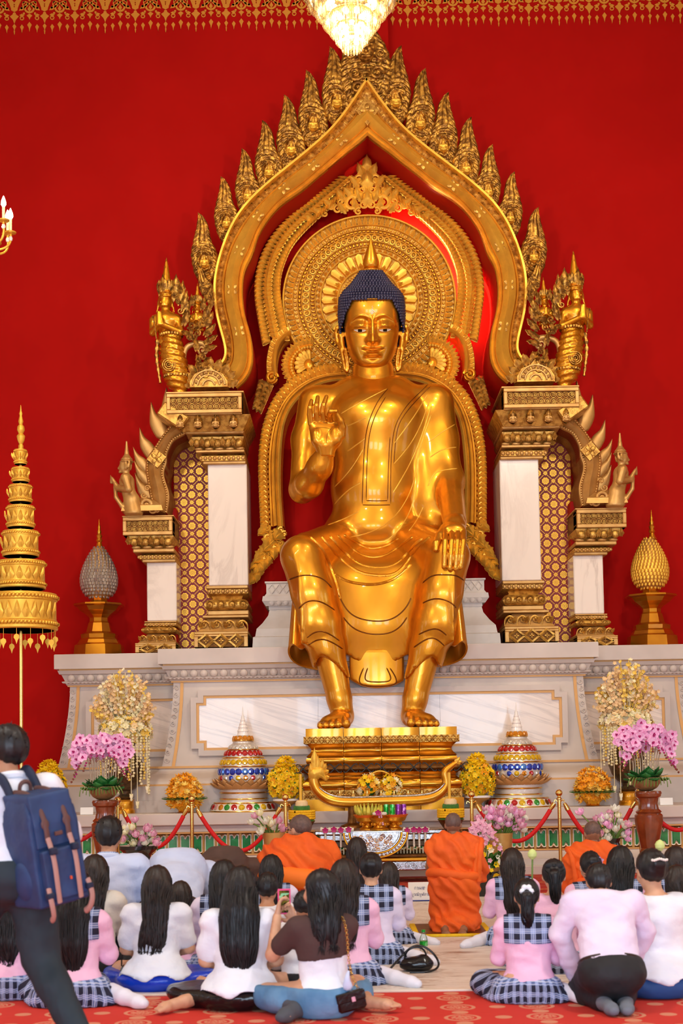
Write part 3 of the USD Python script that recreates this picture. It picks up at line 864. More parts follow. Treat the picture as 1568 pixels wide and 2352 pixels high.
mask = Sdf_((-.25, -.2, -.3), (.25, .15, .35), .02).ell((0, 0, 0), (.15, .12, .17), .02)
for s in (-1, 1): mask.ell((s * .06, -.1, .04), (.04, .04, .04), .01); mask.cap((s * .02, -.11, .11), (s * .12, -.09, .13), .02, .02, .01); mask.cap((s * .13, -.02, .1), (s * .16, 0, .26), .04, .02, .02)
mask.ell((0, -.13, -.02), (.035, .05, .04), .01); mask.cap((-.07, -.1, -.1), (.07, -.1, -.1), .025, .025, .01)
arch.part('crown_mask', mv(scl(mask.mesh(), .8), (X0 + .0, YA - .05, b[2] + .6 * Hc)), 'gold_antique', 50, parent=lp)
# the foot of each arch side: carved plaque with its leaves
pq = W(483, 899, YA - .1)
for s in (1, -1):
    f_ = (lambda m: m) if s > 0 else (lambda m: mir(m, X0))
    ogee = [(-.27, 0), (-.27, .08), (-.2, .19), (-.07, .25), (0, .33), (.07, .25), (.2, .19), (.27, .08), (.27, 0)]
    lp = arch.part('foot_plaque', f_(mv(extrude(ogee, -.1, .3), (pq[0], YA - .25, pq[2]))), 'gold_carved')
    for r in (.22, .15, .08): arch.part('plaque_ring', f_(tube([(pq[0] + r * 1.05 * math.cos(t), YA - .36, pq[2] + .02 + r * math.sin(t)) for t in np.linspace(.05, PI - .05, 20)], .014, 6)), 'gold_paint', parent=lp)
    for k, t in enumerate(np.linspace(.25, PI - .25, 8)): arch.part('plaque_bead', f_(sph((pq[0] + .185 * math.cos(t), YA - .36, pq[2] + .03 + .18 * math.sin(t)), .026, 8)), 'gold_paint', parent=lp)
    for k, t in enumerate(np.linspace(.1, PI - .1, 9)): arch.part('plaque_leaf', f_(inxz(acanthus(.16, .06, .06), (pq[0] + .28 * math.cos(t), pq[2] + .02 + .27 * math.sin(t)), (math.cos(t) + .3 * np.sign(math.cos(t)), math.sin(t) + .3), YA - .28)), 'gold_carved', parent=lp)

# ---------------------------------------------------------------- pillars
YS = 20.5


def spiral_tile(w):
    o = [(w * .5 * math.cos(a), w * .5 * math.sin(a)) for a in np.arange(8) * PI / 4 + PI / 8]
    ring = tube([(x * .98, -.012, z * .98) for x, z in o + o[:1]], w * .045, 5)
    return J(ring, spiral((0, 0), w * .32, 1.5, .26, 1, .8, 18, y=-.012, nn=5))


def pillar(name, lab, s, spec, sx0, sx1):
    f_ = (lambda m: m) if s > 0 else (lambda m: mir(m, X0))
    zs = W(sx0, spec[-1][2], YS); th = Thing(name, lab, 'pillar', (zs[0] if s > 0 else 2 * X0 - zs[0], YS, zs[2]))
    xs0, xs1 = W(sx0, 1200, YS)[0], W(sx1, 1200, YS)[0]
    def ad(n, m, ma, sm=35, **k): return th.part(n, f_(m), ma, sm, **k)
    for kind, p0, p1, pxl, xr in spec:
        ov = (sx0 - pxl) * SP; yf = YS - ov; z1, z0 = W(500, p0, yf)[2], W(500, p1, yf)[2]; x0 = xs0 - ov; x1 = xs1 + xr * SP; h = z1 - z0; w = x1 - x0
        if kind == 'marble': ad('marble_shaft', box(x0, x1, yf, YW, z0, z1, .012), 'marble')
        elif kind == 'slab': ad('moulding', box(x0, x1, yf, YW, z0, z1, .012), 'gold_paint')
        elif kind == 'scroll':
            ad('scroll_panel_bed', box(x0, x1, yf + .05, YW, z0, z1, .005), 'gold_dark')
            b = .055
            for q in ((x0, x1, z1 - b, z1), (x0, x1, z0, z0 + b), (x0, x0 + b, z0 + b, z1 - b), (x1 - b, x1, z0 + b, z1 - b)): ad('panel_rail', box(q[0], q[1], yf, yf + .3, q[2], q[3], .008), 'gold_paint')
            ad('side_block', box(x0, x0 + .05, yf + .06, YW, z0, z1, .01), 'gold_paint')
            n = max(3, round((w - 2 * b) / ((h - 2 * b) / 2) / .98)); tw_ = (w - 2 * b) / n; t_ = spiral_tile(min(tw_, (h - 2 * b) / 2) * .98)
            for i in range(n):
                for j in range(2): ad('scroll_tile', mv(scl(t_, (1, 1, 1 if j else -1)), (x0 + b + (i + .5) * tw_, yf + .045, z0 + b + (j + .5) * (h - 2 * b) / 2)), 'gold_carved')
        elif kind == 'frieze':
            ad('frieze_block', rings([(z0, 0), (z1, .12)], x0 + .12, x1, yf + .12, YW), 'gold_carved')
            n = 4; dx = (w - .1) / (n - .5)
            for i in range(n):
                c = (x1 - .12 - i * dx, yf + .0, z0)
                if c[0] < x0 + .1: continue
                lp = ad('niche_leaf', mv(rot(flame(CL, lambda q: -CL(q), h * 1.0, .07, 26, 19, seed=i, niche=0), 'x', .25), c), 'gold_antique', 50)
                ad('niche_figure', mv(scl(FIG, h * .72), (c[0], c[1] - .07, z0 + .01)), 'gold_paint', 60, parent=lp)
        elif kind == 'lotus':
            ad('cyma', rings([(z0, -.13), (z0 + .25 * h, -.10), (z0 + .6 * h, -.02), (z1 - .1 * h, .0), (z1, 0)], x0, x1, yf, YW), 'gold_carved')
            n = round(w / .16); dx = w / n
            for i in range(n):
                ad('lotus_petal', sph((x0 + (i + .5) * dx, yf + .02, z0 + h * .55), dx * .40, 12, (1, .75, h / dx * .82)), 'gold_carved', 60)
                ad('petal_tip', mv(acanthus(h * .6, dx * .22, .05, 6), (x0 + i * dx, yf - .01, z0 + h * .38)), 'gold_carved', 60)
            for i in range(n): ad('petal_rim', sph((x0 + .02 + (i + .5) * dx, yf + .06, z0 + h * .14), dx * .42, 8, (1, .5, .42)), 'gold_paint', 60)
        elif kind == 'beads':
            ad('bead_bed', box(x0 + .03, x1, yf + .03, YW, z0, z1, .008), 'gold_carved'); n = max(4, int(w / (h * .8))); dx = w / n
            for i in range(n): ad('bead', sph((x0 + (i + .5) * dx, yf + .03, (z0 + z1) / 2), min(dx, h) * .46, 10, (1, .8, 1)), 'gold_paint', 60)
        elif kind == 'cove': ad('cove', rings([(z0, -.06), (z0 + .3 * h, -.1), (z0 + .7 * h, -.08), (z1, -.02)], x0, x1, yf, YW), 'gold_carved')
        elif kind == 'round':
            ad('torus', rings([(z0 + h * (.5 - .5 * math.cos(a)), -.10 * (1 - math.sin(a))) for a in np.linspace(0, PI, 9)], x0, x1, yf, YW), 'gold_carved'); n = round(w / .17); dx = w / n
            for i in range(n): ad('round_boss', J(sph((x0 + (i + .5) * dx, yf + .01, (z0 + z1) / 2), h * .34, 10, (1, .6, 1)), spiral((x0 + (i + .5) * dx, (z0 + z1) / 2), h * .44, 1., .2, 1, 0, 14, y=yf - .02, nn=4)), 'gold_carved', 60)
        elif kind == 'leaf':
            ad('leaf_bed', rings([(z0, 0), (z0 + .4 * h, -.05), (z1, -.13)], x0, x1, yf, YW), 'gold_paint'); n = max(3, round(w / (h * .95))); dx = w / n
            for i in range(n):
                c = (x0 + (i + .5) * dx, z0 + .5 * h)
                ad('leaf_scroll', J(spiral(c, h * .3, 1.2, .3, 1, .6, 18, y=yf + .02, tail=(c[0] + dx * .45, z0 + .05 * h), nn=5), inxz(acanthus(h * .5, h * .16, .06), (c[0] - .2 * dx, z0 + .3 * h), (-.5, 1), yf + .02), sph((c[0], yf, c[1] + .02), h * .12, 8)), 'gold_carved', 60)
        elif kind == 'diamond':
            ad('diamond_bed', box(x0, x1, yf + .03, YW, z0, z1, .005), 'gold_dark'); b = .03
            for q in ((x0, x1, z1 - b, z1), (x0, x0 + .06, z0, z1 - b), (x1 - .06, x1, z0, z1 - b)): ad('panel_rail', box(q[0], q[1], yf, yf + .3, q[2], q[3], .006), 'gold_paint')
            n = max(2, round(w / .28)); dx = (w - .12) / n
            for i in range(n):
                c = x0 + .06 + (i + .5) * dx; zc = (z0 + z1) / 2
                ad('diamond', J(*[tube([(c, yf + .01, zc + sg * h * .5), (c + dd * dx * .5, yf + .01, zc), ], .022, 5) for sg in (-1, 1) for dd in (-1, 1)], mv(scl(rosette(h * .2, 4), 1), (c, yf + .015, zc))), 'gold_carved')
    return th


INNER = [('slab', 898, 902, 389, 1), ('scroll', 902, 948, 390, -4), ('slab', 948, 952, 397, -4), ('frieze', 952, 986, 404, -5), ('slab', 986, 996, 430, -3), ('cove', 996, 1003, 438, -3), ('lotus', 1003, 1033, 443, -4),
         ('slab', 1033, 1039, 452, -3), ('cove', 1039, 1045, 458, -3), ('beads', 1045, 1058, 457, -2), ('slab', 1058, 1066, 467, -1), ('marble', 1066, 1345, 478, 0), ('slab', 1345, 1352, 471, 0),
         ('beads', 1352, 1364, 473, 0), ('cove', 1364, 1378, 470, 0), ('round', 1376, 1402, 467, 1), ('slab', 1402, 1413, 474, 1), ('slab', 1413, 1419, 463, 1), ('leaf', 1419, 1450, 453, 0), ('slab', 1450, 1457, 444, 1), ('diamond', 1457, 1486, 444, 0)]
OUTER = [('slab', 1181, 1184, 285, 1), ('scroll', 1184, 1226, 286, -3), ('lotus', 1228, 1257, 298, -2), ('slab', 1257, 1266, 307, -1), ('cove', 1266, 1271, 318, -1), ('beads', 1271, 1281, 315, 0), ('slab', 1281, 1289, 326, 0), ('marble', 1289, 1424, 336, 0),
         ('slab', 1424, 1427, 330, 0), ('beads', 1427, 1436, 328, 0), ('round', 1436, 1452, 323, 0), ('leaf', 1452, 1474, 316, 0), ('slab', 1474, 1477, 310, 0), ('diamond', 1477, 1496, 310, 0)]
for s, w in ((1, 'left'), (-1, 'right')):
    pillar('altar_pillar', f'tall marble pillar with gilt capital, inner one on the {w} side of the statue', s, INNER, 478, 568)
    pillar('altar_pillar', f'short marble pillar with gilt capital, outermost on the {w} side of the altar', s, OUTER, 336, 404)
    m = box(W(400, 1200, YW - .3)[0], W(500, 1200, YW - .3)[0], YW - .35, YW, ZT, W(450, 965, YW - .3)[2], .01)
    solo('brocade_panel', m if s > 0 else mir(m, X0), 'brocade', f'dark red panel printed with gold rosettes between the two {w} pillars', 'panel', smooth=False)
    q = box(W(396, 1200, YW - .5)[0], W(407, 1200, YW - .5)[0], YW - .6, YW, ZT, W(400, 1175, YW - .3)[2], .01)
    solo('panel_jamb', q if s > 0 else mir(q, X0), 'soffit_red', f'narrow red jamb beside the rosette panel on the {w}', 'jamb')

# half arches over the rosette panels, with their flames and the praying figures on the short pillars
HO = [(408, 962), (392, 980), (372, 1005), (353, 1034), (338, 1058), (336, 1085), (340, 1112), (345, 1140), (352, 1160), (362, 1178)]
HI = [(440, 985), (424, 1000), (402, 1012), (390, 1030), (384, 1048), (383, 1066), (378, 1082), (380, 1105), (388, 1130), (384, 1180)]
HF = [((381, 900), (394, 965), 0), ((346, 934), (376, 1000), 0), ((321, 993), (352, 1045), -.1), ((308, 1037), (341, 1076), -.25), ((311, 1068), (343, 1105), -.25), ((311, 1097), (350, 1145), -.25)]
for s, w in ((1, 'left'), (-1, 'right')):
    f_ = (lambda m: m) if s > 0 else (lambda m: mir(m, X0))
    p = W(370, 1180, YS); th = Thing('half_arch', f'tan half arch edged with six plain flames over the {w} rosette panel', 'arch', (p[0] if s > 0 else 2 * X0 - p[0], YS - .1, p[2]))
    o, i = curve(HO, 60, YS - .2), curve(HI, 60, YS - .2)
    th.part('arch_rib', f_(ribbon(o, i, [(0, -.5), (0, .12), (.06, .14), (.12, .10), (.16, .11), (.5, .20), (.8, .11), (.86, .09), (.94, .13), (1, .12), (1, -.8)], YS - .15)), 'gold_paint')
    th.part('arch_soffit', f_(ribbon(i, i, [(0, .05), (.5, -.3), (1, -.8)], YS - .15)), 'soffit_red')
    for c_, k_ in ((.09, o), (.90, o)):
        Pq, _ = along(o + (i - o) * c_, 40)
        th.part('bead_line', f_(J(*[sph((x, YS - .27, z), .014, 6) for x, z in Pq])), 'gold_paint', kind='stuff')
    c = o[27] * .5 + i[27] * .5; th.part('rib_rosette', f_(inxz(J(rosette(.09, 4), extrude([(-.1, -.1), (.1, -.1), (.1, .1), (-.1, .1)], 0, .05)), c, (.5, .6), YS - .34)), 'gold_carved')
    for (tx, tz), (bx, bz), lean in HF:
        a, b = W(tx, tz, YS), W(bx, bz, YS); L = math.hypot(a[0] - b[0], a[2] - b[2]) + .12
        pr = lambda t_: PchipInterpolator([0, .15, .45, .75, 1], t_)
        m = flame(pr([-.05, -.2, -.24, -.15, -.02]), pr([.08, .16, .12, .0, -.012]), L, .09, 24, 13, niche=0, carve=0.)
        th.part('plain_flame', f_(mv(rot(m, 'y', math.atan2(a[0] - b[0], a[2] - b[2]) * .8), (b[0] + .02, YS + .02, b[2] - .06))), 'gold_paint', 50)
    a, b = W(395, 985, YS - .35), W(428, 990, YS - .35)
    th.part('bracket_beam', f_(mv(rot(box(-.22, .2, -.25, .6, -.12, .1, .02), 'y', -.5 + 1.1), (W(408, 972, YS)[0], YS - .25, W(408, 972, YS)[2]))), 'gold_carved')
    fig = Sdf_((-.55, -.35, -.2), (.6, .35, 1.2), .02)
    fig.chain([(.05, 0, -.15), (.02, 0, .05), (-.03, 0, .18), (-.06, 0, .36)], [.16, .13, .105, .13], .04, sc=(1, .9, 1)); fig.cap((-.06, -.15, .40), (-.06, .15, .40), .085, .085, .04)
    for q in (-1, 1): fig.chain([(-.06, q * .17, .40), (.0, q * .19, .2), (-.2, q * .05, .25), (-.3, q * .025, .42)], [.07, .06, .045, .025], .015)
    fig.cap((-.31, 0, .36), (-.33, 0, .5), .035, .012, .01, sc=(1, .7, 1)); fig.cap((-.06, 0, .42), (-.075, 0, .55), .055, .055, .02)
    fig.ell((-.09, 0, .62), (.098, .085, .115), .02); fig.cap((-.18, 0, .62), (-.195, 0, .59), .018, .022, .015); fig.ell((-.165, 0, .55), (.03, .03, .02), .01); fig.ell((-.17, 0, .525), (.03, .035, .025), .01)
    for q in (-1, 1): fig.ell((-.06, q * .09, .62), (.03, .02, .07), .005); fig.cap((-.02, q * .1, .6), (.01, q * .12, .72), .03, .008, .01)
    for z, r in ((.70, .12), (.735, .105), (.765, .085), (.79, .065)): fig.ell((-.06, 0, z), (r, r, .022), .01)
    fig.cap((-.06, 0, .78), (-.06, 0, 1.1), .045, .008, .02)
    for k in range(9): fig.ell((-.06, 0, .84 + k * .025), (.04 - .003 * k, .04 - .003 * k, .006), .003)
    fig.chain([(-.26, 0, .28), (-.24, 0, .1), (-.14, 0, -.05), (-.05, 0, -.16)], [.03, .035, .04, .05], .02, sc=(1, 1.6, 1))
    q0 = W(300, 1172, YS - .35); k = .98
    pf = Thing('praying_figure', f'small gilt crowned figure with palms together on the short {w} pillar', 'figure', (q0[0] if s > 0 else 2 * X0 - q0[0], YS - .35, q0[2]))
    bp = pf.part('body', f_(mv(scl(fig.mesh(), .86), q0 + [0.0, 0, .1])), 'gold_paint', 60)
    for cx_, cz_, r_, d_ in ((335, 1160, .085, 1), (350, 1170, .06, -1), (318, 1172, .06, 1), (330, 1138, .05, -1), (338, 1122, .045, 1), (362, 1172, .05, 1)):
        c = W(cx_, cz_, YS - .35); pf.part('base_scroll', f_(spiral((c[0], c[2]), r_, 1.4, .34, d_, 0, 20, y=YS - .36, nn=6)), 'gold_paint', 60)
    c0, c1 = W(288, 1182, YS), W(382, 1180, YS); pf.part('scroll_base', f_(rings([(c0[2] - .02, 0), (c0[2] + .06, -.02), (c0[2] + .12, -.1), (c0[2] + .2, -.2)], c0[0], c1[0], YS - .42, YS)), 'gold_paint')
# ---------------------------------------------------------------- crowned figures on horn-shaped bodies at the feet of the arch
YN = 20.15; kn_ = YN / FPX
for s, w in ((1, 'left'), (-1, 'right')):
    f_ = (lambda m: m) if s > 0 else (lambda m: mir(m, X0)); c = lambda a, b, d=0.: W(330 + .2211 * a, 560 + .2211 * b, YN + d)
    b0 = c(380, 1545); th = Thing('crowned_finial', f'gilt crowned figure with flames rising from a ringed horn on the tall {w} pillar', 'finial', (b0[0] if s > 0 else 2 * X0 - b0[0], YN, b0[2]))
    S = Sdf_(c(60, 1560) - [0, .35, .05], c(520, 900) + [.05, .4, .05], .018); S.chain([c(385, 1540), c(345, 1400), c(315, 1260), c(295, 1120), c(285, 960)], [.09, .165, .185, .165, .14], .06); V, F = S.mesh(); n = trimesh.Trimesh(V, F, process=False).vertex_normals; V = V + n * (0.006 * np.sign(np.sin(V[:, 2] * 75 + V[:, 0] * 14)))[:, None]; th.part('horn_body', f_((V, F)), 'gold', 50)
    th.part('medallion', f_(J(*[tube([c(262, 1255, -.19) + A_([r * math.cos(t), 0, r * math.sin(t)]) for t in np.linspace(0, 2 * PI, 25)], .011, 6) for r in (.09, .062, .034)], sph(c(262, 1255, -.19), .022, 8))), 'gold_antique', 50)
    for z, r in ((955, .15), (1385, .17)): q = c(285 if z < 1000 else 342, z); th.part('horn_band', f_(J(*[sph(q + A_([r * math.cos(t), r * math.sin(t), .0]), .03, 6) for t in np.linspace(0, 2 * PI, 24)])), 'gold_antique', 50, kind='stuff')
    def figure(x, hy, k, name, face):
        o = c(x, hy); S = Sdf_(o + A_([-.36, -.4, -.60]) * k, o + A_([.36, .4, .70]) * k, .017 * k ** .5); p = lambda a, d, e: o + A_([a, d, e]) * k
        S.ell(o, A_([.088, .095, .115]) * k, .01); S.cap(p(0, 0, -.1), p(.01, 0, -.2), .05 * k, .06 * k, .03 * k); S.cap(p(-.13, 0, -.24), p(.15, 0, -.24), .075 * k, None, .05 * k); S.chain([p(.01, 0, -.26), p(.01, .01, -.42), p(.02, .02, -.56)], [.135 * k, .095 * k, .14 * k], .05 * k, sc=(1.1, .8, 1))
        for q in (-1, 1): S.chain([p(q * .17, 0, -.25), p(q * .19 + .02, -.06, -.44), p(face * -.05 + q * .02, -.2, -.36), p(face * -.06 + q * .015, -.22, -.2)], [.06 * k, .05 * k, .036 * k, .02 * k], .015 * k); S.cap(p(q * .085, 0, .03), p(q * .12, .0, -.14), .025 * k, .012 * k, .01 * k)
        S.cap(p(-.04 * face, -.08, .0), p(-.05 * face, -.105, -.03), .016 * k, .02 * k, .015 * k); S.cap(p(-.05, -.075, -.06), p(.03, -.08, -.06), .014 * k, None, .01)
        for z, r in ((.07, .115), (.11, .12), (.15, .10), (.19, .085)): S.ell(p(.01, 0, z), A_([r, r, .022]) * k, .01)
        S.cap(p(.01, 0, .18), p(.02, 0, .62), .085 * k, .012 * k, .02); th.part(name, f_(S.mesh()), 'gold', 60)
        for i in range(12): t = i * PI / 6; th.part('crown_point', f_(mv(acanthus(.14 * k, .035 * k, .02 * k, 5), p(.01 + .1 * math.cos(t), .1 * math.sin(t), .16))), 'gold_antique', 50)
    figure(225, 610, 1.05, 'crowned_figure', 1); figure(552, 665, .58, 'small_figure', 0)
    for k, (x0, y0, x1, y1, w_) in enumerate(((335, 590, 345, 335, .30), (385, 640, 418, 405, .27), (420, 700, 462, 515, .26), (430, 780, 478, 600, .26), (420, 860, 480, 700, .28), (400, 560, 385, 430, .2), (180, 560, 175, 410, .2), (205, 520, 208, 340, .2), (510, 660, 508, 555, .3), (610, 690, 640, 565, .3), (640, 800, 700, 640, .3), (650, 880, 730, 735, .3), (640, 960, 752, 845, .3), (640, 1050, 775, 968, .26), (640, 1120, 770, 1085, .26), (630, 1220, 720, 1205, .3), (600, 1280, 690, 1270, .3), (560, 1130, 545, 1000, .3), (570, 1240, 552, 1160, .3), (575, 1330, 560, 1240, .3), (480, 960, 400, 940, .4), (700, 1300, 640, 1220, .3), (560, 900, 610, 800, .35), (470, 1000, 520, 900, .3), (660, 600, 715, 450, .28), (690, 680, 735, 560, .28))):
        a, b = c(x0, y0), c(x1, y1); L = np.linalg.norm(b - a); th.part('flame_tongue', f_(inxz(acanthus(L, L * w_ * .55 + .012, .05, 8), a[[0, 2]], (b - a)[[0, 2]] / L, YN - .05 - .03 * (k % 3))), 'gold_antique', 50)
    ar = spl([c(415, 1290), c(418, 1150), c(450, 1075), c(540, 1035), (c(630, 1050)), c(655, 1110)], 34); th.part('hook_rim', f_(tube(ar, np.linspace(.035, .05, 34), 8)), 'gold_paint', 60); q = c(608, 1110); th.part('hook_scroll', f_(spiral((q[0], q[2]), .075, 1.5, .32, -1, .2, 24, y=YN - .03, nn=7)), 'gold_paint', 60)
    for x, y, r, d in ((530, 985, .06, 1), (490, 1000, .05, 1), (620, 1200, .06, -1), (640, 1290, .06, 1), (610, 1180, .04, 1), (560, 950, .05, -1), (600, 1300, .07, -1), (650, 1370, .06, 1), (330, 545, .045, 1), (372, 622, .045, 1), (390, 720, .05, -1), (640, 520, .06, 1), (690, 560, .05, -1), (500, 870, .06, 1), (620, 860, .06, -1)): q = c(x, y); th.part('leaf_scroll', f_(spiral((q[0], q[2]), r, 1.35, .34, d, x, 18, y=YN - .10, nn=6)), 'gold_antique', 50)
    th.part('pendant', f_(tube(spl([c(150, 1000, -.05), c(135, 1150, -.05), c(150, 1300, -.05), c(172, 1445, -.05)], 24), .035 * (1 + .3 * np.sin(np.arange(24) * 1.7)) * np.linspace(1, .5, 24), 6)), 'gold_antique', 50); th.part('staff', f_(tube([c(92, 745, -.2), c(118, 870, -.2), c(132, 990, -.2)], .011, 5)), 'gold_antique', 50)
# ---------------------------------------------------------------- the halo behind the head
YH = 20.98
hc = W(849, 690, YH); hc[0] = X0; HR = 204 * YH / FPX
halo = Thing('halo', 'round gilded halo of carved rings and petals behind the head of the golden statue', 'halo', (X0, YH, hc[2]))


def ringp(r0, r1, d0, d1=None, n=96, nm='ring_moulding', ma='gold_bright', round_=True):
    """a ring between radii r0 < r1, proud by d0"""
    t = np.linspace(0, PI, 7); pr = [(r0, .08)] + [((r0 + r1) / 2 - (r1 - r0) / 2 * math.cos(x), -d0 * math.sin(x) ** .6) for x in t] + [(r1, .08)]
    a = np.arange(n) * 2 * PI / n; P = np.stack([np.stack([X0 + r * np.cos(a), np.full(n, YH + y), hc[2] + r * np.sin(a)], 1) for r, y in pr])
    V, F = grid(P, wv=True); m = trimesh.Trimesh(V, F, process=False)
    halo.part(nm, (V, F if m.face_normals[:, 1].sum() < 0 else F[:, ::-1]), ma)


a = np.arange(128) * 2 * PI / 128
halo.part('disc', lathe([(.01, 0), (HR * .99, 0), (HR * .99, .09), (.01, .09)], 96)[0][:, [0, 2, 1]] * [1, 1, 1] + [X0, YH, hc[2]] if False else (lambda m: (m[0][:, [0, 2, 1]] + A_([X0, YH + .0, hc[2]]), m[1][:, ::-1]))(lathe([(.01, 0), (HR * .99, 0), (HR * .99, .1), (.01, .1)], 96)), 'gold_carved')
for r0, r1, d in ((.97, 1.0, .06), (.872, .888, .045), (.815, .832, .045), (.765, .782, .05), (.675, .692, .045), (.612, .63, .045), (.548, .572, .05), (.35, .375, .05), (.285, .30, .04)):
    ringp(r0 * HR, r1 * HR, d)


def radial(n, r, m, nm, ma, off=0., stuff=False, mm=None, y=0., sm=50):
    out = []
    for k in range(n):
        t = 2 * PI * (k + off) / n; q = mv(rot(m, 'y', PI / 2 - t), (X0 + r * math.cos(t), YH + y, hc[2] + r * math.sin(t)))
        if stuff: out.append(q)
        else: halo.part(nm, q, ma, sm)
    if stuff: halo.part(nm, J(*out), ma, sm, kind='stuff')


pet = J(acanthus(.185 * HR, .052 * HR, .07, 8))
def petal_pad(L, w, d):
    s = np.linspace(0, 1, 8); t = np.linspace(-1, 1, 7); Sg, Tg = np.meshgrid(s, t, indexing='ij')
    wd = w * (.70 + .30 * Sg) * np.sqrt(np.clip(1 - np.clip((Sg - .82) / .18, 0, 1) ** 2, .03, 1)); Y = -d * (1 - .35 * Tg ** 6 - .18 * np.exp(-(Tg / .4) ** 2)) * np.clip(Sg * 6 + .3, 0, 1)
    Y[:, [0, -1]] = 0.02
    m = grid(np.stack([Tg * wd, Y, Sg * L], -1)); return m if trimesh.Trimesh(*m, process=False).face_normals[:, 1].sum() < 0 else (m[0], m[1][:, ::-1])


radial(28, .375 * HR, petal_pad(.172 * HR, .060 * HR, .05), 'petal', 'gold_bright')
radial(28, .378 * HR, acanthus(.05 * HR, .026 * HR, .085, 6), 'petal_tuft', 'gold_bright', .0)
radial(90, .888 * HR, acanthus(.085 * HR, .026 * HR, .06, 7), 'border_leaf', 'gold_bright')
radial(110, .852 * HR, sph((0, -.01, 0), .0165 * HR, 8), 'bead_ring', 'gold_bright', stuff=True)
radial(104, .783 * HR, box(-.018 * HR, .018 * HR, -.04, .02, .004 * HR, .03 * HR, .012), 'block_ring', 'gold', stuff=True)
radial(64, .73 * HR, J(tube([(.026 * HR * math.cos(x), -.02, .03 * HR * math.sin(x)) for x in np.linspace(0, 2 * PI, 13)], .012, 5), sph((0, -.02, 0), .012 * HR, 8)), 'roundel', 'gold_bright')
radial(96, .633 * HR, box(-.013 * HR, .013 * HR, -.045, .02, .0, .038 * HR, .012), 'dentil_ring', 'gold', stuff=True)
radial(56, .575 * HR, acanthus(.034 * HR, .022 * HR, .05, 6), 'heart_leaf', 'gold_bright')
radial(60, .325 * HR, sph((0, -.01, 0), .014 * HR, 8), 'inner_bead_ring', 'gold_bright', stuff=True)
radial(40, .22 * HR, acanthus(.06 * HR, .016 * HR, .05, 6), 'inner_leaf_ring', 'gold_bright', stuff=True)

# a warm strip lamp tucked behind the halo's right edge lights the red wall beside it
def _lamp(g): return g('emission', 'emission', color=(1, .62, .30), strength=150.)
mat('strip_lamp', _lamp)
solo('strip_lamp', tube([(X0 + HR * .975 * math.cos(t), YH + .24, hc[2] + HR * .975 * math.sin(t)) for t in np.linspace(-.35, 1.15, 30)], .03, 6), 'strip_lamp', 'warm strip lamp hidden behind the right edge of the round halo', 'lamp')

# ---------------------------------------------------------------- throne back: leaf ropes, crest, scroll arms, fans and the frame about the body
tb_ = Thing('throne_back', 'gilded throne back frame with scroll arms and leaf borders around the golden statue', 'throne back', (X0, 21.0, 5))
YT = 21.0
gp = curve([(805, 413), (767, 447), (725, 482), (686, 516), (652, 554), (629, 596), (617, 638), (615, 680), (621, 723), (632, 778)], 80, YT)
P, T = along(gp, 46); rp = Thing('leaf_garland', 'thick gilded rope of overlapping leaves down the left of the halo', 'garland', (gp[40][0], YT, gp[40][1]))
rp2 = Thing('leaf_garland', 'thick gilded rope of overlapping leaves down the right of the halo', 'garland', (2 * X0 - gp[40][0], YT, gp[40][1]))
m = ribbon(offs(gp, -.05), offs(gp, .05), [(0, -.2), (.0, .0), (.5, .06), (1, .0), (1, -.2)], YT)
rp.part('stem', m, 'gold_carved'); rp2.part('stem', mir(m, X0), 'gold_carved')
for k in range(46):
    w = np.interp(k, [0, 12, 25, 46], [.035, .065, .095, .115]); n_k = A_([T[k][1], -T[k][0]])
    for sd in (-1, 0, 1):
        c = P[k] + n_k * sd * w * .95 + T[k] * (.05 if sd else 0); d = T[k] + n_k * sd * .75
        q = inxz(J(acanthus(.16 if sd else .14, w * .62, .09, 6)), c - T[k] * .06, d, YT - .04 - (.05 if sd == 0 else 0))
        rp.part('garland_leaf', q, 'gold_bright', 50); rp2.part('garland_leaf', mir(q, X0), 'gold_bright', 50)
# crest over the halo
cr = [(0, 378, .05, 0), (9, 396, .05, 1), (20, 418, .075, -1), (12, 440, .06, 1), (36, 444, .095, 1), (36, 472, .115, -1), (10, 474, .07, 1), (62, 468, .08, 1), (70, 484, .07, -1), (86, 478, .055, 1), (100, 494, .06, -1), (118, 500, .045, 1), (22, 490, .06, -1)]
for dx, py, r, dr in cr:
    for s in ((-1, 1) if dx else (1,)):
        z = W(846, py, YT)[2]; x = X0 + s * dx * YT / FPX
        tb_.part('crest_scroll', spiral((x, z), r, 1.35, .32, dr * s, PI / 2 + s * .6, 20, y=YT - .08, nn=6), 'gold_bright', 50)
for dx, py, L, a_ in ((0, 402, .26, 0), (8, 408, .2, .5), (18, 430, .2, .9), (30, 455, .22, 1.0), (52, 462, .2, .8), (78, 478, .2, 1.1), (104, 492, .2, 1.3), (0, 440, .28, 0), (14, 462, .2, .5), (0, 478, .24, 0), (50, 488, .18, .9), (26, 486, .18, .3), (128, 506, .2, 1.2)):
    for s in ((-1, 1) if dx else (1,)):
        z = W(846, py, YT)[2]; x = X0 + s * dx * YT / FPX
        tb_.part('crest_leaf', inxz(acanthus(L, L * .32, .09), (x, z), (s * math.sin(a_), math.cos(a_)), YT - .06), 'gold_bright', 50)
ao = curve([(662, 756), (642, 766), (626, 783), (616, 810), (612, 840), (613, 868)], 40, YT); ai = curve([(670, 774), (655, 783), (643, 800), (637, 822), (636, 846), (640, 872)], 40, YT)
both(tb_, 'scroll_arm', ribbon(ao, ai, [(0, -.3), (0, .12), (.08, .15), (.5, .14), (.56, .18), (.75, .21), (.95, .17), (1, .12), (1, -.3)], YT), 'gold_bright')
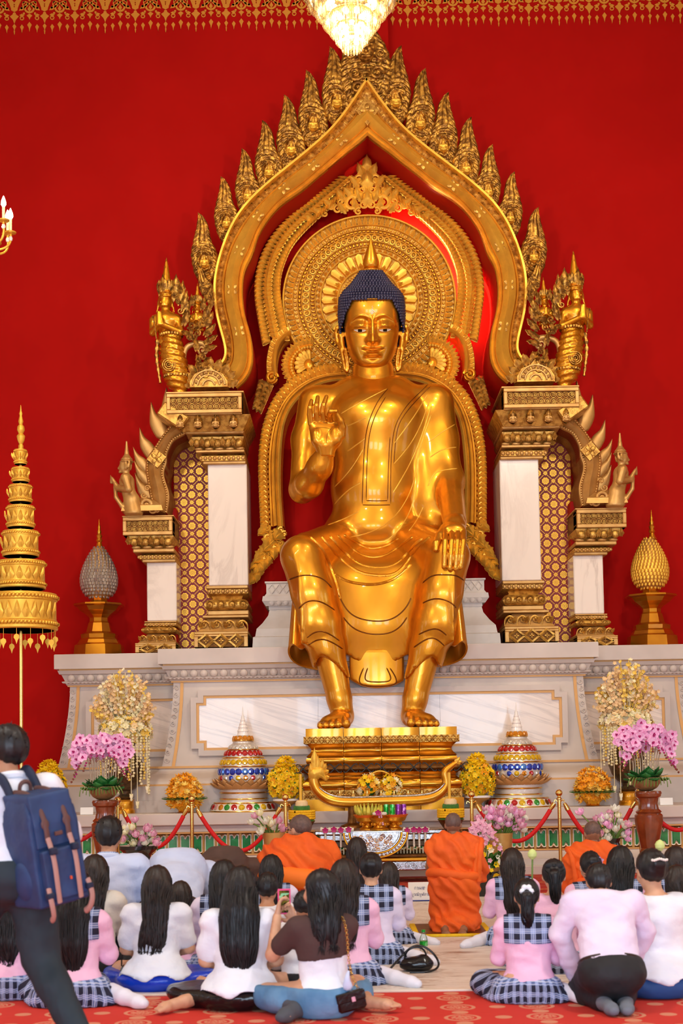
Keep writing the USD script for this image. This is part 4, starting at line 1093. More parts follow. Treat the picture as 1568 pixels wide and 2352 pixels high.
for k in range(26):
    i = 2 + int(k * 1.4); c0, c1 = ao[i] + (ai[i] - ao[i]) * .12, ao[i] + (ai[i] - ao[i]) * .46
    both(tb_, 'arm_reed', tube([(c0[0], YT - .15, c0[1]), (c1[0], YT - .15, c1[1])], .016, 5), 'gold_bright')
c = W(625, 874, YT); both(tb_, 'arm_volute', J(spiral((c[0], c[2]), .088, 1.6, .34, 1, 0, 24, y=YT - .17, nn=8), (lambda m: (m[0][:, [0, 2, 1]] * [1, 1, 1] + [c[0], YT - .12, c[2]], m[1][:, ::-1]))(lathe([(.085, 0), (.085, .12), (.01, .12)], 20))), 'gold')
for k in range(18):
    t = k / 17; c = W(614 - 19 * t + (9 - 6 * t) * (-1, 0, 1)[k % 3], 878 + 58 * t, YT)
    both(tb_, 'tail_leaf', inxz(acanthus(.13, .045, .07, 6), (c[0], c[2]), (-.4 + (k % 3 - 1) * .5, -1), YT - .1), 'gold_carved', 50)
fc = W(711, 842, YT)
for s in (1,):
    for k, t in enumerate(np.linspace(1.65, 3.7, 7)):
        d = A_([math.cos(t), math.sin(t)]); both(tb_, 'fan_petal', inxz(petal_pad(.17, .046, .07), A_([fc[0], fc[2]]) + d * .06, d, YT - .06), 'gold_bright', 50)
    for k, t in enumerate(np.linspace(1.5, 3.75, 15)):
        d = A_([math.cos(t), math.sin(t)]); both(tb_, 'fan_leaf', inxz(acanthus(.11, .04, .06, 6), A_([fc[0], fc[2]]) + d * .32, d, YT - .05), 'gold_bright', 50)
        both(tb_, 'fan_bead', sph((fc[0] + d[0] * .275, YT - .07, fc[2] + d[1] * .275), .026, 8), 'gold_bright', 50)
    for r in (.245, .305): both(tb_, 'fan_rim', tube([(fc[0] + r * math.cos(t), YT - .06, fc[2] + r * math.sin(t)) for t in np.linspace(1.4, 3.85, 24)], .014, 6), 'gold')
    both(tb_, 'fan_hub', sph((fc[0], YT - .05, fc[2]), .085, 14, (1, .6, 1)), 'gold')
bo = curve([(790, 861), (740, 866), (698, 883), (663, 911), (639, 950), (625, 995), (618, 1048), (618, 1118), (622, 1213)], 90, YT); bi = curve([(796, 880), (754, 885), (719, 898), (688, 922), (667, 950), (654, 988), (649, 1037), (647, 1100), (653, 1213)], 90, YT)
both(tb_, 'body_frame', ribbon(bo, bi, [(0, -.35), (0, .12), (.06, .16), (.16, .15), (.2, .11), (.26, .18), (.48, .24), (.6, .2), (.64, .15), (.8, .17), (.95, .15), (1, .1), (1, -.35)], YT), 'gold_bright')
P, T = along(offs(bo, -.035 if offs(bo, -.035)[60][0] < bo[60][0] else .035), 40)
for k in range(40):
    nk = A_([T[k][1], -T[k][0]]); nk = nk if (nk @ (bo[60] - bi[60]) > 0 if k > 25 else nk[1] > 0 or nk[0] < 0) else -nk
    if nk @ (P[k] - A_([X0, W(850, 1050, YT)[2]])) < 0: nk = -nk
    both(tb_, 'border_leaf', J(inxz(acanthus(.17, .06, .09), P[k], nk * .8 + T[k] * .8, YT - .04), spiral(P[k] + nk * .045 + T[k] * .05, .038, 1.2, .34, 1, 0, 12, y=YT - .10, nn=5)), 'gold_bright', 50)
for k in range(26):
    t = k / 25; py = 1216 + 108 * t; wid = 26 * (1 - t) ** .7; c = W(640 - 52 * t ** 1.2 + wid * ((k * .618) % 1 * 2 - 1), py, YT - .1)
    both(tb_, 'foot_leaf', J(inxz(acanthus(.2, .07, .1), (c[0], c[2] + .04), (-.55 + .5 * (k % 3 - 1), -1), YT - .12 - .04 * (k % 2)), spiral((c[0], c[2]), .05 * (1 - .5 * t), 1.2, .34, 1 if k % 2 else -1, 1, 12, y=YT - .2, nn=5)), 'gold_bright', 50)

# pale stone seat behind the legs
YP = 20.5
sw = Thing('stone_seat', 'carved pale stone seat block behind the legs of the golden statue', 'seat', (X0, YP, ZT))
xs = X0 - W(612, 1400, YP)[0]
def zq(py): return W(620, py, YP)[2]
for nm, p0, p1, pr in (('seat_base', 1446, 1490, [(0, .20), (.55, .19), (.6, .16), (1, .14)]), ('seat_cyma', 1400, 1446, [(0, .14), (.3, .06), (.7, -.02), (1, -.04)]), ('seat_neck', 1392, 1400, [(0, -.03), (1, -.03)]), ('seat_torus', 1370, 1392, [(0, 0.01), (.5, .06), (1, .05)]), ('seat_fascia', 1336, 1370, [(0, 0.03), (.2, 0), (.85, 0), (.9, .02), (1, .02)])):
    z0, z1 = zq(p1), zq(p0); sw.part(nm, rings([(z0 + (z1 - z0) * t, o) for t, o in pr], X0 - xs, X0 + xs, YP, YW), 'stone_white')
for k in range(30):
    x = X0 - xs + .08 + k * (2 * xs - .16) / 29
    sw.part('seat_lozenge', J(*[tube([(x, YP - .004, zq(1353) + sg * .07), (x + dd * .05, YP - .004, zq(1353))], .009, 5) for sg in (-1, 1) for dd in (-1, 1)]), 'stone_white')
    sw.part('seat_petal', sph((x, YP - .03, zq(1381)), .05, 10, (1, .6, 1.35)), 'stone_white', 60)
# ---------------------------------------------------------------- the great seated statue
statue = Thing('seated_statue', 'colossal golden seated statue with one palm raised and feet on a golden footrest', 'statue', (X0, 19.6, W(866, 1672, 18.85)[2]))
C0 = A_([0, 0, EYE])
lo, hi = W(630, 1660, 20)[[0, 2]], W(1100, 820, 20)[[0, 2]]
def nb(lo_, hi_, h): return Sdf_(lo_, hi_, h)
sb = nb((lo[0] - .1, 18.5, W(860, 1600, 19)[2]), (hi[0] + .1, 21.0, W(860, 815, 20)[2]), .03)
w_ = W
# torso
sb.ell(w_(858, 1215, 20.35), (.70, .55, .42), .1); sb.ell(w_(860, 1120, 20.3), (.635, .52, .75), .15); sb.ell(w_(864, 1000, 20.27), (.67, .52, .72), .15)
sb.cap(w_(750, 925, 20.3), w_(985, 925, 20.3), .25, .25, .16); sb.cap(w_(812, 902, 20.33), w_(908, 902, 20.33), .25, .25, .16); sb.ell(w_(866, 955, 20.1), (.62, .40, .36), .2)
# right arm (raised) as far as the wrist
sb.chain([w_(722, 925, 20.3), w_(704, 1010, 20.25), w_(694, 1120, 20.1)], [.235, .205, .18], .12)
sb.chain([w_(694, 1128, 20.08), w_(709, 1112, 19.8), w_(734, 1072, 19.5), w_(749, 1036, 19.36)], [.175, .19, .165, .125], .1)
# left arm, sleeved
sb.chain([w_(1003, 925, 20.3), w_(1014, 1010, 20.3), w_(1030, 1105, 20.15), w_(1044, 1200, 19.4)], [.25, .225, .205, .165], .14)
sb.cap(w_(985, 1080, 20.35), w_(1000, 1215, 20.2), .16, .32, .15)
# thighs, shins under the robe, the cloth hung between the knees
sb.cap(w_(790, 1250, 20.3), w_(693, 1277, 19.12), .36, .285, .1); sb.cap(w_(930, 1250, 20.3), w_(1030, 1277, 19.12), .36, .285, .1)
legs = nb((lo[0] - .1, 18.5, W(860, 1600, 19)[2]), (hi[0] + .1, 20.4, W(860, 1200, 19)[2]), .03)
legs.chain([w_(693, 1280, 19.12), w_(716, 1360, 19.1), w_(735, 1430, 19.12), w_(749, 1490, 19.16), w_(764, 1560, 19.2)], [.285, .275, .262, .236, .235], .08)
legs.chain([w_(1030, 1280, 19.12), w_(1014, 1360, 19.1), w_(998, 1430, 19.12), w_(983, 1490, 19.16), w_(968, 1560, 19.2)], [.285, .275, .262, .236, .235], .08)
zx = lambda pts, Y: PchipInterpolator(*[A_(v) for v in zip(*sorted((W(a, b, Y)[0], W(a, b, Y)[2]) for a, b in pts))])
hl = zx([(700, 1552), (716, 1540), (736, 1508), (775, 1529), (806, 1562), (830, 1570)], 19.0); hr = zx([(905, 1572), (928, 1563), (957, 1533), (992, 1510), (1015, 1534), (1030, 1545)], 19.0)
xm = W(866, 1500, 19.1)[0]
legs.fn(lambda X, Y, Z: np.where(X < xm, hl(np.clip(X, lo[0] + .1, xm)), hr(np.clip(X, xm, hi[0]))) - Z + 0 * Y, 0.012, '&')
ap_ = nb((lo[0] - .1, 18.5, W(860, 1620, 19)[2]), (hi[0] + .1, 20.6, W(860, 1200, 19)[2]), .03)
zy = lambda p: W(866, p, 19.4)[2]
yc_ = PchipInterpolator([zy(p) for p in (1560, 1500, 1420, 1350, 1300, 1262, 1235, 1205)], [19.48, 19.42, 19.34, 19.36, 19.47, 19.72, 19.95, 20.2])
def _sheet(X, Y, Z):
    dx = (X - xm) / .72; yc = yc_(np.clip(Z, zy(1560), zy(1205))) - .26 * np.abs(dx) ** 2.2
    return np.maximum(np.maximum(np.abs(Y - yc - .12) - .12, Z - zy(1222) - 0 * Y), np.abs(X - xm) - 1.02) * .8
ap_.fn(_sheet)
ha = zx([(760, 1480), (795, 1501), (830, 1519), (866, 1525), (902, 1519), (937, 1500), (975, 1480)], 19.3)
ap_.fn(lambda X, Y, Z: ha(np.clip(X, W(765, 1480, 19.3)[0], W(970, 1480, 19.3)[0])) - Z + 0 * Y, .012, '&')
def over(a, b, k):      # joins the field b into a where their blocks overlap (same lattice)
    o = np.round((b.lo - a.lo) / a.h).astype(int); n = b.D.shape; sl = tuple(slice(max(o[i], 0), min(o[i] + n[i], a.D.shape[i])) for i in range(3))
    sb_ = tuple(slice(max(-o[i], 0), max(-o[i], 0) + sl[i].stop - sl[i].start) for i in range(3)); a.put(sl, b.D[sb_], k, '+')
over(sb, legs, .05); over(sb, ap_, .13); sb.cap(w_(975, 960, 20.2), w_(985, 1150, 20.2), .16, .24, .15)
V, F = sb.mesh()
statue.part('robed_body', (V, F), 'gold', True)


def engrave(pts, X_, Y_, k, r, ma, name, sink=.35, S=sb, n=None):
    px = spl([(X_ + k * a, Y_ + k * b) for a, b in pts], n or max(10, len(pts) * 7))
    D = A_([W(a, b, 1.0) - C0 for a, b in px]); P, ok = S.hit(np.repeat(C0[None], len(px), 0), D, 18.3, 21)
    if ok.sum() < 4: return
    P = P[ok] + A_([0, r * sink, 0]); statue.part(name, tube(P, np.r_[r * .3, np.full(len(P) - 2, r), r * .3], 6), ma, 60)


c5, c6 = (600, 820, .3508), (580, 1180, .37)
for L in ([(1090, 180), (1040, 230), (960, 310), (890, 420), (862, 520), (848, 700), (846, 965)], [(1110, 190), (1000, 300), (910, 420), (882, 520), (866, 700)], [(830, 205), (770, 280), (720, 380), (690, 480), (672, 650), (660, 965)], [(815, 260), (752, 370), (712, 490), (694, 650), (686, 940)],
          [(660, 968), (750, 970), (846, 968)], [(686, 940), (755, 942), (826, 940)], [(826, 940), (832, 700), (842, 520)]):
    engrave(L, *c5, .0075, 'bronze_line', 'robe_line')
for L in ([(825, 207), (700, 270), (600, 325), (520, 372)], [(1090, 240), (1010, 370), (940, 470), (866, 570)], [(1100, 280), (1060, 400), (980, 560), (862, 705)], [(1115, 310), (1040, 540), (960, 720), (855, 900)], [(1115, 370), (1035, 620), (1000, 800), (950, 930), (850, 1065), (700, 1150), (580, 1180)],
          [(1028, 650), (1020, 800), (975, 1000), (880, 1150), (800, 1215)], [(1060, 980), (1010, 1080), (965, 1140)], [(690, 395), (560, 455)], [(684, 530), (560, 620)], [(668, 600), (580, 740), (480, 850)], [(656, 820), (560, 880), (445, 1005)], [(640, 1010), (540, 1060), (435, 1100)],
          [(1268, 440), (1170, 500), (1090, 560)], [(1278, 590), (1180, 610), (1100, 660)], [(1285, 730), (1190, 742), (1130, 770), (1090, 850)], [(1325, 1085), (1270, 1062), (1195, 1080)]):
    engrave(L, *c5, .011, 'gold_bright', 'robe_fold', .55)
for L in ([(350, 142), (430, 220), (480, 330), (520, 440), (545, 540)], [(420, 138), (500, 230), (590, 320), (680, 370), (790, 385), (890, 370), (960, 300), (1010, 230), (1070, 172), (1110, 145)], [(470, 135), (560, 230), (660, 310), (760, 335), (860, 325), (940, 270), (1000, 200), (1060, 152)],
          [(520, 132), (620, 220), (700, 265), (780, 270), (850, 245), (930, 190), (1000, 142)], [(560, 130), (640, 180), (720, 215), (790, 212), (850, 190), (910, 152)], [(500, 370), (560, 410), (650, 435), (760, 440), (860, 415), (930, 370), (990, 310)]):
    engrave(L, *c6, .03, 'gold', 'lap_fold', .62)
for L in ([(530, 500), (580, 590), (640, 640), (740, 665), (840, 660), (910, 625), (960, 570), (985, 520)], [(560, 640), (620, 705), (700, 740), (780, 748), (860, 735), (920, 695), (960, 640)], [(225, 410), (300, 385), (370, 385), (440, 410), (490, 460)], [(285, 590), (330, 550), (390, 540), (450, 560), (510, 600)],
          [(335, 770), (390, 735), (450, 735), (540, 790)], [(345, 815), (400, 785), (460, 785), (560, 840)], [(1055, 430), (1120, 385), (1200, 380), (1260, 385), (1312, 415)], [(1055, 555), (1120, 530), (1190, 535), (1240, 560), (1262, 585)], [(1030, 750), (1100, 720), (1150, 718), (1205, 755)], [(1000, 830), (1080, 780), (1130, 775), (1190, 820)]):
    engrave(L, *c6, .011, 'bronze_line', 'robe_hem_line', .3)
# under-robe, bare shins and feet, the side falls of cloth
ur = nb((W(790, 1500, 19.5)[0], 19.1, W(860, 1590, 19.5)[2]), (W(945, 1500, 19.5)[0], 20.2, W(860, 1490, 19.5)[2]), .025)
hu = zx([(780, 1545), (806, 1563), (835, 1577), (866, 1581), (897, 1577), (924, 1565), (950, 1545)], 19.5)
ur.fn(lambda X, Y, Z: np.maximum(np.abs(Y - 19.40 - .35 * (X - xm) ** 2 - .08) - .08, np.abs(X - xm) - .375)); ur.fn(lambda X, Y, Z: hu(np.clip(X, W(785, 1540, 19.5)[0], W(945, 1540, 19.5)[0])) - Z + 0 * Y, .02, '&')
statue.part('under_robe', ur.mesh(), 'gold', True)
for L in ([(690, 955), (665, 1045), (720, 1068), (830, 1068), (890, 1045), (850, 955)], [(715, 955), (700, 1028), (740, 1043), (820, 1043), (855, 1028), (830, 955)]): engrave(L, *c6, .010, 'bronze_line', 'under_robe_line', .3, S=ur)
for s, kx, ft in ((-1, [(757, 1500), (779, 1605), (786, 1640)], 766), (1, [(975, 1500), (953, 1605), (947, 1640)], 967)):
    q = [w_(*p, 19.22) for p in kx]; zf = statue.loc[2]
    f = nb((min(p[0] for p in q) - .5, 18.4, zf - .05), (max(p[0] for p in q) + .5, 19.7, q[0][2] + .2), .018)
    f.chain(q, [.215, .165, .155], .05); f.ell(q[2] + [0, .06, -.05], (.15, .2, .13), .05)
    toes = [(795, 728, 9.5), (776, 0, 8), (761, 0, 7.6), (747, 0, 7.2), (735, 0, 6.8)] if s < 0 else [(943, 0, 9.5), (962, 0, 8), (976, 0, 7.6), (990, 0, 7.2), (1002, 0, 6.8)]
    for k, (tx, _, tr) in enumerate(toes):
        tip = w_(tx, 1660, 18.72 + .025 * k); r = tr * .0058; tip[2] = zf + r
        m0 = q[2] + A_([s * .0 + (tip[0] - q[2][0]) * .72, -.25, 0]); m0[2] = zf + .13 - .012 * k
        f.chain([q[2] + [0, -.04, -.04], m0, tip + [0, .09, .02], tip], [.12, .085, r * .95, r], .03 if k else .035)
        f.ell(tip + [0, -.01, .0], r * 1.08, .01)
    lp = statue.part('foot', f.mesh(), 'gold', True)
    for k, (tx, _, tr) in enumerate(toes):
        tip = w_(tx, 1660, 18.72 + .025 * k); r = tr * .0058; statue.part('toenail', sph((tip[0], tip[1] - r * .62, zf + r * 1.55), r * .62, 10, (1, .6, .7)), 'gold_bright', 60, parent=lp)
for s, T_ in ((-1, [(672, 1372, 19.45), (670, 1372, 19.75)]), (1, [(1053, 1372, 19.45), (1056, 1372, 19.75)])):
    # a fall of cloth open at its foot like a curled pipe
    bt = [(722, 1500, 19.3), (708, 1482, 19.15), (690, 1490, 19.0), (672, 1478, 18.98), (661, 1490, 19.1), (668, 1515, 19.3), (690, 1530, 19.45), (716, 1537, 19.5), (735, 1540, 19.5)]
    if s > 0: bt = [(1734.5 - x + .0 - .0166 * 0, y - 7, d) for x, y, d in bt]
    n = 44; bot = spl([w_(*p) for p in bt], n); top = spl([w_(690 if s < 0 else 1036, 1290, 19.3), w_(680 if s < 0 else 1046, 1300, 19.35), w_(676 if s < 0 else 1052, 1310, 19.5), w_(684 if s < 0 else 1046, 1315, 19.7), w_(700 if s < 0 else 1030, 1330, 19.8)], n)
    t = np.linspace(0, 1, 26)[:, None, None]; P = top[None] * (1 - t) + bot[None] * t + A_([s * .09, 0, 0]) * np.sin(PI * t) * .0
    P = top[None] + (bot - top)[None] * (t ** .85); c = P.mean(1, keepdims=True); inn = c + (P - c) * .86 + A_([0, .01, 0])
    g1_, g2_ = grid(P), grid(inn); rim_ = grid(np.stack([P[-1], inn[-1]], 0)); m = J(g1_, (g2_[0], g2_[1][:, ::-1]), rim_)
    statue.part('cloth_fall', m, 'gold', 50)

# hands
rh = nb(W(698, 1050, 19.3) * A_([1, 0, 1]) + [0, 19.0, 0], W(800, 900, 19.3) * A_([1, 0, 1]) + [0, 19.65, 0], .015)
h_ = lambda x, y, d: w_(x, y, d)
rh.chain([h_(748, 1042, 19.37), h_(747, 1022, 19.33)], [.125, .13], .04); rh.cap(h_(727, 988, 19.33), h_(770, 990, 19.32), .095, .105, .06, sc=(1, .7, 1)); rh.cap(h_(734, 1010, 19.33), h_(766, 1010, 19.32), .12, .12, .07, sc=(1, .75, 1)); rh.cap(h_(719, 978, 19.33), h_(768, 977, 19.33), .055, .06, .04, sc=(1, .8, 1))
rh.ell(h_(772, 1000, 19.25), (.075, .06, .12), .05); rh.ell(h_(725, 1003, 19.26), (.05, .05, .1), .05)
for pts in ([(714, 972, 19.33), (711, 952, 19.27), (711.5, 937, 19.22), (715, 921, 19.26)], [(729, 968, 19.33), (726, 947, 19.25), (726.5, 931, 19.21), (729.5, 912, 19.26)], [(744, 968, 19.33), (741, 947, 19.25), (743, 930, 19.21), (749.5, 911, 19.26)]):
    rh.chain([h_(*p) for p in pts], [.046, .040, .037, .029], .006)
rh.chain([h_(761, 972, 19.33), h_(757, 953, 19.22), h_(759, 945, 19.12), h_(772, 944, 19.1)], [.046, .042, .038, .03], .006)
rh.chain([h_(782, 998, 19.28), h_(786, 980, 19.22), h_(783, 966, 19.17), h_(775, 952, 19.13)], [.075, .052, .044, .031], .015)
hp = statue.part('raised_hand', rh.mesh(), 'gold', True)
sbR = rh
for L in ([(718, 972), (735, 969), (752, 972)], [(766, 980), (755, 990), (750, 1005), (750, 1018)], [(722, 985), (740, 982), (760, 986)]):
    px = spl(L, 16); D = A_([W(a, b, 1.0) - C0 for a, b in px]); P, ok = rh.hit(np.repeat(C0[None], 16, 0), D, 18.9, 19.7)
    if ok.all(): statue.part('palm_line', tube(P + [0, .004, 0], .006, 5), 'bronze_line', 60, parent=hp)
lh = nb(W(985, 1320, 18.9) * A_([1, 0, 1]) + [0, 18.6, 0], W(1090, 1180, 19.3) * A_([1, 0, 1]) + [0, 19.6, 0], .0125)
lh.chain([h_(1043, 1196, 19.38), h_(1043, 1208, 19.22)], [.15, .135], .05); lh.cap(h_(1030, 1221, 19.04), h_(1056, 1221, 19.04), .07, .07, .05, sc=(1, .8, 1)); lh.cap(h_(1043, 1208, 19.2), h_(1043, 1222, 19.05), .14, .12, .06, sc=(1.1, .7, 1))
for bx, tx, ty in ((1022, 1019.5, 1302), (1037, 1032.5, 1307), (1050.5, 1045.5, 1307), (1064, 1057, 1304)):
    lh.chain([h_(bx, 1220, 19.02), h_(bx, 1242, 18.84), h_((bx + tx) / 2, 1274, 18.77), h_(tx, ty, 18.79)], [.041, .0405, .039, .035], .003)
lh.chain([h_(1022, 1216, 19.14), h_(1010, 1230, 19.0), h_(1002, 1248, 18.9), h_(1001, 1262, 18.87)], [.08, .06, .055, .042], .02)
lp = statue.part('resting_hand', lh.mesh(), 'gold', True)
for tx, ty in ((1019.5, 1300), (1032.5, 1305), (1045.5, 1305), (1057, 1302)): statue.part('fingernail', sph(h_(tx, ty - 3, 18.752), .027, 10, (.8, .5, 1)), 'gold_bright', 60, parent=lp)

# ---------------------------------------------------------------- the head, modelled upright in photograph units about (852, 760) and tipped forward
U = 20.1 / FPX
ki = lambda pts: PchipInterpolator(*[A_(v, float) for v in zip(*sorted(pts))])
fw = ki([(852, 3), (850, 16), (846, 27), (838, 38), (825, 48), (810, 55), (790, 60), (765, 63.5), (740, 65), (715, 64.5), (695, 61), (678, 54), (660, 42), (648, 30), (640, 18), (636, 2)])
fd = ki([(852, 2), (850, 30), (846, 48), (838, 60), (825, 65), (810, 66), (790, 65), (765, 66), (740, 69), (715, 70), (695, 67), (678, 57), (660, 42), (648, 30), (640, 18), (636, 2)])
nh = ki([(715, 0), (724, 0), (735, 5), (750, 11), (765, 17), (778, 23.5), (785, 25), (789, 20), (793, 7), (797, 0), (900, 0), (600, 0)])
def feat(x, p):
    ax = np.abs(x); e = lambda a, b, sx, sy, h: h * np.exp(-((ax - a) / sx) ** 2 - ((p - b) / sy) ** 2)
    nw = np.interp(p, [720, 740, 765, 780, 790], [7, 5.5, 6.5, 8.5, 8]); d = nh(p) * np.exp(-(ax / nw) ** 2.2)
    d += e(11.5, 783, 5, 6.5, 10)
    br = 727 + 8 * ((ax - 27) / 22) ** 2 + np.where(ax > 27, 4 * ((ax - 27) / 22) ** 2, 0); s = p - br
    on = np.exp(-(np.maximum(ax - 36, 0) / 16) ** 2) * np.clip(ax / 9, 0, 1)
    d += on * (1.8 * np.exp(-(s / 2.6) ** 2) - 3.0 * np.exp(-((s - 7) / 6) ** 2)) - e(13, 744, 6.5, 11, 5.5)
    d += e(29, 750, 17.5, 8, 7.5) - e(29, 766, 19, 4, 1.6) + e(29, 757, 15.5, 1.6, 1.0)
    d += e(36, 790, 20, 18, 2.5)
    mt = 808 - .0075 * ax ** 2; mk = np.exp(-(ax / 21) ** 4)
    d += mk * (9.5 * np.exp(-((p - mt + 4.4 - 1.6 * np.exp(-(ax / 3.5) ** 2)) / 3.1) ** 2)) + np.exp(-(ax / 17.5) ** 4) * 10.5 * np.exp(-((p - mt - 6.3 - .01 * ax ** 2) / 4.2) ** 2) + mk * 2 * np.exp(-((p - mt) / 10) ** 2) - 2.6 * np.exp(-((p - mt) / 1.3) ** 2) * np.exp(-(ax / 24) ** 6)
    d += -2.0 * np.exp(-(ax / 3) ** 2) * np.exp(-((p - 797) / 3.0) ** 2) - e(0, 823, 13, 3.5, 3) + e(0, 836, 15, 8, 5)
    return d
ps = np.r_[np.linspace(852, 842, 14), np.linspace(841, 700, 190), np.linspace(699, 636, 40)]; th = np.linspace(-PI, PI, 260, endpoint=False)
Pg, Tg = np.meshgrid(ps, th, indexing='ij'); c_, s_ = np.cos(Tg), np.sin(Tg)
e_ = 2 / 2.5; X = fw(Pg) * np.sign(s_) * np.abs(s_) ** e_; Y = -fd(Pg) * np.sign(c_) * np.abs(c_) ** e_
Y = Y - feat(X, Pg) * np.clip(c_ * 2.2, 0, 1)
TIP = math.radians(15); hx = X0 + .012; hy = 20.28; hz = W(850, 771, hy)[2]
def hd(x, y, p):
    """head units (right, back, photograph row) -> world"""
    q = np.stack([np.asarray(x, float) * U, np.asarray(y, float) * U, (770 - np.asarray(p, float)) * U], -1)
    return q @ rotm('x', TIP).T + [hx, hy, hz]
m = grid(hd(X, Y, Pg), wv=True, cap=True)
statue.part('head', fixn(m), 'gold', True)
def face_y(x, p): return -(fd(p) * np.clip(1 - np.abs(x / fw(p)) ** 2.5, 0, 1) ** (1 / 2.5)) - feat(x, p)
for s in (-1, 1):
    u = np.linspace(-1, 1, 25); v = np.linspace(0, 1, 9); Ug, Vg = np.meshgrid(u, v, indexing='ij')
    xe = s * (29 + 14.5 * Ug); top_ = 757.2 + 1.2 * Ug ** 2 - .8 * Ug; bt_ = 757.6 + 6.2 * (1 - Ug ** 2) ** .8 + 1.2 * Ug ** 2 - .8 * Ug; pe = top_ + (bt_ - top_) * Vg
    # an eyeball patch lying on the face, just proud of it
    ye = face_y(xe, np.full_like(pe, 0) + pe) - 1.1; g_ = grid(hd(xe, ye, pe)); lp = statue.part('eye', g_ if trimesh.Trimesh(*g_, process=False).face_normals[:, 1].sum() < 0 else (g_[0], g_[1][:, ::-1]), 'white_enamel', True)
    uu = np.linspace(-1, 1, 9); Ug, Vg = np.meshgrid(uu, np.linspace(0, 1, 6), indexing='ij'); xi = s * 29 + 4.6 * Ug + 1.0 * 0; ui = np.abs(4.6 * Ug) / 14.5; tt = 757.4 + 1.2 * ui ** 2; bb = 757.6 + 5.8 * (1 - ui ** 2) ** .8; pi_ = tt + (bb - tt) * Vg
    g_ = grid(hd(xi, face_y(xi, pi_) - 1.6, pi_)); statue.part('pupil', g_ if trimesh.Trimesh(*g_, process=False).face_normals[:, 1].sum() < 0 else (g_[0], g_[1][:, ::-1]), 'black_gloss', True, parent=lp)
    xl_ = s * (29 + 16 * u); pl_ = 756.6 + 1.6 * u ** 2 - .8 * u; statue.part('eyelid', tube(hd(xl_, face_y(xl_, pl_) - .8, pl_), np.r_[.3, np.full(23, .9), .3] * U, 6), 'gold', 60)
    pl_ = 757.8 + 6.8 * np.clip(1 - u ** 2, 0, 1) ** .8 + 1.4 * u ** 2; statue.part('eyelid', tube(hd(xl_, face_y(xl_, pl_) - .2, pl_), np.r_[.3, np.full(23, .8), .3] * U, 6), 'gold', 60)
    er = nb(hd(s * 70, 0, 858) - [.17, .15, 0], hd(s * 70, 0, 742) + [.17, .2, .03], .0115)
    H = lambda x, y, p: hd(s * x, y, p)
    er.chain([H(64, 0, 752), H(72, 4, 747), H(81, 8, 750), H(84.5, 10, 762), H(82.5, 9, 780), H(76, 4, 794), H(71, -1, 806)], [.022, .026, .028, .028, .027, .026, .026], .01)
    er.chain([H(66, 0, 765), H(72, 6, 768), H(71, 4, 785), H(68, 0, 800)], [.04, .045, .04, .035], .02, sc=(1, 1, 1))
    er.chain([H(72, -1, 802), H(68, -1, 825), H(65, 0, 846), H(60, 0, 851), H(57, 0, 845), H(57.5, 0, 822), H(62, -1, 800)], [.03, .026, .026, .026, .022, .02, .024], .012); er.cap(H(64, 2, 803), H(60, 2, 845), .022, .016, .02)
    statue.part('ear', er.mesh(), 'gold', True)
# hair: a cap of small curls, the knot above it, collar and flame
hcx = ki([(800, 66), (780, 72), (750, 76), (720, 78), (700, 77), (684, 75), (672, 68), (660, 56), (652, 47), (645, 42), (636, 35), (628, 29), (622, 25)])
def lower(t):
    f = np.cos(t); return np.interp(f, [-1, -.2, .12, .46, .70, .78, 1], [800, 790, 752, 738, 706, 691, 688])
tt = np.linspace(-PI, PI, 120, endpoint=False); vv = np.linspace(0, 1, 40); Tg, Vg = np.meshgrid(tt, vv, indexing='ij'); Pp = lower(Tg) + (622 - lower(Tg)) * Vg
R_ = hcx(Pp) - 2.5; X = R_ * np.sin(Tg); Y = -R_ * 1.02 * np.cos(Tg) + 4
V, F = grid(hd(X, Y, Pp), wu=True); statue.part('hair_cap', fixn((V, F)), 'hair_blue', True)
kn = sph((0, 0, 0), 1, 7); ks = []; p = 799.
while p > 623:
    r = float(hcx(p)); n = max(10, int(2 * PI * r / 7.4)); 
    for k in range(n):
        t = (k + .5 * (int(p * 7) % 2)) / n * 2 * PI - PI
        if p <= lower(t) + 1: ks.append(scl(kn, 4.0 * U)); ks[-1] = mv(ks[-1], hd((r - 1) * math.sin(t), -(r - 1) * 1.02 * math.cos(t) + 4, p))
    p -= 6.1 if p > 676 else 4.6
for t in np.linspace(-.82, .82, 17): q = float(lower(t)); ks.append(mv(scl(kn, 4.0 * U), hd(hcx(q) * math.sin(t), -hcx(q) * math.cos(t) + 3, q - 2)))
statue.part('hair_curls', J(*ks), 'hair_blue', 60, kind='stuff')
t = np.linspace(-1, 1, 30); statue.part('hair_band', tube(hd(64 * np.sin(t * 1.15), -71 * np.cos(t * 1.15) * 1.0, 690 + 26 * np.abs(t) ** 6), 1.5 * U, 6), 'gold', 60)
def lh_(prof, n=40):
    V, F = lathe([(r * U, (770 - p) * U) for r, p in prof], n); return V @ rotm('x', TIP).T + [hx, hy, hz] + rotm('x', TIP) @ [0, 4 * U, 0], F
statue.part('knot_collar', lh_([(20, 630), (25, 629), (25, 626), (22, 624), (23, 621), (23, 618), (19, 616), (10, 615)]), 'gold', 40)
for k in range(18): a_ = k / 18 * 2 * PI; statue.part('collar_boss', sph(hd(22.5 * math.sin(a_), 4 - 22.5 * math.cos(a_), 621), 3 * U, 8), 'gold', 60)
statue.part('flame_finial', lh_([(15, 617), (18.5, 612), (19.5, 606), (18, 598), (14, 586), (9.5, 573), (5.5, 562), (2.5, 553), (.6, 548)]), 'gold', True)
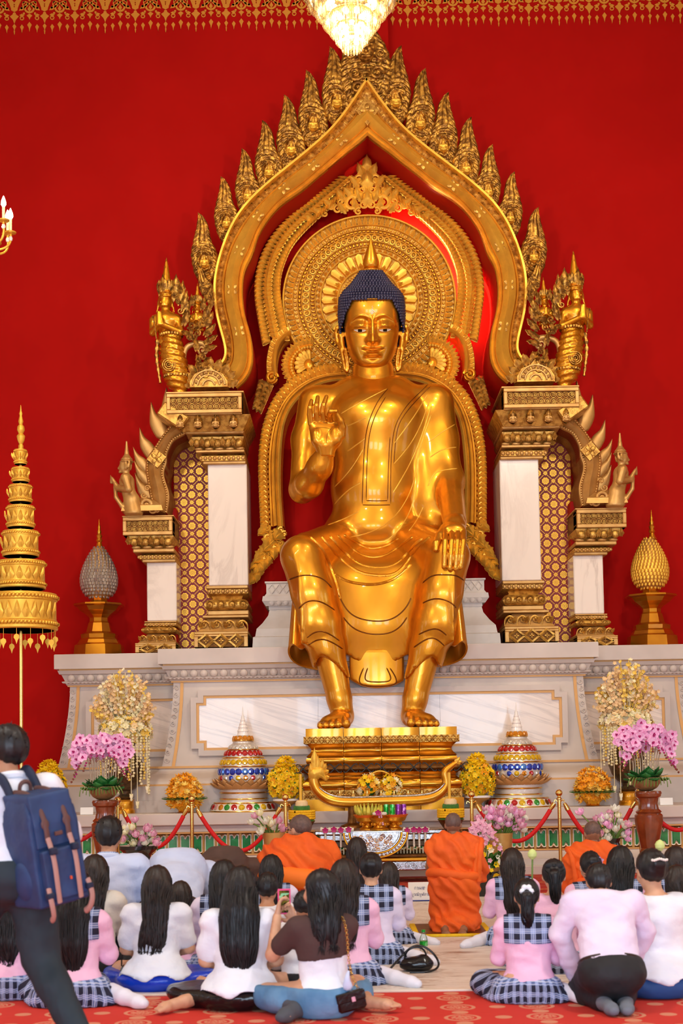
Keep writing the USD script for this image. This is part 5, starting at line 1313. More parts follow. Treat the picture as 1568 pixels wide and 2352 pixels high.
statue.part('brow_mark', J(spiral((0, 0), 5.2 * U, 1.4, .26, 1, 0, 18, nn=6), tube([(x * U, 0, z * U) for x, z in [(1, 5), (-2, 7), (2, 9.5), (-1, 12), (.5, 15)]], [1.1 * U, 1.0 * U, .8 * U, .6 * U, .3 * U], 5)) if False else (lambda m: (m[0] @ rotm('x', TIP).T + hd(0, float(face_y(A_(0.), A_(719.))) - 1.2, 720), m[1]))(J(spiral((0, 0), 5.2 * U, 1.4, .26, 1, 0, 18, nn=6), tube([(x * U, 0, z * U) for x, z in [(1, 5), (-2, 7), (2, 9.5), (-1, 12), (.5, 15)]], A_([1.1, 1.0, .8, .6, .3]) * U, 5))), 'white_enamel', 60)
nk = nb(W(790, 905, 20.3) * A_([1, 0, 1]) + [0, 19.7, 0], W(930, 810, 20.3) * A_([1, 0, 1]) + [0, 20.9, 0], .02)
nk.cap(w_(858, 905, 20.4), w_(856, 825, 20.36), .31, .27, .02)
for py, r in ((872, .305), (858, .292), (846, .285)):
    for t in np.linspace(0, 2 * PI, 40): pass
    nk.cap(w_(857, py, 20.39), w_(857, py - .5, 20.39), r, r, .03, sc=(1, 1, .35))
statue.part('neck', nk.mesh(), 'gold', True)
# ---------------------------------------------------------------- offerings and ornaments
for nm_, c_, r_, kw in (('petal_pink', 'ffaede', .5, dict(col2='ffd2ee', vs=30)), ('petal_magenta', 'c02a78', .5, {}), ('petal_yellow', 'ffe018', .5, dict(col2='fbc806', vs=25)), ('petal_orange', 'fba41a', .5, dict(col2='ffbf2a', vs=25)), ('petal_cream', 'faeeb0', .55, dict(col2='fcf4d4', vs=20)),
                        ('petal_peach', 'f6cf98', .55, dict(col2='f8dca4', vs=20)), ('petal_gold', 'fad250', .55, dict(col2='fbe07a', vs=20)), ('petal_white', 'f2ecda', .5, {}), ('petal_rose', 'e79ab8', .5, dict(col2='f2c0d0', vs=25)), ('leaf_green', '2f6a26', .45, dict(col2='47812f', vs=15)), ('leaf_dark', '1d5a26', .35, dict(col2='2f7a36', vs=9)),
                        ('stem_green', '6d8a3a', .6, {}), ('stem_pale', 'c9b596', .6, {}), ('wood_red', '8a3f1c', .22, dict(col2='6e2e12', vs=6, coat=.6)), ('pot_gold', 'a8895a', .4, dict(col2='8d7048', vs=18, metal=.5)), ('vase_dark', '4a3a28', .35, dict(col2='6b5334', vs=26, metal=.5)), ('black_lacquer', '14110f', .18, dict(coat=.5)),
                        ('silver', 'd8d8d8', .22, dict(metal=1., col2='a9a9a9', vs=40, bump=.4, bs=120, bd=.004)), ('silver_glitter', 'e4ded6', .3, dict(metal=.6, bump=.8, bs=300, bd=.004)), ('crystal_white', 'f4eee6', .1, dict(coat=1.)), ('orange_plastic', 'ee6a12', .35, {}), ('can_green', '23b43a', .25, dict(metal=.4, col2='7fe08a', vs=22, vc=(.55, .6))), ('can_purple', '8c2f9e', .25, dict(metal=.4, col2='d9a0dc', vs=22, vc=(.58, .62))),
                        ('banana', 'd8c648', .5, dict(col2='a9a838', vs=12)), ('wax_yellow', 'e6b02e', .5, {}), ('white_card', 'f2efea', .6, {}), ('marigold', 'f2c200', .7, dict(col2='e2a400', vs=60)), ('rubber_black', '121212', .5, {}), ('stem_lime', 'cfdc86', .5, {})): pm(nm_, c_, r_, **kw) if not nm_.startswith('petal') else mat(nm_, lambda g, c_=c_, kw=kw: (lambda c: g('mix_closure', 'closure', fac=.16, closure1=g('principled_bsdf', 'BSDF', base_color=c, roughness=.55), closure2=g('translucent_bsdf', 'BSDF', color=c)))(g.mix(g.noise(g.pos(), kw.get('vs', 20), 2).rng(.35, .65), lin(c_), lin(kw.get('col2', c_)))))


pm('crystal_stud', 'b5afa8', .08, .7, rnd=.2)
pm('gold_amber', 'cf8f22', .27, .9, col2='b8771a', vs=3, coat=.4)


def gem(name, col):
    def fn(g): return g('principled_bsdf', 'BSDF', base_color=lin(col), roughness=.06, coat_weight=1., specular_ior_level=.8, metallic=.35)
    mat(name, fn)
for n_, c_ in (('gem_red', 'c0101c'), ('gem_yellow', 'e8c010'), ('gem_blue', '1440b8'), ('gem_sky', '3c80d8'), ('gem_amber', 'd98a10'), ('gem_green', '1d9a30'), ('gem_brown', '6a3410'), ('gem_rose', 'e0b0a8'), ('gem_clear', 'ddd8cc')): gem(n_, c_)


def petalm(L, w, cup, n=4):
    s = np.linspace(0, 1, n); t = np.linspace(-1, 1, 3); Sg, Tg = np.meshgrid(s, t, indexing='ij')
    wd = w * np.sin(PI * np.clip(Sg * .85 + .12, 0, 1)) ** .7
    return grid(np.stack([Tg * wd, -cup * Sg ** 1.5 * L - .15 * L * (Tg ** 2) * Sg, Sg * L], -1))


def blossom(r, n=5, w=.45, cup=.25, core=True):
    """an open flower facing -y"""
    P = [rot(petalm(r, r * w, cup, 3), 'y', 2 * PI * k / n) for k in range(n)]
    return J(*P, sph((0, -r * .08, 0), r * .2, 6)) if core else J(*P)


def orchid(r):
    P = [rot(petalm(r, r * .62, .1), 'y', a) for a in (PI / 2, -PI / 2)] + [rot(petalm(r * .95, r * .36, .1), 'y', a) for a in (0, 2.5, -2.5)]
    return J(*[mv(p, (0, -.002 * k, 0)) for k, p in enumerate(P)])


def bud(r, h, op=.3, n=6):
    """a lotus bud standing on +z with its outer petals a little open"""
    c = lathe([(r * .3, 0), (r * .85, h * .2), (r * .9, h * .45), (r * .5, h * .8), (r * .05, h)], 8)
    P = []
    for k in range(n):
        s = np.linspace(0, 1, 4); t = np.linspace(-1, 1, 3); Sg, Tg = np.meshgrid(s, t, indexing='ij'); a = 2 * PI * k / n + Tg * .5 * np.sin(PI * np.clip(Sg * .8 + .15, 0, 1))
        rr = r * (.4 + .75 * np.sin(PI * np.clip(Sg * .75 + .1, 0, 1)) + op * Sg ** 2); P.append(grid(np.stack([rr * np.cos(a), rr * np.sin(a), h * (.05 + .92 * Sg)], -1)))
    return J(c, *P)


def aim(m, d):
    """turn a flower facing -y so that it faces d"""
    d = A_(d, float) / np.linalg.norm(d); M = trimesh.geometry.align_vectors([0, -1, 0], d)[:3, :3]; return m[0] @ M.T, m[1]
def stand(m, d):
    d = A_(d, float) / np.linalg.norm(d); M = trimesh.geometry.align_vectors([0, 0, 1], d)[:3, :3]; return m[0] @ M.T, m[1]


def lprof(pts, cx, Y):
    """profile traced in pixels [(half width, row)] about column cx at depth Y -> [(r, z)], bottom up, and the axis foot"""
    k = Y / FPX; z = [W(cx, p, Y)[2] for _, p in pts]; o = np.argsort(z, kind='stable')
    return [(max(pts[i][0] * k, .002), z[i]) for i in o], W(cx, max(p for _, p in pts), Y)


def turned(th, nm, pts, cx, Y, ma, n=32, smooth=35, y=None, **k):
    pr, f = lprof(pts, cx, Y); return th.part(nm, lathe(pr, n, PI / n if n <= 12 else 0, (f[0], Y, 0)), ma, smooth, **k)


# nine-tier style ceremonial umbrella on the left
YU = 17.6; q = W(48, 1450, YU)
um = Thing('tiered_umbrella', 'tall gilded ceremonial umbrella of seven drums on a thin pole at the far left', 'umbrella', (q[0], YU, 0))
um.part('pole', tube([(q[0], YU, .0), (q[0], YU, W(48, 1020, YU)[2])], .022, 12), 'brass'); um.part('pole_base', lathe([(.3, 0), (.3, .04), (.12, .1), (.06, .25), (.03, .3)], 24, 0, (q[0], YU, 0)), 'brass')
for p0, p1, hw in ((1033, 1067, 14.5), (1075, 1108, 20), (1115, 1155, 26.5), (1163, 1213, 32), (1221, 1279, 42), (1290, 1354, 57), (1366, 1449, 84)):
    k = YU / FPX; z1, z0 = W(48, p0, YU)[2], W(48, p1, YU)[2]; h = z1 - z0; R = hw * k
    pr = [(R * .97, z0 + .0), (R, z0 + .03 * h), (R, z0 + .1 * h), (R * .965, z0 + .13 * h), (R * .965, z0 + .22 * h), (R * .985, z0 + .25 * h), (R * .96, z0 + .29 * h), (R * .955, z0 + .78 * h), (R * .985, z0 + .81 * h), (R * .97, z0 + .86 * h), (R * 1.0, z0 + .93 * h), (R * .97, z1)]
    lp = um.part('drum', J(lathe(pr, 56, 0, (q[0], YU, 0)), lathe([(R * .9, z0 - .0), (R * .9, z1)], 32, 0, (q[0], YU, 0))), 'gold_bright', 40)
    n = max(14, int(R / .017)); m = J(acanthus(h * .46, R * PI / n * .72, .035, 6), mv(sph((0, 0, 0), R * PI / n * .42, 6), (0, -.02, h * .24)))
    for i in range(n):
        a = 2 * PI * i / n
        if math.sin(a) < -.15: um.part('relief_figure', mv(rot(mv(m, (0, -R * .95, z0 + .29 * h)), 'z', a + PI / 2), (q[0], YU, 0)), 'gold_bright', 50, parent=lp)
    um.part('rope_band', J(*[sph((q[0] + R * math.cos(a), YU + R * math.sin(a), z), h * .055, 6) for z in (z0 + .17 * h, z0 + .895 * h) for a in np.linspace(0, 2 * PI, int(R * 2 * PI / (h * .1)))]), 'gold_bright', 50, parent=lp, kind='stuff')
    if hw > 80:
        for i in range(16):
            a = 2 * PI * i / 16 + .1; c = A_([q[0] + R * .93 * math.cos(a), YU + R * .93 * math.sin(a), z0]); dz = .07 + .05 * (i % 2)
            lf_ = extrude([(0, 0), (.03, -.02), (.035, -.05), (.015, -.08), (0, -.13), (-.015, -.08), (-.035, -.05), (-.03, -.02)], -.006, .006)
            um.part('hanging_leaf', mv(J(lf_, tube([(0, 0, 0), (0, 0, dz)], .004, 4)), c - [0, 0, dz]), 'gold_bright', 30)
turned(um, 'finial', [(6, 1034), (6, 1024), (4, 1020), (8, 1012), (10, 1002), (5, 996), (9, 988), (8, 980), (4, 975), (6, 968), (4, 960), (3, 955), (4, 950), (2, 944), (1.2, 936), (.4, 930)], 48, YU, 'gold_bright', 20)

# bud-shaped reliquaries on eight-sided stands at both ends of the altar top
STD = [(60, 1489), (57, 1483), (50, 1479), (46, 1471), (42, 1467), (43, 1458), (30, 1452), (27, 1440), (25, 1432), (22, 1428), (22, 1420), (30, 1413), (44, 1404), (52, 1395), (60, 1392), (58, 1388), (24, 1386), (20, 1380), (23, 1372)]
BUD = [(22, 1372), (29, 1367), (36, 1358), (41, 1345), (42, 1332), (40, 1318), (35, 1302), (27, 1284), (18, 1268), (12, 1259)]
SPI = [(12, 1260), (8, 1254), (5, 1246), (8, 1242), (5, 1236), (7, 1231), (4, 1226), (5, 1221), (3, 1216), (3.5, 1211), (2, 1206), (1.5, 1200), (.5, 1192)]
for cx_, off, w, ma, ms, lab in ((228, 0, 'left', 'gold_paint', 'crystal_stud', 'bud-shaped reliquary studded with clear crystals on a dark eight-sided gold stand'), (1497, -21, 'right', 'gold_paint', 'gold_bright', 'bud-shaped reliquary covered in gold scales on an eight-sided gold stand')):
    Yr = 20.75; f = W(cx_, 1489 + off, Yr); th = Thing('reliquary', lab, 'reliquary', (f[0], Yr, ZT)); O = lambda P: [(a, b + off) for a, b in P]
    pr, _ = lprof(O(STD), cx_, Yr); dz = ZT - pr[0][1]; pr[0] = (pr[0][0], ZT)
    th.part('stand', lathe(pr, 8, PI / 8, (f[0], Yr, 0)), 'gold_amber', False)
    pr, _ = lprof(O(BUD), cx_, Yr); th.part('bud', lathe(pr, 32, 0, (f[0], Yr, 0)), ma); zz = [z for _, z in pr]; rr = PchipInterpolator(zz, [r for r, _ in pr]); st_ = []
    for i, z in enumerate(np.linspace(zz[0], zz[-1], 17)):
        r = float(rr(z)); n = max(8, int(2 * PI * r / .055))
        for k in range(n):
            a = 2 * PI * (k + .5 * (i % 2)) / n; st_.append(mv(rot(sph((0, 0, 0), .030 * (.55 + .45 * r / .26), 6, (1, .6, 1.3)), 'z', a + PI / 2), (f[0] + r * math.cos(a), Yr + r * math.sin(a), z)))
    th.part('studs', J(*st_), ms, False if off == 0 else 50, kind='stuff'); turned(th, 'spire', O(SPI), cx_, Yr, 'gold', 20)

# jewelled reliquary domes
JP = {'base': [(76, 1858), (76, 1854), (68, 1838), (64, 1836)], 'drum': [(54, 1837), (54, 1830), (52.5, 1829), (53.5, 1822), (52.5, 1815), (54, 1814), (54, 1806)], 'dome': [(50, 1806), (55, 1790), (56, 1771), (55, 1755), (52, 1750), (50, 1742), (47, 1736), (43, 1733), (41, 1724), (36, 1718), (33, 1716), (30, 1706), (24, 1702), (23, 1696), (22, 1688), (16, 1684)],
      'spire': [(14, 1684), (12, 1676), (13.5, 1675), (10, 1668), (11, 1666), (8, 1660), (8.5, 1658), (5.5, 1652), (6, 1650), (3.5, 1644), (3.8, 1642), (1.8, 1636), (1.2, 1628), (.3, 1618)]}
for cx_, off, w in ((560, 0, 'left'), (1190, -9, 'right')):
    Yj = 19.12; f = W(cx_, 1858 + off, Yj); dzj = ZL - f[2]; th = Thing('jewelled_dome', f'silver dome reliquary with rows of coloured gems on the {w} part of the ledge', 'reliquary', (f[0], Yj, ZL)); k_ = Yj / FPX
    zr = lambda p: W(cx_, p + off, Yj)[2] + dzj
    for nm, ma in (('base', 'white_enamel'), ('drum', 'silver_glitter'), ('dome', 'silver_glitter'), ('spire', 'crystal_white')):
        th.part(nm, lathe([(max(r * k_, .002), zr(p)) for r, p in JP[nm]], 40, 0, (f[0], Yj, 0)), ma)
    for p, r in ((1857, 76.5), (1838, 68), (1829, 54.2), (1815, 54.2), (1755, 56), (1735, 47), (1717, 36.5), (1696, 24)):
        th.part('gold_ring', tube([(f[0] + r * k_ * math.cos(a), Yj + r * k_ * math.sin(a), zr(p)) for a in np.linspace(0, 2 * PI, 41)], .011, 6), 'brass')
    for p, r, n, gr, seq, tilt in ((1847, 72.5, 26, 6.6, ['gem_red', 'gem_green', 'gem_yellow', 'gem_brown', 'gem_red', 'gem_rose', 'gem_amber', 'gem_green', 'gem_red', 'gem_yellow'], .4), (1781, 55, 20, 5.5, ['gem_amber', 'gem_red', 'gem_clear', 'gem_blue', 'gem_yellow'], 0), (1767, 56, 24, 7, ['gem_blue', 'gem_blue', 'gem_sky', 'gem_blue'], 0), (1745, 51.5, 24, 6.2, ['gem_yellow'], .35), (1725, 41.5, 20, 6, ['gem_red'], .4), (1711, 32, 18, 5, ['gem_clear'], .4), (1691, 22.5, 12, 6, ['gem_amber'], .2)):
        for i in range(n):
            a = 2 * PI * (i + .5) / n
            if math.sin(a) > .25: continue
            m = rot(sph((0, 0, 0), gr * k_ * 1.12, 10, (1, .45, 1)), 'x', -tilt); th.part('gem', mv(rot(mv(m, (0, -r * k_, 0)), 'z', a + PI / 2), (f[0], Yj, zr(p))), seq[i % len(seq)], False)
    for row, (r, p, L, out, n) in enumerate(((53, 1807, .15, .55, 20), (55, 1806, .13, 1.05, 20))):
        for i in range(n):
            a = 2 * PI * (i + .5 * row) / n; m = rot(acanthus(L * 1.15, .07, .03, 6), 'x', .2 + out * .6)
            th.part('lotus_leaf', mv(rot(mv(m, (0, -r * k_, 0)), 'z', a + PI / 2), (f[0], Yj, zr(p))), 'gold_line', 50)


def bouquet(th, c, rad, n, ms, mats, name='flower', seed=0, front=True, stuff=None, lift=.0):
    """flowers over the dome of an ellipsoid, facing outwards; each its own part, or gathered in clusters"""
    r_ = np.random.default_rng(seed); out = {}
    for k in range(n):
        u = (k + .5) / n; z = 1 - 2 * u * .8 + r_.normal(0, .03); a = k * 2.39996 + r_.normal(0, .15); s = math.sqrt(max(0, 1 - min(1, z * z)))
        d = A_([s * math.cos(a), s * math.sin(a), z]);
        if front and d[1] > .45: continue
        p = A_(c) + d * A_(rad) * r_.uniform(.9, 1.08); nrm = d / A_(rad); nrm = nrm / np.linalg.norm(nrm) + r_.normal(0, .25, 3) + [0, 0, lift]
        i = int(r_.integers(len(ms))); m = mv(aim(rot(ms[i], 'y', r_.uniform(0, 6)), nrm), p); ma = mats[int(r_.integers(len(mats)))]
        if stuff: out.setdefault(ma, []).append(m)
        else: th.part(name, m, ma, 50)
    for ma, l in out.items(): th.part(name + 's', J(*l), ma, 50, kind='stuff')


# gold bowls of orange flowers, trays of yellow flowers
for cx_, py, w in ((424, 1850, 'left'), (1361, 1842, 'right')):
    Yo = 18.85; f = W(cx_, py, Yo); f[2] = ZL; k_ = Yo / FPX; th = Thing('flower_bowl', f'footed gold bowl heaped with orange flowers on the {w} side of the ledge', 'flower bowl', f)
    pr = [(15, 0), (18, 2), (13, 5), (11, 14), (12, 19), (21, 24), (23, 33), (20, 36), (22, 38), (21, 40), (5, 40)]
    th.part('bowl', lathe([(r * k_, ZL + z * k_ * .8) for r, z in pr], 32, 0, (f[0], Yo, 0)), 'gold')
    for i in range(4): a = i * PI / 2 + .8; th.part('bowl_foot', sph((f[0] + 15 * k_ * math.cos(a), Yo + 15 * k_ * math.sin(a), ZL + 10 * k_), 4 * k_, 8, (1, 1, 2)), 'gold')
    c = (f[0], Yo, ZL + 40 * k_); bouquet(th, c, (36 * k_, 34 * k_, 44 * k_), 200, [blossom(.046, 5, .34, .6)], ['petal_orange', 'petal_orange', 'petal_gold'], seed=cx_, lift=.6)
    th.part('flower_mass', sph(c, 33 * k_, 14, (1, .9, 1.15)), 'petal_orange')
    for i in range(26): a = i / 26 * 2 * PI; th.part('leaf', mv(rot(rot(acanthus(.13, .028, .02, 5), 'x', 1.35), 'z', a), (f[0] + 30 * k_ * math.sin(a), Yo - 30 * k_ * math.cos(a), c[2] - .05)), 'leaf_green', 50)
for cx_, py, w, dk in ((657, 1851, 'left of the golden footrest', 0), (1096, 1847, 'right of the golden footrest', 0), (112, 1853, 'at the far left end of the ledge', 1)):
    Yo = 18.82 if not dk else 18.9; f = W(cx_, py, Yo); f[2] = ZL; k_ = Yo / FPX; th = Thing('flower_cone', f'cone of yellow flowers on a footed tray {w}', 'flower arrangement', f)
    th.part('tray', lathe([(r * k_, ZL + z * k_) for r, z in [(17, 0), (18, 2), (12, 4), (9, 9), (15, 15), (28, 21), (30, 24), (28, 24), (5, 23)]], 32, 0, (f[0], Yo, 0)), 'gold_paint')
    th.part('tray_cloth', lathe([(r * k_, ZL + z * k_) for r, z in [(5, 24), (30, 24), (30.5, 27), (28, 29), (5, 29)]], 28, 0, (f[0], Yo, 0)), 'white_card')
    c = (f[0], Yo, ZL + 62 * k_); th.part('flower_core', sph(c, 34 * k_, 14, (.95, .9, 1.15)), 'petal_yellow')
    bouquet(th, c, (37 * k_, 36 * k_, 42 * k_), 260, [blossom(.045, 6, .40, .3), blossom(.05, 5, .45, .2)], ['petal_yellow'] * 6 + ['petal_orange'], seed=cx_)
    bouquet(th, (f[0], Yo, ZL + 98 * k_), (17 * k_, 16 * k_, 22 * k_), 40, [blossom(.06, 6, .34, .5)], ['petal_yellow'], name='top_flower', seed=cx_ + 1, lift=.9)
    th.part('flower_eyes', J(*[sph(A_(c) + A_([37, 36, 42]) * k_ * A_([math.sqrt(1 - z * z) * math.cos(a), math.sqrt(1 - z * z) * math.sin(a), z]) * 1.08, .012, 5) for z, a in zip(np.linspace(-.6, .9, 70), np.arange(70) * 2.39996)]), 'leaf_dark', 50, kind='stuff')

# big dark vases with pale sprays
for cx_, py, w, dx in ((288, 1859, 'left', 0), (1443, 1845, 'right', 4)):
    Yv = 19.05; f = W(cx_, py, Yv); f[2] = ZL; k_ = Yv / FPX; th = Thing('spray_vase', f'dark bronze vase with huge pale yellow spray bouquet, {w} side', 'vase', f); z_ = lambda p: ZL + (1859 - p) * k_
    th.part('gold_foot', lathe([(r * k_, z_(p)) for r, p in [(23, 1859), (22, 1852), (19, 1848), (20, 1840), (19, 1832), (21, 1828), (16, 1827)]], 12, 0, (f[0], Yv, 0)), 'gold', 30)
    th.part('vase_body', lathe([(r * k_, z_(p)) for r, p in [(14, 1828), (20, 1822), (13, 1816), (14, 1808), (24, 1803), (36, 1788), (44, 1765), (43, 1748), (34, 1732), (24, 1724), (20, 1712), (24, 1700), (27, 1695)]], 40, 0, (f[0], Yv, 0)), 'vase_dark')
    r_ = np.random.default_rng(cx_); fl = blossom(.028, 5, .5, .3, False)
    for i in range(66):         # upright sprays
        a = r_.uniform(-1.15, 1.15); b = r_.uniform(-.5, .35); L = (1.08 - .30 * abs(a) ** 1.5) * r_.uniform(.86, 1.05) * 128 * k_; d = A_([math.sin(a) * .62, b * .6 - .05, math.cos(a)]); p0 = A_([f[0] + a * 12 * k_, Yv - .04, z_(1672)])
        tip = p0 + d * L; ms = [tube([p0, (p0 + tip) / 2 + [0, 0, .02], tip], .006, 4)]
        for j in range(15):
            t = .38 + .62 * j / 14; ms.append(mv(aim(fl, [r_.normal(0, .6), -1, r_.normal(.3, .5)]), p0 + d * L * t + r_.normal(0, .022, 3)))
        th.part('flower_spray', J(*ms), ('petal_peach', 'petal_gold', 'petal_peach', 'petal_cream')[i % 4], 50)
    bouquet(th, (f[0], Yv, z_(1672)), (58 * k_, 46 * k_, 36 * k_), 280, [blossom(.045, 5, .5, .25), blossom(.05, 6, .4, .25)], ['petal_cream', 'petal_cream', 'petal_gold', 'petal_peach'], seed=cx_, name='blossom')
    th.part('foliage_core', sph((f[0], Yv, z_(1672)), 40 * k_, 12, (1.2, .9, .8)), 'petal_cream')
    for i in range(16):         # hanging strands of little buds
        a = -1.3 + 2.6 * i / 15; x = f[0] + math.sin(a) * 58 * k_; y = Yv - math.cos(a) * 46 * k_; L = r_.uniform(.28, .62) * (1.3 if i % 3 == 0 else 1)
        th.part('bud_strand', J(*[sph((x + r_.normal(0, .006), y + r_.normal(0, .006), z_(1682) - t * L), .02, 6) for t in np.linspace(0, 1, int(L / .034))]), ('petal_cream', 'petal_gold')[i % 4 == 1], 50)
    for i, dx_ in enumerate((-.05 + dx * .0, .12, .2, .33)):
        x = f[0] + dx_ - (.35 if cx_ > 800 else 0); L = .62 + .1 * (i % 3); th.part('tassel', J(tube([(x, Yv - .27, z_(1690)), (x, Yv - .27, z_(1690) - L)], .005, 4), *[mv(stand(lathe([(.004, 0), (.016, -.04), (.012, -.09), (.002, -.1)][::-1], 6), (b * .3, 0, 1)), (x + b * .02, Yv - .27, z_(1690) - L)) for b in (-1, 0, 1)]), 'petal_cream', 50)

# pink orchids in bowls on turned wooden urn stands
URN = [(38, 2050), (38, 2040), (26, 2030), (24, 2010), (22, 1985), (22, 1968), (26, 1955), (22, 1948), (25, 1936), (32, 1905), (35.5, 1885), (35.5, 1872), (30, 1868), (33, 1864), (26, 1858), (23.5, 1846), (26, 1833), (32, 1829), (34, 1822), (32, 1817), (24, 1816), (4, 1816)]
for cx_, off, w, Yq in ((242, 21, 'left', 16.6), (1488, 0, 'right', 16.6)):
    f = W(cx_, 1830, Yq); f[2] = 0; k_ = Yq / FPX; ur_ = Thing('urn_stand', f'turned reddish wooden urn stand at the {w} under a bowl of pink orchids', 'stand', f)
    zu = lambda p: max(0., W(cx_, p + off, Yq)[2]); pr = [(r * .9 * k_, zu(p)) for r, p in URN]; pr[0] = (pr[0][0], 0.); ur_.part('urn', lathe(pr, 40, 0, (f[0], Yq, 0)), 'wood_red')
    zt = zu(1816); b = A_([f[0] - .02, Yq, zt]); oc = Thing('orchid_bowl', f'bowl of pink moth orchids on the {w} wooden urn stand', 'orchids', b)
    oc.part('bowl', lathe([(r * k_, zt + z * k_) for r, z in [(10, 0), (15, 1), (25, 7), (33, 18), (35.5, 31), (33.5, 31), (5, 28)]], 36, 0, tuple(b[:2]) + (0,)), 'pot_gold'); r_ = np.random.default_rng(cx_)
    for i in range(15):
        a = i * 2.4; oc.part('strap_leaf', mv(rot(rot(acanthus(.16, .075, .05, 7), 'x', .5 + .4 * (i % 3)), 'z', a), b + [.1 * math.sin(a), -.1 * math.cos(a), 28 * k_]), 'leaf_dark', 50)
    for i in range(14): x = (i - 6.5) * .024; oc.part('trailing_moss', tube(spl([b + [x * 1.3, -.16, 31 * k_], b + [x * 1.5, -.19, 24 * k_], b + [x * 1.6, -.17, r_.uniform(8, 18) * k_]], 8), .006, 4), 'stem_green', 50)
    O_ = orchid(.062)
    for i in range(12):
        a = -1.25 + 2.5 * i / 11; x0 = (i - 5.5) * .028; top = b + [x0 + .15 * math.sin(a), r_.uniform(-.1, .08), (118 + 22 * math.cos(a * 1.1)) * k_]; end = b + [.30 * math.sin(a) * 1.0, -.12 - .1 * math.cos(a), (104 - 44 * abs(math.sin(a)) ** 1.5 + r_.uniform(-6, 14)) * k_]
        P = spl([b + [x0, -.02, 28 * k_], b + [x0 * 1.1, -.02, 85 * k_], top, end], 34); oc.part('orchid_stem', tube(P, .0075, 5), 'stem_pale', 50)
        for j in range(9):
            t = 15 + j * 2.1; p = P[int(t)] + r_.normal(0, .03, 3) + [0, -.05, 0]; d = [.5 * math.sin(a) + r_.normal(0, .3), -1, r_.normal(0.05, .25)]; lp = oc.part('orchid_flower', mv(aim(rot(O_, 'y', r_.normal(0, .4)), d), p), 'petal_pink', 50)
            oc.part('orchid_lip', mv(aim(J(blossom(.018, 3, .6, .9, False), sph((0, -.012, -.006), .009, 5)), d), p + A_(d) * .006), 'petal_magenta', 50, parent=lp)
        for j in range(4): oc.part('orchid_bud', sph(end + [.02 * j * math.sin(a), -.02, -.03 * j], .014, 6), 'petal_magenta' if j < 2 else 'wood_red', 50)
for x, p, w in ((199, 1857, 'left'), (1530, 1836, 'right')): f = W(x, p, 18.75); f[2] = ZL; solo('blank_card', mv(rot(box(-.085, .085, -.006, .006, 0, .095, .002), 'x', -.15), f + [0, 0, .001]), 'white_card', f'small blank white card on the ledge at the far {w}', 'card')

# the golden footrest
YF = 18.72; fr = Thing('footrest', 'long golden footrest with carved bands under the feet of the statue', 'footrest', (X0, YF, ZL))
zf_ = lambda p: W(866, p, YF)[2]; zt_ = statue.loc[2]
def slab(nm, p0, p1, hw, ma, mid=None, seam=True):
    z1, z0 = (zt_ if p0 == 1672 else zf_(p0)), max(zf_(p1), ZL); h = z1 - z0; o = hw * YF / FPX; base = 174 * YF / FPX
    pr = [(z0 + h * t, (o - base) + (mid or (lambda t: 0))(t)) for t in np.linspace(0, 1, 9)]
    for k in range(4):      # cast in four lengths, with seams between
        a, b = X0 - base + k * base / 2, X0 - base + (k + 1) * base / 2
        P = []
        for z, ov in pr: x0 = a + .003 - (ov if k == 0 else 0); x1 = b - .003 + (ov if k == 3 else 0); m_ = [(x0 + (x1 - x0) * t, YF - ov - .018 * math.sin(PI * t) ** .5, z) for t in np.linspace(0, 1, 7)]; P.append(m_ + [(x1, YF + .95, z), (x0, YF + .95, z)])
        fr.part(nm, fixn(grid(A_(P), wv=True, cap=True)), ma, 30)
slab('top_slab', 1672, 1690, 174, 'gold_amber'); slab('carved_band', 1690, 1706, 179, 'gold_carved'); slab('hollow_moulding', 1706, 1736, 174, 'gold_amber', lambda t: -.07 * math.sin(PI * t)); slab('round_moulding', 1736, 1755, 176, 'gold_amber', lambda t: .02 * math.sin(PI * t) - .03); slab('scroll_band', 1755, 1773, 183, 'gold_dark', lambda t: .03 * math.sin(PI * t)); slab('hollow_moulding', 1773, 1790, 178, 'gold_amber', lambda t: -.05 * math.sin(PI * t)); slab('round_moulding', 1790, 1813, 181, 'gold_amber', lambda t: .03 * math.sin(PI * t) - .02); slab('carved_band', 1813, 1834, 183, 'gold_carved'); slab('foot_slab', 1834, 1866, 186, 'gold_amber')
for k in range(11):
    x = X0 + (k - 5) * 36 * YF / FPX; z = zf_(1763); y = YF - .12
    fr.part('iron_scroll', J(*[tube([(x + sx * .09, y, z + sz * .035), (x + sx * .08, y, z + sz * .055), (x + sx * .05, y, z + sz * .05), (x - sx * .05, y, z - sz * .05), (x - sx * .08, y, z - sz * .055), (x - sx * .09, y, z - sz * .035)], .008, 5) for sx, sz in ((1, 1), (1, -1))]), 'rubber_black', 50)
for pz, n in ((1698, 26), (1824, 28)):
    for k in range(n): x = X0 + (k - (n - 1) / 2) * 2.04 / n; fr.part('band_flower', J(scl(rosette(.035, 4), 1), tube([(-.04, 0, -.045), (.04, 0, .045)], .007, 4), tube([(-.04, 0, .045), (.04, 0, -.045)], .007, 4)) if False else mv(J(rosette(.034, 4), tube([(-.038, 0, -.045), (.038, 0, .045)], .007, 4), tube([(-.038, 0, .045), (.038, 0, -.045)], .007, 4)), (x, YF - .06 - (.03 if pz > 1800 else 0), zf_(pz))), 'gold_carved', 50)

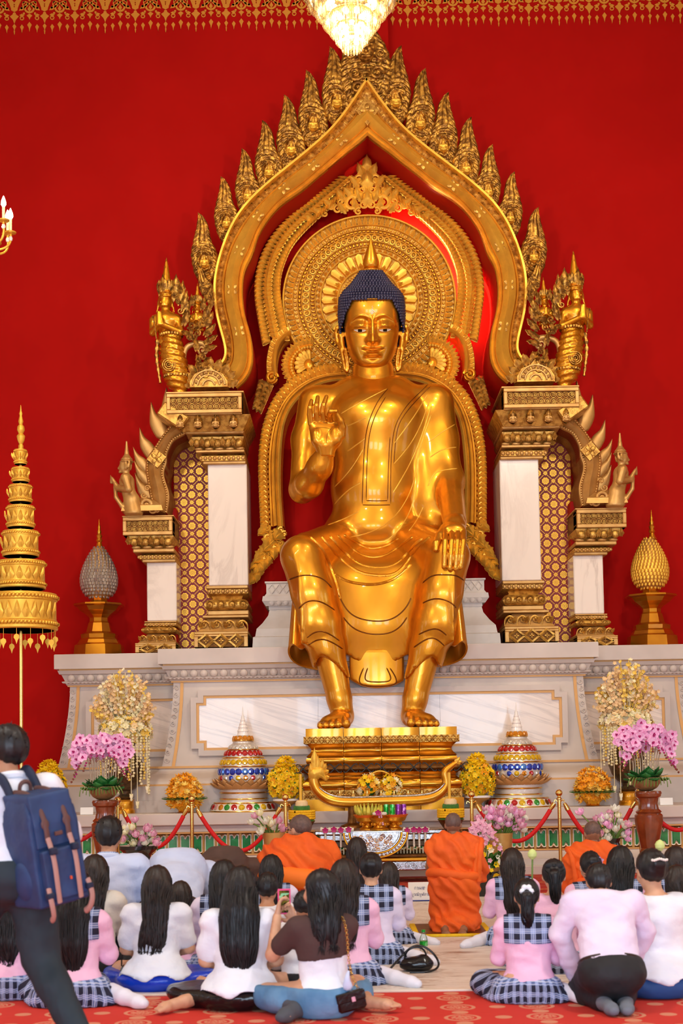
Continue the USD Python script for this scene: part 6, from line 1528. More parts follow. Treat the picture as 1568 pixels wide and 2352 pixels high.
# the serpent boat of candle cups in front of it
YB = 18.25; bt_ = Thing('serpent_boat', 'gilded serpent-headed boat holding seven candle cups in front of the footrest', 'candle boat', W(885, 1845, YB))
hull = spl([W(x, y, YB) for x, y in [(1046, 1752), (1030, 1764), (1021, 1776), (1025, 1796), (1014, 1818), (990, 1832), (940, 1838), (880, 1840), (810, 1842), (765, 1838), (738, 1824), (723, 1804), (720, 1786)]], 70); rr = np.interp(np.linspace(0, 1, 70), [0, .1, .22, .4, .7, .85, 1], [.03, .05, .062, .075, .075, .075, .062])
bt_.part('hull', tube(hull, rr, 16), 'gold', 60); bt_.part('gunwale', tube(hull[16:62] + [0, -.05, .06], .014, 6), 'silver', 60)
bt_.part('serpent_head', (lambda s: s.mesh())(Sdf_(W(700, 1812, YB) - [0, .15, .05], W(770, 1712, YB) + [0, .15, .1], .014).chain([W(720, 1790, YB), W(722, 1776, YB), W(734, 1772, YB), W(748, 1790, YB)], [.06, .075, .065, .025], .03).cap(W(730, 1775, YB), W(726, 1752, YB), .05, .03, .02)), 'gold_bright', 60)
for x0, y0, x1, y1, w_ in ((722, 1782, 722, 1716, .05), (728, 1780, 730, 1735, .045), (735, 1776, 742, 1742, .04), (741, 1772, 749, 1752, .035), (745, 1776, 756, 1768, .03), (716, 1786, 712, 1752, .035), (748, 1786, 757, 1784, .03), (724, 1770, 719, 1730, .04)):
    a, b = W(x0, y0, YB), W(x1, y1, YB); L = np.linalg.norm(b - a); bt_.part('crest_flame', inxz(acanthus(L, w_, .03, 7), a[[0, 2]], (b - a)[[0, 2]] / L, YB - .02), 'gold_bright', 60)
for x0, y0, x1, y1 in ((1046, 1754, 1056, 1738), (1040, 1757, 1050, 1750), (1050, 1752, 1060, 1748)): a, b = W(x0, y0, YB), W(x1, y1, YB); L = np.linalg.norm(b - a); bt_.part('tail_flame', inxz(acanthus(L, .03, .02, 6), a[[0, 2]], (b - a)[[0, 2]] / L, YB), 'gold_bright', 60)
for x in (780, 811, 843, 875, 905, 937, 969): f = W(x, 1831, YB); bt_.part('candle_cup', lathe([(.012, 0), (.024, .01), (.022, .03), (.014, .05), (.016, .085), (.013, .09), (.028, .1), (.03, .118), (.01, .118)], 14, 0, f), 'brass')
bt_.part('stand', J(tube([W(808, 1845, YB), W(808, 1880, YB)], .05, 10), lathe([(.16, .655), (.14, .69), (.06, .72), (.05, W(808, 1876, YB)[2])], 20, 0, (W(808, 1880, YB)[0], YB, 0))), 'gold_dark')
f = W(873, 1828, 18.5); fb_ = Thing('flower_basket', 'round basket of yellow and cream flowers behind the candle boat', 'flower basket', (f[0], 18.5, ZL)); k_ = 18.5 / FPX
fb_.part('basket', lathe([(.16, ZL), (.24, ZL + .08), (.26, ZL + .18), (.24, ZL + .18), (.05, ZL + .12)], 28, 0, (f[0], 18.5, 0)), 'wax_yellow'); zb = ZL + .17
fb_.part('handle', tube([(f[0] + .24 * math.cos(t), 18.5, zb + .34 * math.sin(t)) for t in np.linspace(0, PI, 24)], .012, 6), 'wax_yellow', 60)
for s in (-1, 1): bouquet(fb_, (f[0] + s * .15, 18.48, zb + .14), (.12, .1, .14), 44, [blossom(.05, 8, .35, .3), blossom(.042, 6, .45, .5)], ['petal_yellow', 'petal_yellow', 'petal_gold', 'petal_orange', 'petal_cream'], seed=5 + s); fb_.part('foliage', sph((f[0] + s * .15, 18.5, zb + .12), .1, 10, (1, .9, 1.1)), 'leaf_dark')
bouquet(fb_, (f[0], 18.45, zb), (.26, .12, .08), 40, [blossom(.05, 8, .35, .3)], ['petal_yellow', 'petal_gold', 'petal_yellow', 'petal_cream'], seed=9)

# marigold cakes with tall candles, on stands behind the two monks
for cx_, dy, w in ((693, 0, 'left'), (1035, -4, 'right')):
    Ym = 17.4; f = W(cx_, 1880 + dy, Ym); k_ = Ym / FPX; z = lambda p: W(cx_, p + dy, Ym)[2]
    sd_ = Thing('offering_stand', f'slim gold stand under the {w} marigold offering', 'stand', (f[0], Ym, 0)); sd_.part('stand', lathe([(.2, 0), (.2, .03), (.06, .08), (.04, .3), (.05, z(1900) - .1), (.16, z(1886) - .0)], 24, 0, (f[0], Ym, 0)), 'gold_dark')
    th = Thing('marigold_offering', f'round marigold offering with a tall yellow candle behind the {w} monk', 'offering', (f[0], Ym, z(1886)))
    th.part('leaf_plate', lathe([(.05, z(1886)), (31 * k_, z(1886)), (26 * k_, z(1881)), (.05, z(1881))], 16, 0, (f[0], Ym, 0)), 'leaf_dark', 30)
    th.part('marigold_cake', lathe([(24 * k_, z(1882)), (29 * k_, z(1877)), (29.5 * k_, z(1868)), (26 * k_, z(1861)), (10 * k_, z(1860))], 40, 0, (f[0], Ym, 0), mod=lambda a, zz: 1 + .02 * np.sin(a * 30)), 'marigold')
    th.part('marigolds', J(*[sph((f[0] + 28.5 * k_ * math.cos(a), Ym + 28.5 * k_ * math.sin(a), z(p)), .018, 6) for p in (1864, 1869, 1874, 1879) for a in np.linspace(0, 2 * PI, 50) + p]), 'marigold', 50, kind='stuff')
    th.part('green_rim', J(*[mv(acanthus(.06, .012, .01, 5), (f[0] + r * k_ * math.cos(a), Ym + r * k_ * math.sin(a), z(1861))) for r in (17, 12) for a in np.linspace(0, 2 * PI, 34)]), 'leaf_green', 50, kind='stuff')
    th.part('cream_cap', lathe([(15 * k_, z(1852)), (14 * k_, z(1842)), (10 * k_, z(1838)), (.01, z(1838))], 24, 0, (f[0], Ym, 0)), 'petal_peach'); th.part('candle', tube([(f[0] - 2 * k_, Ym, z(1842)), (f[0] - 2 * k_, Ym, z(1778))], 3.4 * k_, 12), 'wax_yellow')

# the silver table with its offerings
YK = 17.5; tb2 = Thing('silver_table', 'low chased silver and gilt offering table in front of the altar', 'table', (W(880, 2010, YK)[0], YK, 0)); xa, xb = W(722, 1900, YK)[0], W(1052, 1900, YK)[0]; zk = lambda p: W(884, p, YK)[2]
def sl(nm, p0, p1, ins, ma): tb2.part(nm, box(xa + ins, xb - ins, YK - .05 + ins, YK + .62, zk(p1), zk(p0), .012), ma)
sl('table_top', 1906, 1916, 0, 'silver'); sl('frieze', 1916, 1931, .06, 'silver'); sl('gilt_band', 1962, 1970, .02, 'gold_dark'); sl('lower_top', 1970, 1978, .0, 'gold'); sl('apron', 1978, 2000, .05, 'silver')
for k in range(40): x = xa + .12 + k * (xb - xa - .24) / 39; tb2.part('baluster', box(x - .008, x + .008, YK + .08, YK + .1, zk(1962), zk(1946), .003), 'petal_cream')
tb2.part('rail', box(xa + .06, xb - .06, YK + .06, YK + .6, zk(1946), zk(1931), .01), 'vase_dark')
for k in range(9): x = xa + .1 + k * (xb - xa - .2) / 8; tb2.part('apron_swag', J(*[spiral((x + s * .07, zk(1989)), .05, 1.3, .3, s, 0, 14, y=YK - .01, nn=5) for s in (-1, 1)]), 'silver', 50)
for s in (0, 1):
    for y in (YK + .05, YK + .52): x = (xa + .12) if not s else (xb - .12); tb2.part('leg', lathe([(.05, 0), (.06, .03), (.03, .08), (.05, .16), (.04, zk(2000))], 12, 0, (x, y, 0)), 'gold_dark')
cq = W(862, 1912, YK - .18); ang = np.linspace(PI, 2 * PI, 40); R = 74 * YK / FPX
from shapely.geometry import Polygon as _P
hm = _P([(cq[0] + R * math.cos(t), cq[2] + R * .78 * math.sin(t)) for t in ang]); tb2.part('half_round_front', extrude(hm, YK - .2, YK), 'silver')
for r, ma in ((.97, 'gold'), (.8, 'gold'), (.74, 'silver')): tb2.part('half_round_rim', tube([(cq[0] + R * r * math.cos(t), YK - .205, cq[2] + R * .78 * r * math.sin(t)) for t in ang], .013, 6), ma, 60)
for k, t in enumerate(np.linspace(PI + .12, 2 * PI - .12, 22)): tb2.part('rim_bead', sph((cq[0] + R * .885 * math.cos(t), YK - .205, cq[2] + R * .78 * .885 * math.sin(t)), .016, 8), 'silver', 60)
for k in range(34): t = PI + .16 + (k % 12) * .257; r = (.22, .44, .63)[k // 12] * R; tb2.part('chased_scroll', spiral((cq[0] + r * math.cos(t), cq[2] - .03 + r * .74 * math.sin(t)), .032, 1.3, .26, 1 if k % 2 else -1, k, 14, y=YK - .202, nn=5), 'gold_line' if k % 3 == 0 else 'silver', 50)
# garlands along the table's edge
for x0, x1, w in ((735, 812, 'left part'), (925, 985, 'right part')):
    P = spl([W(x, 1905 + dy, YK - .08) for x, dy in zip(np.linspace(x0, x1, 6), (0, 2, 0, 1, 0, 1))], 40); g_ = Thing('jasmine_garland', f'white jasmine garland with purple knots along the {w} of the silver table', 'garland', P[20])
    g_.part('garland_rope', tube(P, .028 * (1 + .12 * np.sin(np.arange(40) * 1.3)), 8), 'petal_white', 60)
    for i in (6, 16, 24, 33):
        g_.part('garland_drop', J(*[sph(P[i] + [0, -.03, -.02 * j], .016, 6) for j in range(11)]), 'petal_white', 60); g_.part('garland_knot', mv(blossom(.04, 5, .5, .3), P[i] + [0, -.05, .0]), 'petal_magenta', 50)
ZK = zk(1906)
def footed(cx_, nm, lab, cat, ma, hw=33, Y=YK + .12, h=36):
    k_ = Y / FPX; f = W(cx_, 1906, Y); f[2] = ZK; th = Thing(nm, lab, cat, f)
    th.part('footed_bowl', lathe([(r * k_, ZK + z * k_) for r, z in [(20, 0), (21, 3), (15, 6), (13, 11), (18, 16), (hw - 6, 20), (hw - 2, 28), (hw - 3, h - 8)]], 36, 0, (f[0], Y, 0)), ma)
    for i in range(8): a = i * PI / 4; th.part('bowl_boss', sph((f[0] + 17 * k_ * math.cos(a), Y + 17 * k_ * math.sin(a), ZK + 13 * k_), 4.2 * k_, 8), ma)
    return th, f, k_
th, f, k_ = footed(846, 'banana_bowl', 'gilt footed bowl with an orange rim holding bananas on the silver table', 'fruit bowl', 'gold')
th.part('orange_rim', lathe([(r * k_, ZK + z * k_) for r, z in [(28, 26), (35, 34), (33, 34), (5, 29)]], 32, 0, (f[0], f[1], 0)), 'orange_plastic'); zb = ZK + 33 * k_; bn = Thing('banana_bunch', 'bunch of ripe yellow green bananas in the left gilt bowl', 'bananas', (f[0], f[1], zb - .02))
for i in range(11): a = (i - 5) * .3; P = spl([A_([f[0] + math.sin(a) * .05, f[1] - .05 * math.cos(i), zb - .02]), A_([f[0] + math.sin(a) * .14, f[1] - .08 - .04 * (i % 3), zb + .04]), A_([f[0] + math.sin(a) * .17, f[1] - .06, zb + .15 - .02 * abs(a)])], 9); bn.part('banana', tube(P, [.01, .022, .027, .028, .028, .026, .022, .014, .006], 7), 'banana', 60)
th, f, k_ = footed(903, 'can_bowl', 'gilt footed bowl with an orange rim holding drink cans on the silver table', 'bowl', 'gold')
th.part('orange_rim', lathe([(r * k_, ZK + z * k_) for r, z in [(28, 26), (35, 34), (33, 34), (5, 33)]], 32, 0, (f[0], f[1], 0)), 'orange_plastic'); zb = ZK + 33 * k_
for x, dy, ma, lb in ((887, .03, 'can_green', 'leftmost green drink can in the gilt bowl'), (901, -.04, 'can_green', 'green drink can nearest the purple cans in the gilt bowl'), (914.5, .0, 'can_purple', 'purple drink can beside the green cans in the gilt bowl'), (927, .03, 'can_purple', 'rightmost purple drink can in the gilt bowl')):
    c = W(x, 1880, f[1] + dy); c[2] = zb; cn = Thing('drink_can', lb, 'can', c); cn.part('can_body', lathe([(.028, 0), (.033, .01), (.033, .118), (.027, .128)], 24, 0, c), ma); cn.part('can_lid', lathe([(.027, .126), (.027, .131), (.024, .129), (.002, .129)], 24, 0, c), 'silver')
th, f, k_ = footed(872, 'garland_stand', 'square gold pedestal dish with a white garland between the two bowls', 'offering dish', 'gold', 26, YK - .02, 32)
th.part('dish', lathe([(r * k_, ZK + z * k_) for r, z in [(10, 22), (25, 32), (26, 34), (5, 33)]], 4, PI / 4, (f[0], f[1], 0)), 'gold', 30)
for i in range(16): a = i * PI / 8; th.part('garland_bead', sph((f[0] + .07 * math.cos(a), f[1] + .05 * math.sin(a), ZK + 37 * k_), .022, 8), 'petal_white', 60)
th.part('garland_tail', J(*[sph((f[0] + s * .014 + .004 * j, f[1] - .09, ZK + 38 * k_ - .022 * j), .014, 6) for s in (-1, 1) for j in range(7)]), 'petal_rose', 60); th.part('garland_flower', mv(blossom(.04, 5, .5, .3), (f[0] - .02, f[1] - .1, ZK + 40 * k_)), 'petal_magenta', 50)

# posts and ropes
YR = 16.9; posts = [(60, 1832), (270, 1831), (440, 1829), (655, 1825), (1082, 1818), (1283, 1815), (1468, 1812), (1640, 1808)]; PX = []
pw = {60: 'behind the backpack man', 270: 'beside the left wooden urn', 440: 'below the left orange flowers', 655: 'left of the monk with glasses', 1082: 'right of the kneeling monk', 1283: 'below the right orange flowers', 1468: 'behind the right wooden urn', 1640: 'at the far right end'}
for i, (x, y) in enumerate(posts):
    f = W(x, y, YR); h = 1.09; PX.append(A_([f[0], YR, h - .12])); c = (f[0], YR, 0)
    th = Thing('barrier_post', f'polished brass barrier post {pw[x]}', 'barrier post', c); th.part('post_base', lathe([(.16, 0), (.16, .015), (.13, .03), (.03, .06), (.022, .08)], 28, 0, c), 'brass'); th.part('pole', lathe([(.022, .06), (.022, h - .08), (.032, h - .075), (.032, h - .06), (.018, h - .05), (.018, h - .03)], 20, 0, c), 'brass'); th.part('ball', sph((f[0], YR, h + .0), .042, 16), 'brass')
    for s in (-1, 1): th.part('hook', tube(spl([(f[0] + s * .02, YR, h - .1), (f[0] + s * .05, YR, h - .08), (f[0] + s * .06, YR, h - .11)], 8), .006, 5), 'brass')
for i, sag in ((0, .36), (1, .44), (2, .50), (4, .44), (5, .46), (6, .34)):
    a, b = PX[i] + [.06, 0, 0], PX[i + 1] - [.06, 0, 0]; t = np.linspace(-1, 1, 40)[:, None]; P = (a + b) / 2 + (b - a) / 2 * t - A_([0, 0, 1]) * sag * (1 - t ** 2) * (1 - .12 * t ** 2); th = Thing('barrier_rope', f'red velvet rope starting at the brass post {pw[posts[i][0]]}', 'rope', P[20])
    th.part('rope', tube(P[2:-2], .026, 10), 'velvet', 60)
    for e in (P[:3], P[-3:]): th.part('end_cap', tube(e, [.018, .028, .03] if e is not P[-3:] else [.03, .028, .018], 10), 'brass', 60)

# vases and bowls of lotus
def lotus(lab, cx_, Y, pr, ma, n, hw, p0, p1, seed, facet=24, longs=(), mats=('petal_white', 'petal_rose', 'petal_cream'), nm='lotus_vase'):
    f = W(cx_, 1950, Y); f[2] = 0; k_ = Y / FPX; th = Thing(nm, lab, 'flower vase', f); z = lambda p: max(0., W(cx_, p, Y)[2]); P = [(r * k_, z(p)) for r, p in pr]
    th.part('vase', lathe(P, facet, 0, (f[0], Y, 0)), ma, 30 if facet < 20 else 35); zt = P[-1][1]; r_ = np.random.default_rng(seed)
    pts = [(cx_ + r_.uniform(-1, 1) * hw * (1 - .25 * ((i / n))), p1 + (p0 - p1) * (i + r_.uniform(0, 1)) / n) for i in range(n)] + list(longs)
    for i, (x, p) in enumerate(pts):
        q = W(x, p, Y - r_.uniform(-.05, .16)); root = A_([f[0] + (q[0] - f[0]) * .25, Y, zt - .05]); d = q - root; d /= np.linalg.norm(d); th.part('lotus_stem', tube(spl([root, (root + q) / 2 + [0, 0, .03], q], 8), .009, 5), 'stem_green', 60)
        th.part('lotus_flower', mv(stand(bud(r_.uniform(.032, .042), r_.uniform(.06, .085), r_.uniform(0, .8)), d + A_([0, -.35, .3])), q - d * .02), mats[i % len(mats)], 50)
VG = [(18, 2060), (19, 2050), (16, 2040), (17, 1990), (19, 1950), (23, 1928), (27, 1912)]
lotus('ribbed golden vase of white and pink lotus left of the seated monk with glasses', 628, 16.35, VG, 'gold_paint', 9, 34, 1884, 1912, 3, 14, [(577, 1890), (586, 1876), (597, 1870), (610, 1889)])
lotus('ribbed golden vase crowded with pink and white lotus right of the kneeling monk', 1150, 16.0, [(26, 2070), (26, 2055), (21, 2040), (22, 1980), (26, 1940), (28, 1913)], 'gold_paint', 40, 52, 1858, 1908, 4, 14, [(1098, 1880), (1205, 1880), (1196, 1870)], ('petal_rose', 'petal_white', 'petal_rose', 'petal_pink'))
lotus('low black bowl of pink and cream lotus beside the left wooden urn stand', 318, 15.6, [(30, 2085), (30, 2070), (14, 2040), (16, 2000), (30, 1962), (44, 1950), (44, 1942)], 'black_lacquer', 30, 42, 1902, 1940, 6, 28, [(310, 1885)], ('petal_rose', 'petal_cream', 'petal_rose', 'petal_white'), 'lotus_bowl')
lotus('black vase of pink and pale green lotus behind the farthest right monk', 1402, 16.2, [(30, 2065), (28, 2050), (14, 2020), (18, 1980), (26, 1955), (20, 1935), (24, 1925)], 'black_lacquer', 34, 50, 1872, 1932, 8, 28, [(1332, 1868), (1412, 1860), (1400, 1868)], ('petal_rose', 'petal_cream', 'petal_pink', 'petal_white'))
f = W(1112, 1990, 15.7); f[2] = 0; th = Thing('lily_arrangement', 'pot of pink lilies with small roses right of the kneeling monk', 'flower arrangement', f); th.part('pot', lathe([(.12, 0), (.14, .1), (.16, .28), (.05, .28)], 20, 0, f), 'black_lacquer')
for x, p in ((1102, 1892), (1118, 1902), (1093, 1898), (1124, 1915), (1110, 1920), (1086, 1912)):
    q = W(x, p, 15.6); th.part('lily', mv(aim(blossom(.085, 6, .26, -.25), [rng.normal(0, .4), -1, .3]), q), 'petal_rose', 50); th.part('lily_stem', tube(spl([f + [0, 0, .25], (f + q) / 2 + [0, 0, .1], q], 8), .008, 5), 'stem_green', 60)
bouquet(th, W(1122, 1982, 15.6), (.16, .12, .26), 70, [blossom(.036, 6, .5, .6), blossom(.03, 5, .5, .4)], ['petal_rose', 'petal_white', 'petal_yellow', 'petal_rose'], seed=21)
for i in range(30): a = i * 2.4; th.part('leaf', mv(rot(rot(acanthus(.13, .03, .02, 5), 'x', .6 + .3 * (i % 3)), 'z', a), W(1122, 1995, 15.65) + [.08 * math.sin(a), -.06 * math.cos(a), .004 * i]), 'leaf_green', 50)

# crystal chandelier
def _bulb(g): return g('emission', 'emission', color=(1, .78, .45), strength=15.)
mat('lamp_glow', _bulb)
def _rod(g):
    f = g('fresnel', 'fac', IOR=1.6)
    return g('mix_closure', 'closure', fac=f.rng(0, 1, .18, .8), closure1=g('transparent_bsdf', 'BSDF', color=(1, .97, .9)), closure2=g('glossy_bsdf', 'BSDF', color=(1, .93, .8), roughness=.08))
mat('crystal_rod', _rod)
YC = 13.0; f = W(808, 118, YC); ch = Thing('chandelier', 'large tiered crystal rod chandelier glowing in front of the arch tip', 'chandelier', (f[0], YC, f[2])); kc = YC / FPX
for i, (hw, p0, p1) in enumerate(((22, 88, 118), (36, 62, 100), (50, 36, 80), (66, 14, 60), (84, -16, 34), (102, -50, 12), (118, -90, -20))):
    z1, z0 = W(808, p0, YC)[2], W(808, p1, YC)[2]; R = hw * kc; n = int(2 * PI * R / .028); ch.part('ring', tube([(f[0] + R * math.cos(t), YC + R * math.sin(t), z1) for t in np.linspace(0, 2 * PI, 49)], .012, 6), 'brass', 60)
    rod = lathe([(.002, 0), (.011, .012), (.011, z1 - z0)], 6)
    for k in range(n): a = 2 * PI * k / n; ch.part('crystal_rod', mv(rod, (f[0] + R * math.cos(a), YC + R * math.sin(a), z0)), 'crystal_rod', 30, kind='stuff' if False else None)
    if i > 0:
        for k in range(4 + 2 * i): a = 2 * PI * k / (4 + 2 * i); ch.part('lamp', sph((f[0] + R * .62 * math.cos(a), YC + R * .62 * math.sin(a), z0 + .35 * (z1 - z0)), .03, 8), 'lamp_glow')
ch.part('rod_hanger', tube([(f[0], YC, W(808, 60, YC)[2]), (f[0], YC, HZ)], .02, 8), 'brass')
# candle-lamp chandelier at the left edge
YE = 15.5; f = W(-60, 540, YE); ca = Thing('candle_chandelier', 'gilt arm chandelier with flame-shaped bulbs cut off by the left edge', 'chandelier', f); ke = YE / FPX
ca.part('column', lathe([(.02, -.3), (.08, -.2), (.05, -.05), (.1, .1), (.04, .3), (.05, .5), (.02, .7)], 20, 0, f), 'gold_bright'); ca.part('hanger', tube([f, (f[0], YE, HZ)], .012, 6), 'brass')
for k in range(12):
    a = 2 * PI * k / 12 + .12; R = .40; d = A_([math.cos(a), math.sin(a), 0]); up = .06 * (k % 2); e = f + d * R + [0, 0, .02 + up]
    ca.part('arm', tube(spl([f + d * .05 + [0, 0, -.05], f + d * .22 + [0, 0, -.16], f + d * .38 + [0, 0, -.1], e], 16), .014, 6), 'gold_bright', 60)
    ca.part('drip_pan', lathe([(.01, 0), (.06, .012), (.065, .025), (.02, .02)], 14, 0, e), 'gold_bright'); ca.part('candle_sleeve', lathe([(.016, .02), (.016, .17)], 10, 0, e), 'petal_cream'); ca.part('flame_bulb', lathe([(.012, .17), (.03, .2), (.028, .235), (.008, .29), (.002, .30)], 10, 0, e), 'lamp_glow'); ca.part('crystal_drop', sph(e - [0, 0, .05], .024, 8, (1, 1, 1.4)), 'crystal_white')
# ---------------------------------------------------------------- people
for nm_, c_, r_, kw in (('skin', 'c58f6c', .5, dict(col2='b98160', vs=12)), ('skin_light', 'd8a583', .5, dict(col2='cc9775', vs=12)), ('skin_brown', '9a6a4c', .5, dict(col2='8a5c40', vs=12)), ('scalp', '6d5246', .55, dict(col2='59433a', vs=40, bump=.4, bs=300, bd=.003)), ('hair_black', '090708', .46, dict(col2='141012', vs=40)), ('hair_brown', '170e0c', .48, dict(col2='281811', vs=40)),
                        ('cloth_white', 'eef0f6', .75, dict(col2='e3e7f2', vs=4, bump=.5, bs=9, bd=.02)), ('cloth_bluewhite', 'cfdaf4', .75, dict(col2='c3cfee', vs=4, bump=.5, bs=9, bd=.02)), ('cloth_pink', 'f6c6e2', .75, dict(col2='f0bcdb', vs=4, bump=.5, bs=9, bd=.02)), ('cloth_lilac', 'ece2f6', .75, dict(col2='e3d6f0', vs=4, bump=.5, bs=9, bd=.02)), ('cloth_cream', 'dcd6ca', .9, dict(bump=.4, bs=60, bd=.005)), ('cloth_mauve', 'b89a94', .8, {}), ('cloth_brown', '5b4238', .85, dict(col2='4f3930', vs=5, bump=.4, bs=12, bd=.02)), ('knit_brown', '4c3430', .85, dict(bump=.3, bs=40, bd=.006)),
                        ('trouser_navy', '161d33', .8, dict(bump=.5, bs=9, bd=.02)), ('trouser_black', '14161a', .7, dict(col2='1b1d22', vs=6, bump=.6, bs=8, bd=.02)), ('trouser_slate', '24333c', .75, dict(col2='1d2a32', vs=5, bump=.5, bs=8, bd=.02)), ('satin_blue', '0a3ac0', .28, dict(col2='0b46d8', vs=3, bump=.5, bs=7, bd=.03)), ('leather_black', '101012', .22, dict(bump=.4, bs=10, bd=.02)), ('denim_blue', '4f7ea6', .8, dict(col2='6f9cc0', vs=5, bump=.4, bs=14, bd=.015)), ('skirt_blue', '1f4a86', .7, dict(bump=.4, bs=8, bd=.02)),
                        ('robe_orange', 'f0640c', .75, dict(col2='e25608', vs=4, bump=.6, bs=8, bd=.025)), ('sash_orange', 'fa7a16', .7, dict(bump=.3, bs=12, bd=.01)), ('sock_white', 'e6e6f0', .85, {}), ('sock_grey', '4c4f56', .85, dict(bump=.3, bs=90, bd=.003)), ('sock_slate', '6d7480', .85, {}), ('belt_brown', '2c1a14', .4, {}), ('eye_dark', '120d0b', .15, {}), ('ribbon_white', 'eef2f8', .5, {}), ('pearl', 'f3efe4', .15, dict(coat=1.))): pm(nm_, c_, r_, **kw)


def _plaid(coord):
    def fn(g):
        x, y, z = g.xyz(g.obj())
        if coord == 'skirt': u = g('math', 'value', math_type='arctan2', value1=x, value2=y) * .30; v = z + (x * x + y * y).sq() * .55
        else: u, v = x, z
        S_ = .075; fu, fv = (u / S_ + 40.).fr(), (v / S_ + 40.).fr()
        a, b = (fu - .5).ab().lt(.24), (fv - .5).ab().lt(.24); la, lb = (fu - .5).ab().lt(.035) + ((fu - .5).ab() - .17).ab().lt(.025), (fv - .5).ab().lt(.035) + ((fv - .5).ab() - .17).ab().lt(.025)
        c = g.mix((a + b) * .5, lin('16172e'), lin('6f8ac4')); c = g.mix((la + lb).mn(1.) * .6, c, lin('dfe6f2'))
        return g('principled_bsdf', 'BSDF', base_color=c, roughness=.8)
    return fn
mat('plaid', _plaid('flat')); mat('plaid_skirt', _plaid('skirt'))
V3 = lambda *a: A_(a, float)


def finger_hand(w, d, n, s=1., curl=.25, side=1, spread=.0):
    """a hand as one mesh: wrist w, pointing along d, palm facing n; side +1 = thumb on d x n"""
    d = d / np.linalg.norm(d); n = n - d * (n @ d); n /= np.linalg.norm(n); t = np.cross(d, n) * side; L = .085 * s
    S = Sdf_(w - .17 * s - .02, w + .19 * s + .02, .0075 * s)
    for k in (-1, 0, 1): S.cap(w - d * .02, w + d * L * .85 + t * k * .026 * s, .019 * s, .0135 * s, .012 * s)
    for k, (o, fl) in enumerate(((.031, .070), (.011, .079), (-.010, .073), (-.030, .058))):
        b = w + d * L + t * o * s; q = [b]; ang = 0
        for j in range(3):
            ang += curl * (.8 + .5 * j); q.append(q[-1] + (d * math.cos(ang) + n * math.sin(ang) + t * spread * o * 6) * fl * s * (.45, .32, .26)[j])
        S.chain(q, [.0100 * s, .0095 * s, .0088 * s, .0075 * s], .004)
    b = w + d * .028 * s + t * .024 * s; S.chain([b, b + (d * .5 + t * .75 + n * .35) * .036 * s, b + (d * .85 + t * .7 + n * .6) * .062 * s, b + (d * 1.1 + t * .5 + n * .8) * .078 * s], [.0150 * s, .0120 * s, .0105 * s, .0085 * s], .006)
    return S.mesh()


